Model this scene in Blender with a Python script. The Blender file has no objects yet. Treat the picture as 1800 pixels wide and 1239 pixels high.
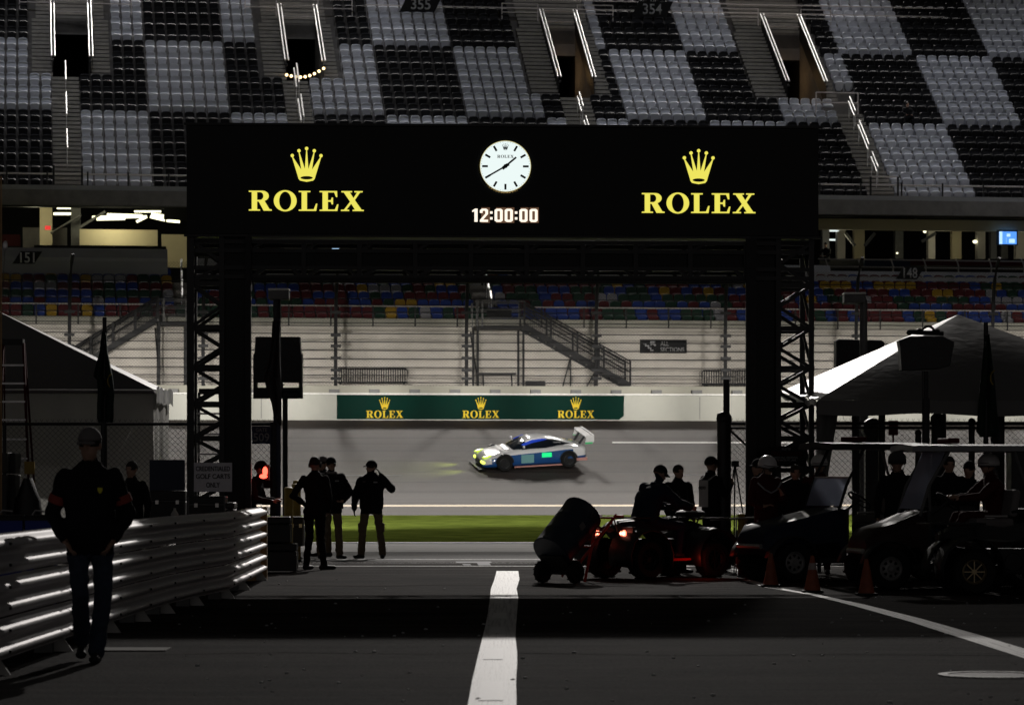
import bpy, bmesh, math, random
import numpy as np
from mathutils import Vector, Matrix, noise
R = math.radians
random.seed(7)
SC = bpy.context.scene
COL = SC.collection
F = 5800.0; CX = 900.0; HY = 840.0; HC = 1.45     # the photograph's focal length, centre, horizon and eye height

# ------------------------------------------------------------------ camera
cam_d = bpy.data.cameras.new('camera'); cam = bpy.data.objects.new('camera', cam_d); COL.objects.link(cam)
cam.location = (0, 0, HC); cam.rotation_euler = (R(90), 0, 0)
cam_d.sensor_width = 36; cam_d.lens = F/1800*36
cam_d.shift_y = (HY-619.5)/1800
cam_d.clip_start = .5; cam_d.clip_end = 2000
cam_d.dof.use_dof = True; cam_d.dof.focus_distance = 51.5; cam_d.dof.aperture_fstop = 5.6
SC.camera = cam
# ------------------------------------------------------------------ night sky
w = bpy.data.worlds.new('World'); SC.world = w; w.use_nodes = True
nt = w.node_tree
sky = nt.nodes.new('ShaderNodeTexSky'); sky.sky_type = 'NISHITA'; sky.sun_disc = False
sky.sun_elevation = R(-4); sky.sun_rotation = R(180)
bg = nt.nodes['Background']; bg.inputs['Strength'].default_value = .02
nt.links.new(sky.outputs['Color'], bg.inputs['Color'])
# fill added behind the camera: a glow low to the south, dim elsewhere
glow = nt.nodes.new('ShaderNodeBackground'); glow.inputs['Color'].default_value = (1, .95, .93, 1)
tc = nt.nodes.new('ShaderNodeTexCoord'); sp_ = nt.nodes.new('ShaderNodeSeparateXYZ'); nt.links.new(tc.outputs['Generated'], sp_.inputs[0])
def mth(op, a_, b_):
    m_ = nt.nodes.new('ShaderNodeMath'); m_.operation = op
    for i_, v_ in enumerate((a_, b_)):
        if v_ is None: continue
        if isinstance(v_, (int, float)): m_.inputs[i_].default_value = v_
        else: nt.links.new(v_, m_.inputs[i_])
    return m_.outputs[0]
south = mth('MAXIMUM', mth('MULTIPLY', sp_.outputs[1], -1), 0)
low = mth('POWER', mth('SUBTRACT', 1, mth('ABSOLUTE', sp_.outputs[2], None)), 5)
nt.links.new(mth('ADD', mth('MULTIPLY', mth('MULTIPLY', south, low), .17), .011), glow.inputs['Strength'])
ad = nt.nodes.new('ShaderNodeAddShader'); nt.links.new(bg.outputs[0], ad.inputs[0]); nt.links.new(glow.outputs[0], ad.inputs[1])
nt.links.new(ad.outputs[0], nt.nodes['World Output'].inputs['Surface'])
# ------------------------------------------------------------------ flood lights of the circuit, and added fill spots
def spot(name, loc, target, watts, cone, blend=.5, radius=.25, col=(1, .93, .84)):
    l = bpy.data.lights.new(name, 'SPOT'); o = bpy.data.objects.new(name, l); COL.objects.link(o)
    o.location = loc; d = Vector(target)-Vector(loc)
    o.rotation_euler = d.to_track_quat('-Z', 'Y').to_euler()
    l.energy = watts; l.spot_size = R(cone); l.spot_blend = blend; l.shadow_soft_size = radius; l.color = col
    return o
# paddock mast beyond the gate, shining back at the road
spot('mast_flood', (1.5, 86, 18.3), (0, 12, 0), 30000, 52, .55, .22, (1, .95, .90))
spot('mast_flood', (9.5, 86, 18.3), (5, 12, 0), 5500, 50, .6, .8, (1, .95, .90))
# unseen fill spots added to brighten the grass
for x in (-14, 14):
    spot('grass_fill', (x, 84, 19), (x*1.1, 100, 0), 34000, 78, .6, .3, (1, .97, .90))
# grandstand roof floods, shining down on the track over the heads of the upper deck
for x in (-48, -16, 16, 48):
    spot('roof_flood', (x, 200+x*.12, 56), (x*.75, 122, 1), 160000, 31, .5, 4.0, (1, .95, .88))
# infield floods, washing the outer wall and the concrete behind it
for i in range(-9, 10):
    spot('infield_flood', (i*3.6, 97, 5), (i*3.66, 142, 5.3), 38000, 11.4, 1, .3, (1, .95, .87))
for x in (-14, 3, 20):   # low ones added to brighten the side of the car
    spot('infield_flood', (x, 97, 2), (x, 128, 2.3), 9000, 22, 1, .3, (1, .96, .9))
# unseen fill spots added high up to light the upper deck seats
for x in (-28, -14, 0, 14, 28):
    spot('deck_fill', (x, 112, 75), (x*1.1, 161.5, 20.8), 16500, 23, .6, .5, (.88, .91, 1))
# unseen spots added above the stand so the handrails glint
for x in (-36, -24, -12, 0, 12, 24, 36):
    spot('rail_glint_fill', (x, 190+x*.14, 60), (x*.98, 163+x*.14, 20), 24000, 24, .5, .5, (1, .97, .93))
SC.view_settings.view_transform = 'Standard'; SC.view_settings.look = 'None'
SC.view_settings.exposure = 0; SC.view_settings.gamma = 1
SC.render.engine = 'CYCLES'
SC.cycles.max_bounces = 5; SC.cycles.diffuse_bounces = 2; SC.cycles.glossy_bounces = 2
SC.cycles.transmission_bounces = 4; SC.cycles.transparent_max_bounces = 8
SC.cycles.use_denoising = True; SC.cycles.caustics_reflective = False; SC.cycles.caustics_refractive = False
SC.cycles.sample_clamp_indirect = 4

# ------------------------------------------------------------------ materials
def mat(name, col, rough=.6, metal=0., emit=None, estr=1., var=0., vscale=3., bump=0., bscale=40., spec=None, coat=0., var2=None, alpha=None, transl=0.):
    m = bpy.data.materials.new(name); m.use_nodes = True
    t = m.node_tree; b = t.nodes['Principled BSDF']
    b.inputs['Base Color'].default_value = (*col, 1); b.inputs['Roughness'].default_value = rough
    b.inputs['Metallic'].default_value = metal
    if spec is not None: b.inputs['Specular IOR Level'].default_value = spec
    if coat: b.inputs['Coat Weight'].default_value = coat; b.inputs['Coat Roughness'].default_value = .08
    if emit: b.inputs['Emission Color'].default_value = (*emit, 1); b.inputs['Emission Strength'].default_value = estr
    if var or bump:
        tc = t.nodes.new('ShaderNodeTexCoord')
    if var:
        n = t.nodes.new('ShaderNodeTexNoise'); n.inputs['Scale'].default_value = vscale; n.inputs['Detail'].default_value = 6
        n.inputs['Roughness'].default_value = .65
        t.links.new(tc.outputs['Object'], n.inputs['Vector'])
        r = t.nodes.new('ShaderNodeValToRGB')
        lo = tuple(c*(1-var) for c in col); hi = tuple(min(1, c*(1+var)) for c in (var2 or col))
        r.color_ramp.elements[0].position = .3; r.color_ramp.elements[1].position = .72
        r.color_ramp.elements[0].color = (*lo, 1); r.color_ramp.elements[1].color = (*hi, 1)
        t.links.new(n.outputs['Fac'], r.inputs['Fac']); t.links.new(r.outputs['Color'], b.inputs['Base Color'])
        mr = t.nodes.new('ShaderNodeMapRange'); mr.inputs['To Min'].default_value = max(.03, rough-.1); mr.inputs['To Max'].default_value = min(1, rough+.1)
        t.links.new(n.outputs['Fac'], mr.inputs['Value']); t.links.new(mr.outputs['Result'], b.inputs['Roughness'])
    if bump:
        n2 = t.nodes.new('ShaderNodeTexNoise'); n2.inputs['Scale'].default_value = bscale; n2.inputs['Detail'].default_value = 4
        t.links.new(tc.outputs['Object'], n2.inputs['Vector'])
        bp = t.nodes.new('ShaderNodeBump'); bp.inputs['Strength'].default_value = bump; bp.inputs['Distance'].default_value = .02
        t.links.new(n2.outputs['Fac'], bp.inputs['Height']); t.links.new(bp.outputs['Normal'], b.inputs['Normal'])
    if transl:
        tr = t.nodes.new('ShaderNodeBsdfTranslucent'); tr.inputs['Color'].default_value = (*col, 1)
        mx = t.nodes.new('ShaderNodeMixShader'); mx.inputs['Fac'].default_value = transl
        out = t.nodes['Material Output']
        t.links.new(b.outputs['BSDF'], mx.inputs[1]); t.links.new(tr.outputs['BSDF'], mx.inputs[2]); t.links.new(mx.outputs['Shader'], out.inputs['Surface'])
    return m
M = {}
M['black_metal'] = mat('black_metal', (.012, .012, .013), .5, 0, var=.3, vscale=5)
M['black_panel'] = mat('black_panel', (.004, .005, .005), .35, spec=.2)
M['dark_metal'] = mat('dark_metal', (.024, .024, .026), .6, 0, var=.3, vscale=6, spec=.25)
M['galv'] = mat('galvanised', (.62, .60, .60), .36, .75, var=.22, vscale=4, bump=.05, bscale=25)
M['rail_paint'] = mat('rail_paint', (.74, .72, .72), .58, .25)
M['fresh_paint'] = mat('fresh_paint', (.88, .87, .85), .6)
M['tent_wall'] = mat('tent_wall', (.68, .67, .63), .7, var=.12, vscale=1.5, transl=.3, bump=.4, bscale=3)
M['rail_white'] = mat('rail_white', (.62, .57, .56), .5, spec=.4)
M['steel'] = mat('steel', (.75, .72, .70), .3, .85)
M['hand_steel'] = mat('hand_steel', (.86, .85, .84), .42, .6)
M['grey_steel'] = mat('grey_steel', (.12, .12, .12), .55, .2, var=.25, vscale=3)
M['concrete'] = mat('concrete', (.60, .56, .51), .85, var=.16, vscale=.55, bump=.2, bscale=9)
M['wall_conc'] = mat('wall_conc', (.36, .35, .30), .8, var=.1, vscale=.5, bump=.1, bscale=6)
M['safer'] = mat('safer_white', (.37, .37, .33), .5, var=.1, vscale=.8)
M['step'] = mat('step_conc', (.17, .16, .15), .85, var=.25, vscale=1.5)
M['tread'] = mat('step_tread', (.30, .285, .26), .8, var=.2, vscale=2)
M['fascia'] = mat('fascia', (.28, .28, .285), .7, var=.06, vscale=2)
M['seat_white'] = mat('seat_light', (.60, .62, .69), .7, spec=.25, var=.10, vscale=.8)
M['seat_black'] = mat('seat_dark', (.012, .012, .015), .6, spec=.25, var=.2, vscale=.8)
M['seat_blue'] = mat('seat_blue', (.014, .037, .19), .75, spec=.15)
M['seat_red'] = mat('seat_red', (.075, .011, .014), .75, spec=.15)
M['seat_green'] = mat('seat_green', (.010, .034, .021), .75, spec=.15)
M['seat_yellow'] = mat('seat_yellow', (.28, .17, .016), .75, spec=.15)
M['seat_grey'] = mat('seat_grey', (.20, .20, .22), .75, spec=.15)
M['white_paint'] = mat('white_paint', (.80, .79, .77), .65, var=.14, vscale=9)
M['yellow_line'] = mat('yellow_line', (.85, .66, .42), .6, var=.1, vscale=2)
M['green_banner'] = mat('green_banner', (.0, .022, .015), .8, var=.15, vscale=.6, spec=.15)
M['gold'] = mat('gold_print', (.72, .52, .03), .7, spec=.2)
M['gold_metal'] = mat('gold_metal', (.75, .58, .25), .28, 1)
M['lamp_yellow'] = mat('lit_yellow', (.1, .1, .02), .5, emit=(.90, .82, .12), estr=.95)
M['lamp_white'] = mat('lit_white', (.1, .1, .1), .5, emit=(.86, .97, .95), estr=.98)
M['lamp_digit'] = mat('lit_digit', (.1, .1, .1), .5, emit=(1, .88, .72), estr=1.25)
M['digit_back'] = mat('digit_back', (.05, .035, .03), .5, emit=(.30, .16, .09), estr=.35)
M['tube'] = mat('tube_light', (.8, .8, .7), .5, emit=(1, .95, .62), estr=2.2)
M['warm_wall'] = mat('warm_wall', (.50, .43, .28), .8, var=.08, vscale=.8)
M['warm_bulb'] = mat('warm_bulb', (.8, .7, .5), .5, emit=(1, .72, .36), estr=3)
M['red_lamp'] = mat('red_lamp', (.4, .02, .02), .4, emit=(1, .07, .04), estr=5)
M['tail_lamp'] = mat('tail_lamp', (.5, .05, .03), .3, emit=(1, .16, .09), estr=5)
M['tail_core'] = mat('tail_core', (.8, .3, .2), .3, emit=(1, .45, .33), estr=9)
M['screen'] = mat('screen', (.02, .02, .05), .3, emit=(.10, .34, 1), estr=1.1)
M['screen_pale'] = mat('screen_pale', (.02, .02, .05), .3, emit=(.45, .7, 1), estr=1.3)
M['exit_red'] = mat('exit_red', (.3, .02, .02), .4, emit=(1, .06, .05), estr=.8)
M['tent'] = mat('tent_shaded_cloth', (.15, .147, .142), .6, var=.05, vscale=2, bump=.25, bscale=5, transl=.07)  # darker copy of the tent cloth, with the front slopes' shade in its colour
M['tent_lit'] = mat('tent_lit_cloth', (.62, .62, .62), .5, var=.3, vscale=2.2, bump=.6, bscale=5, transl=.05)  # paler copy of the same cloth, with the slopes' floodlight in its colour
M['jacket'] = mat('black_cloth', (.010, .010, .012), .9, spec=.2)
M['navy'] = mat('navy_cloth', (.012, .017, .035), .85, spec=.25)
M['jeans'] = mat('blue_jeans', (.05, .065, .10), .9, var=.3, vscale=14, spec=.15)
M['khaki'] = mat('khaki_cloth', (.16, .125, .085), .9, var=.15, vscale=20, spec=.2)
M['crew_red'] = mat('maroon_cloth', (.06, .012, .012), .85, spec=.2)
M['skin'] = mat('skin', (.42, .25, .18), .55)
M['shoe'] = mat('shoe', (.02, .02, .022), .6)
M['hair'] = mat('hair', (.02, .014, .01), .7)
M['pale'] = mat('pale_cloth', (.55, .54, .52), .8)
M['cap_grey'] = mat('cap_grey', (.17, .155, .155), .85)
M['armband'] = mat('red_band', (.30, .045, .03), .8)
M['yellow_patch'] = mat('yellow_patch', (.75, .68, .04), .7)
M['helmet_w'] = mat('helmet_shell', (.62, .60, .60), .3, coat=.5)
M['rubber'] = mat('rubber', (.012, .012, .012), .75, bump=.3, bscale=30, spec=.3)
M['wheel_w'] = mat('wheel_steel', (.38, .38, .38), .45, .4)
M['wheel_b'] = mat('wheel_brass', (.42, .33, .2), .35, .7)
M['plastic'] = mat('black_plastic', (.010, .010, .011), .55, var=.2, vscale=8)
M['cart_blue'] = mat('cart_blue', (.006, .014, .036), .55, spec=.3)
M['cart_red'] = mat('cart_maroon', (.022, .008, .007), .55, spec=.3)
M['roof_grey'] = mat('cart_roof', (.26, .26, .27), .42)
M['drum'] = mat('drum_navy', (.012, .020, .035), .45, var=.2, vscale=4)
M['red_paint'] = mat('red_paint', (.55, .03, .015), .4)
M['cone'] = mat('cone_orange', (.30, .065, .02), .5, var=.3, vscale=10)
M['cone_band'] = mat('cone_band', (.42, .35, .33), .5)
M['yellow_post'] = mat('yellow_post', (.36, .24, .03), .5, var=.2, vscale=5)
M['sign_white'] = mat('sign_white', (.72, .70, .75), .6, var=.08, vscale=4)
M['sign_navy'] = mat('sign_navy', (.02, .03, .07), .5)
M['sign_dark'] = mat('sign_dark', (.014, .014, .015), .7, spec=.12)
M['ink'] = mat('ink', (.02, .02, .02), .6)
M['letter_grey'] = mat('letter_grey', (.35, .35, .36), .6)
M['letter_pale'] = mat('letter_pale', (.55, .55, .56), .6)
M['bin_blue'] = mat('bin_blue', (.004, .03, .35), .4, coat=.3)
M['flag_dark'] = mat('flag_dark', (.006, .020, .013), .8, transl=.03)
M['flag_grey'] = mat('flag_grey', (.05, .05, .052), .8, transl=.05)
M['flag_gold'] = mat('flag_gold', (.30, .22, .03), .8)
M['case'] = mat('case_black', (.016, .016, .017), .5, var=.3, vscale=10, bump=.2, bscale=60)
M['tyre_black'] = mat('tyre_black', (.012, .011, .011), 1, spec=0)
M['wood'] = mat('plywood', (.42, .26, .12), .7, var=.25, vscale=3)
M['car_white'] = mat('car_white', (.85, .85, .88), .18, coat=1)
M['car_blue'] = mat('car_blue', (.012, .085, .30), .2, coat=1)
M['car_bright'] = mat('car_bright', (.02, .08, .75), .25, coat=1)
M['car_pink'] = mat('car_pink', (.7, .35, .32), .3)
M['car_dark'] = mat('car_dark', (.02, .022, .026), .3)
M['car_green'] = mat('car_green', (.04, .5, .16), .4)
M['car_teal'] = mat('car_teal', (.20, .45, .48), .4)
M['car_glass'] = mat('car_glass', (.008, .012, .018), .06, coat=1)
M['car_num'] = mat('lit_number', (.02, .3, .1), .4, emit=(.01, .95, .28), estr=.9)
M['car_lamp'] = mat('lit_head', (.5, .5, .1), .3, emit=(.80, 1, .10), estr=2.6)
M['car_lamp2'] = mat('lit_head_low', (.5, .5, .1), .3, emit=(.62, .88, .05), estr=.9)

def glass_mat():
    m = bpy.data.materials.new('windscreen'); m.use_nodes = True; t = m.node_tree
    b = t.nodes['Principled BSDF']; b.inputs['Base Color'].default_value = (.75, .8, .9, 1); b.inputs['Roughness'].default_value = .25
    b.inputs['Alpha'].default_value = .42
    tr = t.nodes.new('ShaderNodeBsdfTranslucent'); tr.inputs['Color'].default_value = (.8, .85, 1, 1); mx = t.nodes.new('ShaderNodeMixShader'); mx.inputs[0].default_value = .7
    out = t.nodes['Material Output']; t.links.new(b.outputs[0], mx.inputs[1]); t.links.new(tr.outputs[0], mx.inputs[2]); t.links.new(mx.outputs[0], out.inputs['Surface'])
    n = t.nodes.new('ShaderNodeTexNoise'); n.inputs['Scale'].default_value = 3.5; n.inputs['Detail'].default_value = 5
    tc = t.nodes.new('ShaderNodeTexCoord'); t.links.new(tc.outputs['Object'], n.inputs['Vector'])
    mr = t.nodes.new('ShaderNodeMapRange'); mr.inputs['To Min'].default_value = .2; mr.inputs['To Max'].default_value = .55
    t.links.new(n.outputs['Fac'], mr.inputs['Value']); t.links.new(mr.outputs['Result'], b.inputs['Alpha'])
    return m
M['windscreen'] = glass_mat()

def ground_mat(name, c1, c2, rough, grain=220, patch=.25, streak=None, spec=.5, bump=.35, crack=.55):
    """asphalt: pale aggregate specks, large patches, long streaks, cracks"""
    m = bpy.data.materials.new(name); m.use_nodes = True; t = m.node_tree; b = t.nodes['Principled BSDF']
    tc = t.nodes.new('ShaderNodeTexCoord')
    def nz(scale, det=4, mp=None):
        n = t.nodes.new('ShaderNodeTexNoise'); n.inputs['Scale'].default_value = scale; n.inputs['Detail'].default_value = det; n.inputs['Roughness'].default_value = .6
        if mp:
            q = t.nodes.new('ShaderNodeMapping'); q.inputs['Scale'].default_value = mp
            t.links.new(tc.outputs['Object'], q.inputs['Vector']); t.links.new(q.outputs['Vector'], n.inputs['Vector'])
        else: t.links.new(tc.outputs['Object'], n.inputs['Vector'])
        return n
    g = nz(grain*.25, 3); p = nz(patch, 5); s = nz(1, 5, streak or (.25, 2.2, 1))
    def mix(a, bb, f):
        x = t.nodes.new('ShaderNodeMix'); x.data_type = 'FLOAT'; x.inputs[0].default_value = f
        t.links.new(a, x.inputs[2]); t.links.new(bb, x.inputs[3]); return x.outputs[0]
    v = mix(mix(p.outputs['Fac'], s.outputs['Fac'], .5), g.outputs['Fac'], .42)
    r = t.nodes.new('ShaderNodeValToRGB'); r.color_ramp.elements[0].position = .42; r.color_ramp.elements[1].position = .58
    r.color_ramp.elements[0].color = (*c1, 1); r.color_ramp.elements[1].color = (*c2, 1)
    t.links.new(v, r.inputs['Fac'])
    # cracks
    vo = t.nodes.new('ShaderNodeTexVoronoi'); vo.feature = 'DISTANCE_TO_EDGE'; vo.inputs['Scale'].default_value = .22
    wn = nz(.8, 5); mm = t.nodes.new('ShaderNodeMix'); mm.data_type = 'VECTOR'; mm.inputs[0].default_value = .25
    t.links.new(tc.outputs['Object'], mm.inputs[4]); t.links.new(wn.outputs['Color'], mm.inputs[5]); t.links.new(mm.outputs[1], vo.inputs['Vector'])
    lt = t.nodes.new('ShaderNodeMapRange'); lt.inputs['From Min'].default_value = .0; lt.inputs['From Max'].default_value = .002
    lt.inputs['To Min'].default_value = crack; lt.inputs['To Max'].default_value = 1
    t.links.new(vo.outputs['Distance'], lt.inputs['Value'])
    mu = t.nodes.new('ShaderNodeMix'); mu.data_type = 'RGBA'; mu.blend_type = 'MULTIPLY'; mu.inputs[0].default_value = 1
    t.links.new(r.outputs['Color'], mu.inputs[6]); t.links.new(lt.outputs['Result'], mu.inputs[7])
    t.links.new(mu.outputs[2], b.inputs['Base Color'])
    b.inputs['Roughness'].default_value = rough; b.inputs['Specular IOR Level'].default_value = spec
    bp = t.nodes.new('ShaderNodeBump'); bp.inputs['Strength'].default_value = bump; bp.inputs['Distance'].default_value = .012
    t.links.new(g.outputs['Fac'], bp.inputs['Height'])
    g2 = nz(7, 5); b2 = t.nodes.new('ShaderNodeBump'); b2.inputs['Strength'].default_value = min(1, bump*.55); b2.inputs['Distance'].default_value = .03
    t.links.new(g2.outputs['Fac'], b2.inputs['Height']); t.links.new(bp.outputs['Normal'], b2.inputs['Normal']); t.links.new(b2.outputs['Normal'], b.inputs['Normal'])
    # reddish rubber and dust tint in broad patches
    tn = nz(.9, 4); tr_ = t.nodes.new('ShaderNodeMapRange'); tr_.inputs['From Min'].default_value = .45; tr_.inputs['From Max'].default_value = .7; tr_.inputs['To Max'].default_value = .5
    t.links.new(tn.outputs['Fac'], tr_.inputs['Value']); m3 = t.nodes.new('ShaderNodeMix'); m3.data_type = 'RGBA'; m3.blend_type = 'MULTIPLY'
    m3.inputs[7].default_value = (1, .80, .78, 1); t.links.new(tr_.outputs['Result'], m3.inputs[0]); t.links.new(mu.outputs[2], m3.inputs[6]); t.links.new(m3.outputs[2], b.inputs['Base Color'])
    return m
M['asphalt'] = ground_mat('asphalt', (.006, .0055, .0055), (.060, .053, .050), .92, grain=130, patch=.5, spec=.03, bump=1.0)
M['pit_asphalt'] = ground_mat('pit_asphalt', (.018, .018, .018), (.085, .082, .082), .8, patch=.5, grain=130, spec=.2, bump=.9)
M['apron'] = ground_mat('apron_concrete', (.15, .145, .15), (.26, .25, .25), .7, patch=.5, streak=(.05, 1, 1), spec=.2)
def track_mat():
    m = ground_mat('track_asphalt', (.054, .045, .043), (.098, .084, .079), .75, grain=90, patch=.12, streak=(.03, 1.4, 1), spec=.25, crack=1.)
    t = m.node_tree; b = t.nodes['Principled BSDF']
    src = b.inputs['Base Color'].links[0].from_socket
    tc = [n for n in t.nodes if n.type == 'TEX_COORD'][0]
    sp = t.nodes.new('ShaderNodeSeparateXYZ'); t.links.new(tc.outputs['Object'], sp.inputs['Vector'])
    mr = t.nodes.new('ShaderNodeMapRange'); mr.inputs['From Min'].default_value = 119*math.cos(R(6)); mr.inputs['From Max'].default_value = 138*math.cos(R(6))
    t.links.new(sp.outputs['Y'], mr.inputs['Value'])
    cr = t.nodes.new('ShaderNodeValToRGB'); cr.color_ramp.interpolation = 'LINEAR'
    es = cr.color_ramp.elements
    es[0].position = 0; es[0].color = (1, 1, 1, 1); es[1].position = 1; es[1].color = (1, 1, 1, 1)
    for d in (124.4, 126.1, 127.9, 129.7, 131.4, 132.6, 133.6, 134.2):
        q = (d-119)/19
        for dd, c in ((-.0055, 1), (-.0026, .42), (.0026, .42), (.0055, 1)):
            e = es.new(q+dd); v = c*(1 if c < 1 else random.uniform(.9, 1.0)); e.color = (v, v, v, 1)
            if len(es) > 30: break
        if len(es) > 30: break
    mu = t.nodes.new('ShaderNodeMix'); mu.data_type = 'RGBA'; mu.blend_type = 'MULTIPLY'; mu.inputs[0].default_value = 1
    t.links.new(mr.outputs['Result'], cr.inputs['Fac']); t.links.new(src, mu.inputs[6]); t.links.new(cr.outputs['Color'], mu.inputs[7])
    t.links.new(mu.outputs[2], b.inputs['Base Color'])
    return m
M['track'] = track_mat()
M['grass'] = mat('turf', (.11, .15, .028), 1.0, var=.45, vscale=.9, bump=1, bscale=30, var2=(.15, .19, .035), spec=0)
def worn_paint():
    m = mat('worn_paint', (.78, .77, .75), .6)
    t = m.node_tree; b = t.nodes['Principled BSDF']; tc = t.nodes.new('ShaderNodeTexCoord')
    mp = t.nodes.new('ShaderNodeMapping'); mp.inputs['Scale'].default_value = (30, .5, 1); t.links.new(tc.outputs['Object'], mp.inputs['Vector'])
    n = t.nodes.new('ShaderNodeTexNoise'); n.inputs['Scale'].default_value = 1; n.inputs['Detail'].default_value = 6; n.inputs['Roughness'].default_value = .7
    t.links.new(mp.outputs['Vector'], n.inputs['Vector'])
    n2 = t.nodes.new('ShaderNodeTexNoise'); n2.inputs['Scale'].default_value = 45; n2.inputs['Detail'].default_value = 3; t.links.new(tc.outputs['Object'], n2.inputs['Vector'])
    ad = t.nodes.new('ShaderNodeMix'); ad.data_type = 'FLOAT'; ad.inputs[0].default_value = .3
    t.links.new(n.outputs['Fac'], ad.inputs[2]); t.links.new(n2.outputs['Fac'], ad.inputs[3])
    r = t.nodes.new('ShaderNodeValToRGB'); r.color_ramp.elements[0].position = .33; r.color_ramp.elements[0].color = (.26, .24, .235, 1)
    r.color_ramp.elements[1].position = .52; r.color_ramp.elements[1].color = (.80, .79, .77, 1)
    t.links.new(ad.outputs[0], r.inputs['Fac']); t.links.new(r.outputs['Color'], b.inputs['Base Color'])
    return m
M['worn_paint'] = worn_paint()

# ------------------------------------------------------------------ helpers
ORG = {}
def tag(o, label=None, cat=None, group=None, kind=None):
    if label: o['label'] = label
    if cat: o['category'] = cat
    if group: o['group'] = group
    if kind: o['kind'] = kind
    return o
def thing(name, label, cat, loc=(0, 0, 0), rz=0, group=None, world=True):
    o = bpy.data.objects.new(name, None); COL.objects.link(o); o.location = loc; o.rotation_euler = (0, 0, rz)
    o.empty_display_size = .2
    if world: ORG[o.name] = Vector(loc)
    return tag(o, label, cat, group)
def off(parent):
    while parent is not None:
        if parent.name in ORG: return ORG[parent.name]
        parent = parent.parent
    return Vector((0, 0, 0))
def link(me, name, parent=None, mats=()):
    o = bpy.data.objects.new(name, me); COL.objects.link(o); o.parent = parent
    for m in mats: me.materials.append(m)
    return o
class MB:
    def __init__(s): s.v = []; s.f = []; s.m = []; s.cur = 0
    def add(s, vs, fs):
        b = len(s.v); s.v += [tuple(v) for v in vs]; s.f += [tuple(i+b for i in f) for f in fs]; s.m += [s.cur]*len(fs); return s
    def box(s, c, d, rz=0, rot=None):
        c = Vector(c); mt = rot if rot else Matrix.Rotation(rz, 3, 'Z'); h = [x/2 for x in d]
        vs = [c+mt@Vector((sx*h[0], sy*h[1], sz*h[2])) for sz in (-1, 1) for sy in (-1, 1) for sx in (-1, 1)]
        return s.add(vs, [(0, 2, 3, 1), (4, 5, 7, 6), (0, 1, 5, 4), (2, 6, 7, 3), (0, 4, 6, 2), (1, 3, 7, 5)])
    def bar(s, p, q, w, h=None, up=(0, 0, 1)):
        p = Vector(p); q = Vector(q); h = h or w; d = (q-p); L = d.length
        if L < 1e-6: return s
        d.normalize(); u = Vector(up)
        if abs(d.dot(u)) > .98: u = Vector((0, 1, 0))
        x = d.cross(u).normalized(); y = x.cross(d).normalized()
        vs = [a+x*(sx*w/2)+y*(sy*h/2) for a in (p, q) for sx, sy in ((-1, -1), (1, -1), (1, 1), (-1, 1))]
        return s.add(vs, [(0, 1, 2, 3), (7, 6, 5, 4), (0, 4, 5, 1), (1, 5, 6, 2), (2, 6, 7, 3), (3, 7, 4, 0)])
    def tube(s, p, q, r, n=8, r2=None, caps=True):
        p = Vector(p); q = Vector(q); r2 = r if r2 is None else r2; d = (q-p)
        if d.length < 1e-6: return s
        d.normalize(); u = Vector((0, 0, 1)) if abs(d.z) < .9 else Vector((1, 0, 0))
        x = d.cross(u).normalized(); y = x.cross(d)
        vs = [p+(x*math.cos(a)+y*math.sin(a))*r for a in [2*math.pi*i/n for i in range(n)]]+[q+(x*math.cos(a)+y*math.sin(a))*r2 for a in [2*math.pi*i/n for i in range(n)]]
        fs = [(i, i+n, (i+1) % n+n, (i+1) % n) for i in range(n)]
        if caps: fs += [tuple(range(n)), tuple(reversed(range(n, 2*n)))]
        return s.add(vs, fs)
    def path(s, pts, r, n=8, closed=False):
        pts = [Vector(p) for p in pts]; N = len(pts); rings = []
        for i, p in enumerate(pts):
            a = pts[(i-1) % N] if (i > 0 or closed) else p; b = pts[(i+1) % N] if (i < N-1 or closed) else p
            d = (b-a).normalized(); u = Vector((0, 0, 1)) if abs(d.z) < .93 else Vector((1, 0, 0))
            x = d.cross(u).normalized(); y = x.cross(d)
            rr = r[i] if isinstance(r, (list, tuple)) else r
            rings.append([p+(x*math.cos(2*math.pi*k/n)+y*math.sin(2*math.pi*k/n))*rr for k in range(n)])
        vs = [v for g in rings for v in g]; fs = []
        for i in range(N if closed else N-1):
            j = (i+1) % N
            fs += [(i*n+k, j*n+k, j*n+(k+1) % n, i*n+(k+1) % n) for k in range(n)]
        if not closed: fs += [tuple(range(n)), tuple(reversed(range((N-1)*n, N*n)))]
        return s.add(vs, fs)
    def lathe(s, prof, c, axis='Z', n=24, a0=0, a1=2*math.pi, rot=None):
        c = Vector(c); full = abs(a1-a0-2*math.pi) < 1e-4; K = n if full else n+1; vs = []
        for (r, z) in prof:
            for i in range(K):
                a = a0+(a1-a0)*i/n
                p = Vector((r*math.cos(a), r*math.sin(a), z))
                if axis == 'X': p = Vector((p.z, p.x, p.y))
                elif axis == 'Y': p = Vector((p.x, p.z, p.y))
                if rot: p = rot@p
                vs.append(c+p)
        fs = []
        for j in range(len(prof)-1):
            for i in range(n):
                i2 = (i+1) % K
                fs.append((j*K+i, j*K+i2, (j+1)*K+i2, (j+1)*K+i))
        return s.add(vs, fs)
    def loft(s, rings, cap=True):
        n = len(rings[0]); vs = [v for g in rings for v in g]; fs = []
        for j in range(len(rings)-1):
            fs += [(j*n+i, j*n+(i+1) % n, (j+1)*n+(i+1) % n, (j+1)*n+i) for i in range(n)]
        if cap: fs += [tuple(reversed(range(n))), tuple(range((len(rings)-1)*n, len(rings)*n))]
        return s.add(vs, fs)
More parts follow.
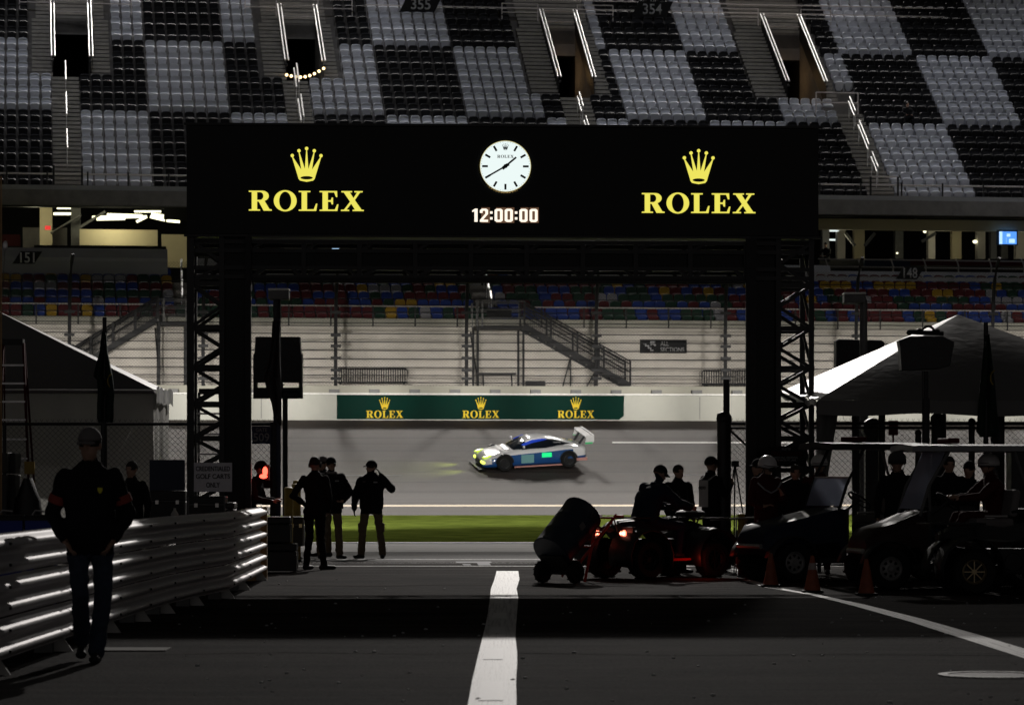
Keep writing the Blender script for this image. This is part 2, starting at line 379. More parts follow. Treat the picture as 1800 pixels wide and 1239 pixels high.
    def ell(s, c, r, n=12, m=8, rot=None):
        c = Vector(c); vs = [c+(rot@Vector((0, 0, -r[2])) if rot else Vector((0, 0, -r[2])))]
        for j in range(1, m):
            a = math.pi*j/m-math.pi/2
            for i in range(n):
                b = 2*math.pi*i/n; p = Vector((r[0]*math.cos(a)*math.cos(b), r[1]*math.cos(a)*math.sin(b), r[2]*math.sin(a)))
                vs.append(c+(rot@p if rot else p))
        vs.append(c+(rot@Vector((0, 0, r[2])) if rot else Vector((0, 0, r[2])))); L = len(vs)-1
        fs = [(0, 1+(i+1) % n, 1+i) for i in range(n)]
        for j in range(m-2): fs += [(1+j*n+i, 1+j*n+(i+1) % n, 1+(j+1)*n+(i+1) % n, 1+(j+1)*n+i) for i in range(n)]
        fs += [(L, 1+(m-2)*n+i, 1+(m-2)*n+(i+1) % n) for i in range(n)]
        return s.add(vs, fs)
    def prism(s, poly, o, ex, ey, depth):
        """convex or simple polygon in plane (ex,ey) from o, pushed along ex x ey * depth"""
        o = Vector(o); ex = Vector(ex); ey = Vector(ey); nn = ex.cross(ey).normalized()*depth
        a = [o+ex*x+ey*y for x, y in poly]; b = [p+nn for p in a]; n = len(a)
        return s.add(a+b, [tuple(reversed(range(n))), tuple(range(n, 2*n))]+[(i, (i+1) % n, (i+1) % n+n, i+n) for i in range(n)])
    def sheet(s, grid):
        h = len(grid); wd = len(grid[0]); vs = [v for g in grid for v in g]
        return s.add(vs, [(j*wd+i, j*wd+i+1, (j+1)*wd+i+1, (j+1)*wd+i) for j in range(h-1) for i in range(wd-1)])
    def build(s, name, m, parent=None, smooth=False, local=False, bevel=0, solid=0):
        me = bpy.data.meshes.new(name); o3 = Vector((0, 0, 0)) if local else off(parent)
        me.from_pydata([(v[0]-o3.x, v[1]-o3.y, v[2]-o3.z) for v in s.v], [], s.f)
        mats = m if isinstance(m, (list, tuple)) else [m]
        o = link(me, name, parent, [M[x] if isinstance(x, str) else x for x in mats])
        if len(mats) > 1: me.polygons.foreach_set('material_index', s.m)
        if smooth:
            me.polygons.foreach_set('use_smooth', [True]*len(me.polygons))
            try: me.set_sharp_from_angle(angle=R(40))
            except Exception: pass
        me.update()
        if solid:
            md = o.modifiers.new('solid', 'SOLIDIFY'); md.thickness = solid; md.offset = 0
        if bevel:
            md = o.modifiers.new('bevel', 'BEVEL'); md.width = bevel; md.segments = 2; md.limit_method = 'ANGLE'; md.angle_limit = R(40)
        return o
def world_at(x, y, D0, yaw=0.):
    """point of the plane through (0,D0), turned by yaw, seen at photo position x,y"""
    k = (x-CX)/F; D = D0/(1-k*math.tan(yaw)); return Vector((k*D, D, HC+(HY-y)/F*D))
def gpt(x, y, z=0.):
    D = (HC-z)*F/(y-HY); return Vector(((x-CX)/F*D, D, z))
def struct(name, mb, m, label=None, kind='structure'):
    o = mb.build(name, m); tag(o, label, None, None, kind); return o
# text with the built-in face, fitted into a box on a plane
def text(s, c, ex, ez, wd, ht, m, name, parent, depth=.01, local=False, glyph=None, shear=0):
    cu = bpy.data.curves.new('t', 'FONT'); cu.body = s; cu.align_x = 'CENTER'; cu.extrude = 0; cu.space_line = .9
    cu.resolution_u = 4; cu.offset = .012
    tmp = bpy.data.objects.new('t', cu); COL.objects.link(tmp)
    dg = bpy.context.evaluated_depsgraph_get(); me = bpy.data.meshes.new_from_object(tmp.evaluated_get(dg))
    bpy.data.objects.remove(tmp); bpy.data.curves.remove(cu)
    return fit(me, c, ex, ez, wd, ht, m, name, parent, depth, local, shear)
def fit(me, c, ex, ez, wd, ht, m, name, parent, depth, local, shear=0):
    ex = Vector(ex).normalized(); ez = Vector(ez).normalized(); nn = ex.cross(ez); c = Vector(c)
    bm = bmesh.new(); bm.from_mesh(me); bpy.data.meshes.remove(me)
    bmesh.ops.remove_doubles(bm, verts=bm.verts, dist=1e-5)
    xs = [v.co.x for v in bm.verts]; ys = [v.co.y for v in bm.verts]
    x0, x1, y0, y1 = min(xs), max(xs), min(ys), max(ys); o3 = Vector((0, 0, 0)) if local else off(parent)
    for v in bm.verts:
        a = ((v.co.x-x0)/(x1-x0)-.5)*wd; b = ((v.co.y-y0)/(y1-y0)-.5)*ht; a += b*shear
        v.co = c+ex*a+ez*b-o3
    r = bmesh.ops.extrude_face_region(bm, geom=bm.faces[:])
    bmesh.ops.translate(bm, verts=[g for g in r['geom'] if isinstance(g, bmesh.types.BMVert)], vec=nn*depth)
    bmesh.ops.recalc_face_normals(bm, faces=bm.faces)
    out = bpy.data.meshes.new(name); bm.to_mesh(out); bm.free()
    return link(out, name, parent, [M[m]])
def outline_mesh(loops):
    cu = bpy.data.curves.new('g', 'CURVE'); cu.dimensions = '2D'; cu.fill_mode = 'BOTH'
    for lp in loops:
        sp = cu.splines.new('POLY'); sp.points.add(len(lp)-1)
        for i, (x, y) in enumerate(lp): sp.points[i].co = (x, y, 0, 1)
        sp.use_cyclic_u = True
    tmp = bpy.data.objects.new('g', cu); COL.objects.link(tmp)
    dg = bpy.context.evaluated_depsgraph_get(); me = bpy.data.meshes.new_from_object(tmp.evaluated_get(dg))
    bpy.data.objects.remove(tmp); bpy.data.curves.remove(cu); return me
def arc(cx, cy, rx, ry, a0, a1, n): return [(cx+rx*math.cos(R(a0+(a1-a0)*i/n)), cy+ry*math.sin(R(a0+(a1-a0)*i/n))) for i in range(n+1)]
SER = {
 'L': (.84, [[(0, 0), (.78, 0), (.83, .36), (.77, .36), (.67, .08), (.37, .07), (.37, .93), (.52, .94), (.52, 1), (0, 1), (0, .94), (.13, .93), (.13, .07), (0, .06)]]),
 'E': (.86, [[(0, 0), (.79, 0), (.84, .33), (.78, .33), (.68, .07), (.37, .07), (.37, .46), (.50, .46), (.54, .33), (.60, .33), (.60, .67), (.54, .67), (.5, .54), (.37, .54), (.37, .93), (.65, .93), (.73, .70), (.79, .70), (.78, 1), (0, 1), (0, .94), (.13, .93), (.13, .07), (0, .06)]]),
 'X': (1.02, [[(0, 0), (.37, 0), (.37, .06), (.25, .07), (.46, .37), (.63, .07), (.52, .06), (.52, 0), (1.02, 0), (1.02, .06), (.92, .07), (.62, .55), (.85, .93), (.97, .94), (.97, 1), (.60, 1), (.60, .94), (.72, .93), (.56, .65), (.40, .93), (.50, .94), (.50, 1), (.02, 1), (.02, .94), (.13, .93), (.41, .47), (.14, .07), (0, .06)]]),
 'O': (1.02, [arc(.51, .5, .51, .53, 0, 350, 35), arc(.51, .5, .27, .46, 0, 350, 35)]),
 'R': (1.02, [[(0, 0), (.50, 0), (.50, .06), (.37, .07), (.37, .46), (.44, .46), (.66, 0), (1.02, 0), (1.02, .06), (.92, .08), (.70, .49)]+arc(.60, .74, .29, .26, -50, 90, 10)+[(0, 1), (0, .94), (.13, .93), (.13, .07), (0, .06)],
            [(.37, .54), (.50, .54)]+arc(.50, .735, .15, .195, -80, 80, 8)+[(.50, .93), (.37, .93)]]),
 '0': (.52, [[(.12, 0), (.40, 0), (.52, .10), (.52, .90), (.40, 1), (.12, 1), (0, .90), (0, .10)], [(.20, .16), (.17, .20), (.17, .80), (.20, .84), (.32, .84), (.35, .80), (.35, .20), (.32, .16)]]),
 '1': (.36, [[(.14, 0), (.34, 0), (.34, 1), (.18, 1), (0, .86), (0, .74), (.14, .80)]]),
 '2': (.52, [[(0, 0), (.52, 0), (.52, .16), (.20, .16), (.52, .60), (.52, .90), (.40, 1), (.12, 1), (0, .88), (0, .68), (.17, .68), (.17, .82), (.20, .85), (.32, .85), (.35, .80), (.35, .62), (0, .14)]]),
 ':': (.16, [[(0, .18), (.16, .18), (.16, .36), (0, .36)], [(0, .62), (.16, .62), (.16, .80), (0, .80)]]),
}
def serif(s, c, ex, ez, wd, ht, m, name, parent, depth=.01, gap=.09, local=False):
    loops = []; x = 0
    for ch in s:
        w0, ls = SER[ch]; loops += [[(px+x, py) for px, py in l] for l in ls]; x += w0+gap
    return fit(outline_mesh(loops), c, ex, ez, wd, ht, m, name, parent, depth, local)
def crown(c, ex, ez, wd, ht, m, name, parent, depth=.01, local=False):
    tips = [(-.44, .76), (-.235, .90), (0, .965), (.235, .90), (.44, .76)]
    mb = MB(); ex = Vector(ex).normalized(); ez = Vector(ez).normalized(); o = Vector(c)-ez*ht/2; X = ex*wd; Z = ez*ht
    body = [(-.25, .10), (-.20, .045), (0, .01), (.20, .045), (.25, .10)]
    low = [(-.27, .17), (-.165, .36), (-.055, .38), (.055, .38), (.165, .36), (.27, .17)]
    # crown made of one silhouette: base, then tine, valley, tine ...
    pts = list(body)+[(.27, .17)]
    for k in (4, 3, 2, 1, 0):
        tx, ty = tips[k]; pts += [(tx+.012, ty-.03), (tx-.012, ty-.03)]
        if k: pts.append(low[k])
    pts.append((-.27, .17))
    hole = [(.19*math.cos(R(a)), .125+.050*math.sin(R(a))) for a in range(0, 360, 20)]
    loops = [pts, hole]
    me = outline_mesh(loops)
    bm = bmesh.new(); bm.from_mesh(me); bpy.data.meshes.remove(me); bmesh.ops.remove_doubles(bm, verts=bm.verts, dist=1e-5)
    vs = [tuple(v.co) for v in bm.verts]; bm.verts.index_update(); fs = [tuple(v.index for v in f.verts) for f in bm.faces]; bm.free()
    nn = ex.cross(ez)*depth
    def P(x, y): return o+X*x+Z*y
    a = [P(v[0], v[1]) for v in vs]; n = len(a)
    edges = {}
    for f in fs:
        for i in range(len(f)):
            e = (f[i], f[(i+1) % len(f)]); edges[e] = edges.get(e, 0)+1
    side = [(e[0], e[1], e[1]+n, e[0]+n) for e in edges if (e[1], e[0]) not in edges]
    mb.add(a+[p+nn for p in a], [tuple(reversed(f)) for f in fs]+[tuple(i+n for i in f) for f in fs]+side)
    for tx, ty in tips:
        rr = .052*wd; cc = P(tx, ty)+nn*.1
        ring = [cc+ex*rr*math.cos(R(t))+ez*rr*math.sin(R(t)) for t in range(0, 360, 24)]
        mb.add(ring+[p+nn*1.1 for p in ring], [tuple(range(15, 30))]+[(i, (i+1) % 15, (i+1) % 15+15, i+15) for i in range(15)])
    return mb.build(name, m, parent, local=local)
# ================================================================== THE SETTING
YT = R(6.0)                      # the circuit runs at this angle to the picture
def tr(u, v, z=0.):              # circuit frame: u along, v across measured at X=0
    return Vector((u*math.cos(YT), v+u*math.sin(YT), z))
mb = MB()
mb.sheet([[Vector((x, y, 0)) for x in (-90, -20, -6, 0, 6, 20, 90)] for y in (-20, 20, 40, 54, 57.4)])
struct('road_ground', mb, 'asphalt')
mb = MB(); mb.sheet([[Vector((x, y, 0)) for x in (-90, 0, 90)] for y in (57.4, 65.0)]); struct('pit_road', mb, 'pit_asphalt')
mb = MB(); mb.sheet([[Vector((x, y, 0)) for x in (-90, 0, 90)] for y in (65.0, 74.3)]); struct('pit_lane_pavement', mb, 'apron')
UU = (-110, -60, -20, 0, 20, 60, 110)
def cross(v):                    # height of the banked track
    pts = [(60, 0), (74.3, 0), (110, .05), (118.5, .12), (121, .47), (124, .85), (128, 1.71), (137, 3.88), (140, 3.9), (400, 3.9)]
    for (a, za), (b, zb) in zip(pts, pts[1:]):
        if a <= v <= b: return za+(zb-za)*(v-a)/(b-a)
    return 0
mb = MB(); mb.sheet([[Vector((x, 74.3 if v == 74.3 else v+x*math.tan(YT), cross(v))) for x in UU] for v in (74.3, 90, 100, 110, 118.5)]); struct('grass_infield', mb, 'grass')
mb = MB(); mb.sheet([[tr(u, v, cross(v)) for u in UU] for v in (118.5, 119.8, 121, 122.5, 124, 126, 128, 131, 134, 137.4)])
tk = MB(); tk.v = mb.v; tk.f = mb.f; tk.m = mb.m
# the track mesh keeps its own turned frame so that its seams run along it
VV = (118.5, 119.8, 121, 122.5, 124, 126, 128, 131, 134, 137.4)
me = bpy.data.meshes.new('race_track')
me.from_pydata([(u+v*math.sin(YT), v*math.cos(YT), cross(v)) for v in VV for u in UU], [], mb.f)
o = link(me, 'race_track', None, [M['track']]); o.rotation_euler = (0, 0, YT); tag(o, kind='structure')
mb = MB(); mb.sheet([[tr(u, v, 3.86) for u in UU] for v in (137.6, 400)]); struct('ground_behind_wall', mb, 'step')
# painted markings
def strip(name, pts, m, label=None):
    mb = MB(); mb.add(pts, [tuple(range(len(pts)))]); return struct(name, mb, m)
def vline(v0, v1, u0, u1, name, m, zadd=.006):
    mb = MB(); mb.sheet([[tr(u, v, cross(v)+zadd) for u in ((u0, u1) if u1-u0 < 60 else UU)] for v in (v0, v1)]); struct(name, mb, m)
vline(120.55, 121.0, -110, 110, 'painted_line_yellow', 'yellow_line')
u1 = world_at(1077, 785, 133, YT).x; u2 = world_at(1400, 785, 133, YT).x
vline(132.75, 132.98, u1, u2, 'painted_line_track', 'white_paint')
for xa, xb, vv in ((1170, 1248, 127.3), (560, 705, 127.2)):
    vline(vv, vv+.12, (xa-CX)/F*vv, (xb-CX)/F*vv, 'painted_line_track', 'seat_grey')
mb = MB(); mb.sheet([[Vector((x, y, .012)) for x in (-90, 0, 90)] for y in (73.5, 74.25)]); struct('painted_line_grass_edge', mb, 'white_paint')
for y0, y1 in ((58.7, 58.85), (56.35, 56.43), (54.2, 54.36)):
    mb = MB(); mb.sheet([[Vector((x, y, .005)) for x in (-30, 0, 30)] for y in (y0, y1)]); struct('painted_line_pit', mb, 'worn_paint')
# worn stencil marks on the pit road, right of the men
mb = MB()
for x0, x1, ya, yb in ((800, 862, 986.5, 988.5), (838, 860, 988.5, 993), (812, 826, 990.5, 993), (1040, 1080, 990, 992)):
    a = gpt(x0, ya, .006); b = gpt(x1, ya, .006); c = gpt(x1+3, yb, .006); d = gpt(x0+3, yb, .006); mb.add([d, c, b, a], [(0, 1, 2, 3)])
struct('painted_marks_pit', mb, 'seat_grey')
# centre line, wavering edges
L = [(873, 1003), (869, 1018), (863, 1034), (861, 1052), (858, 1075), (853, 1100), (848, 1120), (843, 1140), (837, 1165), (830, 1195), (822, 1239), (800, 1330)]
Rr = [(911, 1003), (913, 1018), (908, 1034), (911, 1050), (909, 1075), (907, 1100), (906, 1120), (909, 1145), (909, 1165), (907, 1195), (908, 1239), (906, 1330)]
mb = MB(); mb.sheet([[gpt(*a, .004), gpt((a[0]+b[0])/2, a[1], .004), gpt(*b, .004)] for a, b in reversed(list(zip(L, Rr)))]); struct('painted_line_centre', mb, 'worn_paint')
mb = MB()
for xa, xb, ya, yb in ((851, 884, 1138, 1158), (843, 884, 1196, 1230), (866, 890, 1076, 1086), (861, 888, 1101, 1112)):
    mb.add([gpt(xa-2, yb, .008), gpt(xb, yb, .008), gpt(xb, ya, .008), gpt(xa+2, ya, .008)], [(0, 1, 2, 3)])
struct('painted_patches_centre', mb, 'fresh_paint')
# right boundary line
A = [(1305, 1019), (1342, 1031), (1420, 1044), (1500, 1064), (1600, 1092), (1700, 1124), (1800, 1156), (1990, 1218)]
B = [(1322, 1019), (1372, 1033), (1440, 1045), (1520, 1062), (1620, 1087), (1720, 1115), (1800, 1139), (2010, 1200)]
mb = MB(); mb.sheet([[gpt(*a, .004), gpt(*b, .004)] for a, b in zip(A, B)]); o = struct('painted_line_right', mb, 'worn_paint')
for p in o.data.polygons: p.flip()
mb = MB(); mb.add([gpt(1263, 1000, .004), gpt(1296, 1007, .004), gpt(1330, 1007, .004), gpt(1290, 999, .004)], [(0, 1, 2, 3)]); struct('painted_line_gate', mb, 'worn_paint')
# tyre marks and repair seams
def curve_strip(name, pts, w_, m, z=.0035):
    mb = MB(); rows = []
    P_ = [gpt(x, y, z) for x, y in pts]
    for i, p in enumerate(P_):
        d = (P_[min(i+1, len(P_)-1)]-P_[max(i-1, 0)]).normalized(); n_ = Vector((-d.y, d.x, 0)); ww = w_*(.6+.4*math.sin(i*1.7)**2)
        rows.append([p-n_*ww/2, p+n_*ww/2])
    mb.sheet(rows); return struct(name, mb, m)
curve_strip('asphalt_seam', [(260, 1150), (500, 1146), (760, 1149), (900, 1147), (1200, 1151), (1500, 1149), (1820, 1152)], .035, 'tyre_black')
curve_strip('asphalt_seam', [(470, 1028), (640, 1030), (820, 1027), (960, 1029), (1150, 1031)], .06, 'tyre_black')
mb = MB(); rs = random.Random(5)
for k in range(130):
    y = rs.uniform(1015, 1235); x = rs.uniform(260, 1790); c = gpt(x, y); r_ = rs.uniform(.006, .02); mb.ell((c.x, c.y, r_*.3), (r_, r_*rs.uniform(.6, 1), r_*.5), 6, 4)
o = mb.build('gravel', 'letter_pale'); tag(o, 'tiny pale stones and grit scattered over the dark asphalt', 'grit', kind='stuff')
# manhole ring at lower right, drain cover by the guardrail
mb = MB(); c = gpt(1745, 1187)
for r0, r1 in ((.33, .40),):
    mb.lathe([(r0, .003), (r0, .012), (r1, .012), (r1, .002)], c, n=40)
ob = mb.build('manhole_ring', 'worn_paint'); ob.data.transform(Matrix.Translation(-c)); ob.location = c
tag(ob, 'pale round manhole ring in the asphalt at the lower right corner', 'manhole')
mb = MB(); mb.lathe([(0, .006), (.325, .006), (.325, .0)], (0, 0, 0), n=40); mb.build('manhole_cover', 'dark_metal', ob, local=True)
c = gpt(232, 1142); mb = MB(); mb.box((c.x, c.y, .006), (.62, .5, .012)); ob = mb.build('drain_cover', 'step'); tag(ob, 'grey drain slab in the road beside the feet of the walking man', 'drain cover')

# ================================================================== GRANDSTAND
YS = R(8.5); du = Vector((math.cos(YS), math.sin(YS), 0)); dv = Vector((-math.sin(YS), math.cos(YS), 0))
UD = 155.0; UZ = HC+(HY-336)/F*UD; RV = .95; RZ = .69       # upper deck: front edge, its height, row depth and rise
LD = 147.0; LZ = HC+(HY-561)/F*LD; LV = .80; LZR = .375; SU = .26; SL = .33
def up(u, r, z=0.): return Vector((0, UD, UZ-SU))+du*u+dv*(r*RV)+Vector((0, 0, r*RZ+z))
def lo(u, r, z=0.): return Vector((0, LD, LZ-SL))+du*u+dv*(r*LV)+Vector((0, 0, r*LZR+z))
def proj(p): return (CX+p.x/p.y*F, HY-(p.z-HC)/p.y*F)
def ru(x, y, fn=up):             # photo position -> (u, r) on a tier's slope
    u, r = (x-CX)/F*155, 5.
    for _ in range(12):
        px, py = proj(fn(u, r)); e = 1e-2
        ax, ay = proj(fn(u+e, r)); bx, by = proj(fn(u, r+e))
        J = np.array([[(ax-px)/e, (bx-px)/e], [(ay-py)/e, (by-py)/e]]); d = np.linalg.solve(J, [x-px, y-py]); u += d[0]; r += d[1]
    return u, r
gs = thing('grandstand', 'dark grandstand with checkered upper deck and coloured lower seats behind the gantry', 'grandstand', (0, 150, 3.86))
NR = 19; U0, U1 = -34., 34.
X190 = lambda x: ru(x, 190+(x-150)*.016)[0]
bnd = [(-9, 92, 'W'), (140, 260, 'B'), (260, 403, 'W'), (403, 503, 'B'), (548, 675, 'W'), (675, 818, 'B'), (818, 957, 'W'), (957, 990, 'B'),
       (1042, 1099, 'B'), (1099, 1240, 'W'), (1240, 1375, 'B'), (1375, 1472, 'W'), (1518, 1655, 'B'), (1655, 1792, 'W'), (1792, 1960, 'B')]
blocks = [(X190(a), X190(b), c) for a, b, c in bnd]
blocks[0] = (blocks[0][1]-5.0, blocks[0][1], 'W')
voms = []
for xs in ((56, 92, 158, 192, 100), (460, 498, 562, 588, 100), (925, 972, 1032, 1062, 130), (1312, 1366, 1432, 1452, 130)):
    y = xs[4]; voms.append([ru(x, y)[0] for x in xs[:4]])
lows = [(ru(92, 200)[0], ru(140, 200)[0], 0, 9), (ru(503, 200)[0], ru(548, 200)[0], 0, 9), (ru(990, 200)[0], ru(1042, 200)[0], 0, 8), (ru(1472, 215)[0], ru(1518, 215)[0], 0, 7)]
vrow = [(9, 14), (9, 14), (8, 14), (8, 14)]      # rows taken by the vomitory mouths
for i, (a, b) in enumerate(vrow): pass
def in_vom(u, r, m=0):
    for (s0, o0, o1, s1), (ra, rb) in zip(voms, vrow):
        if s0-m < u < s1+m and r >= ra: return True
    return False
def in_open(u, r):
    for (s0, o0, o1, s1), (ra, rb) in zip(voms, vrow):
        if o0 < u < o1 and ra <= r < rb: return True
    return False
def in_low(u, r, m=0):
    return any(a-m < u < b+m and ra <= r < rb for a, b, ra, rb in lows)
# stepped tier, cut out at the mouths
mb = MB()
for r in range(-1, NR):
    cuts = [U0, U1]
    for (s0, o0, o1, s1), (ra, rb) in zip(voms, vrow):
        if ra <= r < rb: cuts += [o0, o1]
    cuts.sort()
    for a, b in zip(cuts[::2], cuts[1::2]):
        z = 0 if r < 0 else r*RZ; p = max(r, 0) if r >= 0 else -.6
        f0 = Vector((0, UD, UZ-SU))+du*0
        q = [f0+du*a+dv*(p*RV), f0+du*b+dv*(p*RV), f0+du*b+dv*((p+1)*RV if r >= 0 else 0), f0+du*a+dv*((p+1)*RV if r >= 0 else 0)]
        q = [v+Vector((0, 0, z)) for v in q]
        mb.add([v-Vector((0, 0, RZ)) for v in q[:2]]+q, [(0, 1, 3, 2), (2, 3, 4, 5)])
mb.build('upper_tier', 'step', gs)
# small half steps of the aisles, paler treads
def aisle(a, b, r0, r1, name='aisle_steps'):
    mb = MB()
    for k in range(int(r0*3), int(r1*3)):
        r = k/3; p0 = up(a, r)-dv*.02; p1 = up(b, r)-dv*.02; t = dv*(RV/3); zz = Vector((0, 0, RZ/3+.02)); hz = Vector((0, 0, RZ/3))
        mb.add([p0-hz*.62+zz, p1-hz*.62+zz, p1+zz, p0+zz, p1+t+zz, p0+t+zz, p0+dv*.05-hz*.62+zz, p1+dv*.05-hz*.62+zz], [(0, 1, 2, 3), (3, 2, 4, 5), (1, 0, 6, 7)])
    return mb.build(name, 'tread', gs)
for a, b, r0, r1 in lows: aisle(a, b, r0, r1)
for (s0, o0, o1, s1), (ra, rb) in zip(voms, vrow):
    aisle(s0, o0, ra, rb); aisle(o1, s1, ra, rb); aisle(s0+.2, s1-.2, rb, NR)
# vomitory mouths: side walls, back wall, lintel
for i, ((s0, o0, o1, s1), (ra, rb)) in enumerate(zip(voms, vrow)):
    v = MB(); zf = Vector((0, 0, ra*RZ-.15)); f0 = Vector((0, UD, UZ-SU))
    a = f0+du*o0+dv*(ra*RV)+zf; b = f0+du*o1+dv*(ra*RV)+zf; dep = dv*((rb-ra)*RV)
    H = Vector((0, 0, (rb-ra)*RZ+.3))
    for p, sg in ((a, 1), (b, -1)):
        v.add([p, p+dep, p+dep+H, p+Vector((0, 0, .3))], [(0, 1, 2, 3) if sg > 0 else (3, 2, 1, 0)])
    v.add([a, b, b+dep, a+dep], [(0, 1, 2, 3)])
    lt = dep*1.0; v.add([a+lt+Vector((0, 0, 3.0)), b+lt+Vector((0, 0, 3.0)), b+lt+H, a+lt+H], [(0, 1, 2, 3)])
    # passage beyond
    v.build('vomitory_wall', 'step', gs); v = MB()
    v.add([a+dep, b+dep, b+dep*2, a+dep*2], [(0, 1, 2, 3)]); v.add([a+dep*2, b+dep*2, b+dep*2+Vector((0, 0, 3)), a+dep*2+Vector((0, 0, 3))], [(0, 1, 2, 3)]); v.add([a+dep+Vector((0, 0, 3)), b+dep+Vector((0, 0, 3)), b+dep*2+Vector((0, 0, 3)), a+dep*2+Vector((0, 0, 3))], [(0, 1, 2, 3)])
    v.add([a+dep, a+dep*2, a+dep*2+Vector((0, 0, 3.0)), a+dep+Vector((0, 0, 3.0))], [(0, 1, 2, 3)])
    v.add([b+dep, b+dep+Vector((0, 0, 3.0)), b+dep*2+Vector((0, 0, 3.0)), b+dep*2], [(0, 1, 2, 3)])
    v.build('passage', 'sign_dark', gs)  # near-black colour stands in for the shade inside the passage
    if i >= 2:
        w = MB(); p = a+dep*.98+du*.12; q = p+du*.72; w.add([p, q, q+Vector((0, 0, 2.35)), p+Vector((0, 0, 2.35))], [(0, 1, 2, 3)]); w.build('lit_passage_wall', 'warm_wall', gs)
        l = bpy.data.lights.new('passage_lamp', 'POINT'); lp = bpy.data.objects.new('passage_lamp', l); COL.objects.link(lp); lp.location = a+dep*.84+du*.5+Vector((0, 0, 1.9)); l.energy = 14; l.color = (1, .62, .28); l.shadow_soft_size = .05
    # railings beside the mouth: two bright sloping tubes each side
    for uu, sh in ((o0, -.06), (o0, .1), (o1, -.06), (o1, .1)):
        rr = MB(); rr.tube(up(uu+sh, ra+.15, 1.0), up(uu+sh, rb+.2, .95), .038, 8)
        rr.build('handrail', 'hand_steel', gs)
    pr = MB()
    for uu in (o0, o1):
        for k in range(ra, rb+1): pr.tube(up(uu, k+.2, 0), up(uu, k+.2, 1.0), .02, 6)
        g = [up(uu-.02, ra, -.2), up(uu-.02, rb, -.2), up(uu-.02, rb, .9), up(uu-.02, ra, .9)]
        pr.add(g+[x+du*.03 for x in g], [(0, 1, 2, 3), (7, 6, 5, 4)])
        pr.ell(up(uu, ra-.1, .9), (.07, .07, .07), 8, 6)
    pr.build('railing_panel', 'dark_metal', gs)
    t = MB()
    for z in (1.0, .45): t.tube(up(o0, rb, z), up(o1, rb, z), .03, 6)
    for x0, x1 in ((s0-.6, o0-.1), (o1+.2, s1+1.2)):
        for z in (.55, 1.0): t.tube(up(x0, rb+.6, z), up(x1, rb+.6, z), .03, 6)
        for x in (x0, x1): t.tube(up(x, rb+.6, 0), up(x, rb+.6, 1.0), .03, 6)
    t.build('cross_railing', 'rail_white', gs)
# short centre handrails in the lower aisles
for j, (a, b, r0, r1) in enumerate(lows):
    c = (a+b)/2
    rng = ((1.7, 3.2), (4.4, 6.2), (7.2, 8.8)) if j < 2 else ((1.0, 2.2), (2.8, 4.8), (5.6, 6.8))
    for k, (x, y) in enumerate(rng):
        for sh, o_ in (((0, 0),) if j == 0 else ((-.07, -.25), (.09, .15))):
            rr = MB(); rr.tube(up(c+sh, x+o_, .95), up(c+sh, y+o_, .95), .042, 8)
            for q in (x+o_+.1, y+o_-.1): rr.tube(up(c+sh, q, 0), up(c+sh, q, .95), .02, 6)
            rr.build('handrail', 'hand_steel', gs)
# string of warm bulbs in the second mouth
s0, o0, o1, s1 = voms[1]; bl = MB()
for k in range(9):
    t = k/8; p = up(o0+(o1-o0)*t, vrow[1][0], .35+.35*t-.25*math.sin(t*math.pi)); bl.ell(p, (.075, .075, .075), 8, 6)
bl.build('bulb_string', 'warm_bulb', gs)
# box landing of the right aisle
a, b = lows[3][0], lows[3][1]; t = MB()
for z in (.5, 1.0): t.tube(up(a-.9, 7.2, z), up(b-.1, 7.2, z), .035, 6)
for x in (a-.9, b-.1): t.tube(up(x, 7.2, -.6), up(x, 7.2, 1.0), .035, 6)
t.build('cross_railing', 'rail_white', gs)
bx = MB(); c = up((a+b)/2-.5, 7.4, -.35); bx.box(c, (1.5, .5, .9), YS); bx.build('landing_wall', 'step', gs)
# front railing of the upper deck
fr = MB()
fr.tube(up(U0, -.3, .70+SU), up(U1, -.3, .70+SU), .045, 6); fr.tube(up(U0, -.45, SU-.02), up(U1, -.45, SU-.02), .05, 6)
fr.build('deck_rail', 'rail_white', gs)
x = 12
while x < 1900:
    fr = MB(); u = ru(x, 336)[0]; fr.bar(up(u, -.35, SU-.2), up(u, -.35, .85+SU), .075); x += 71
    fr.build('rail_post', 'black_metal', gs)
for a, b, r0, r1 in lows[:1]+lows[3:]:
    g = MB()
    for z in (1.35,): g.tube(up(a, -.3, z), up(b, -.3, z), .04, 6)
    g.build('gate_rail', 'rail_white', gs)
    g = MB()
    for x in (a, b): g.bar(up(x, -.38, -.2), up(x, -.38, 1.4), .09)
    p = up((a+b)/2, -.42, .26); g.box(p, (b-a-.15, .05, .42), YS); g.build('gate_panel', 'black_metal', gs)
# fascia
fa = MB(); prof = [(-.2, -.03), (-.5, -.04), (-.5, -.34), (-.35, -.38), (-.35, -.56), (.3, -.62), (.3, -.74), (1.5, -.5), (14, 3.4)]
g = [[Vector((0, UD, UZ))+du*u+dv*p+Vector((0, 0, z)) for u in (U0, U1)] for p, z in prof]; fa.sheet(g); fa.build('deck_fascia', 'fascia', gs)
fb = MB()
for z in (.12, -.0): fb.bar(up(U0, -.57, z), up(U1, -.57, z), .04, .03)
fb.build('fascia_rib', 'fascia', gs)

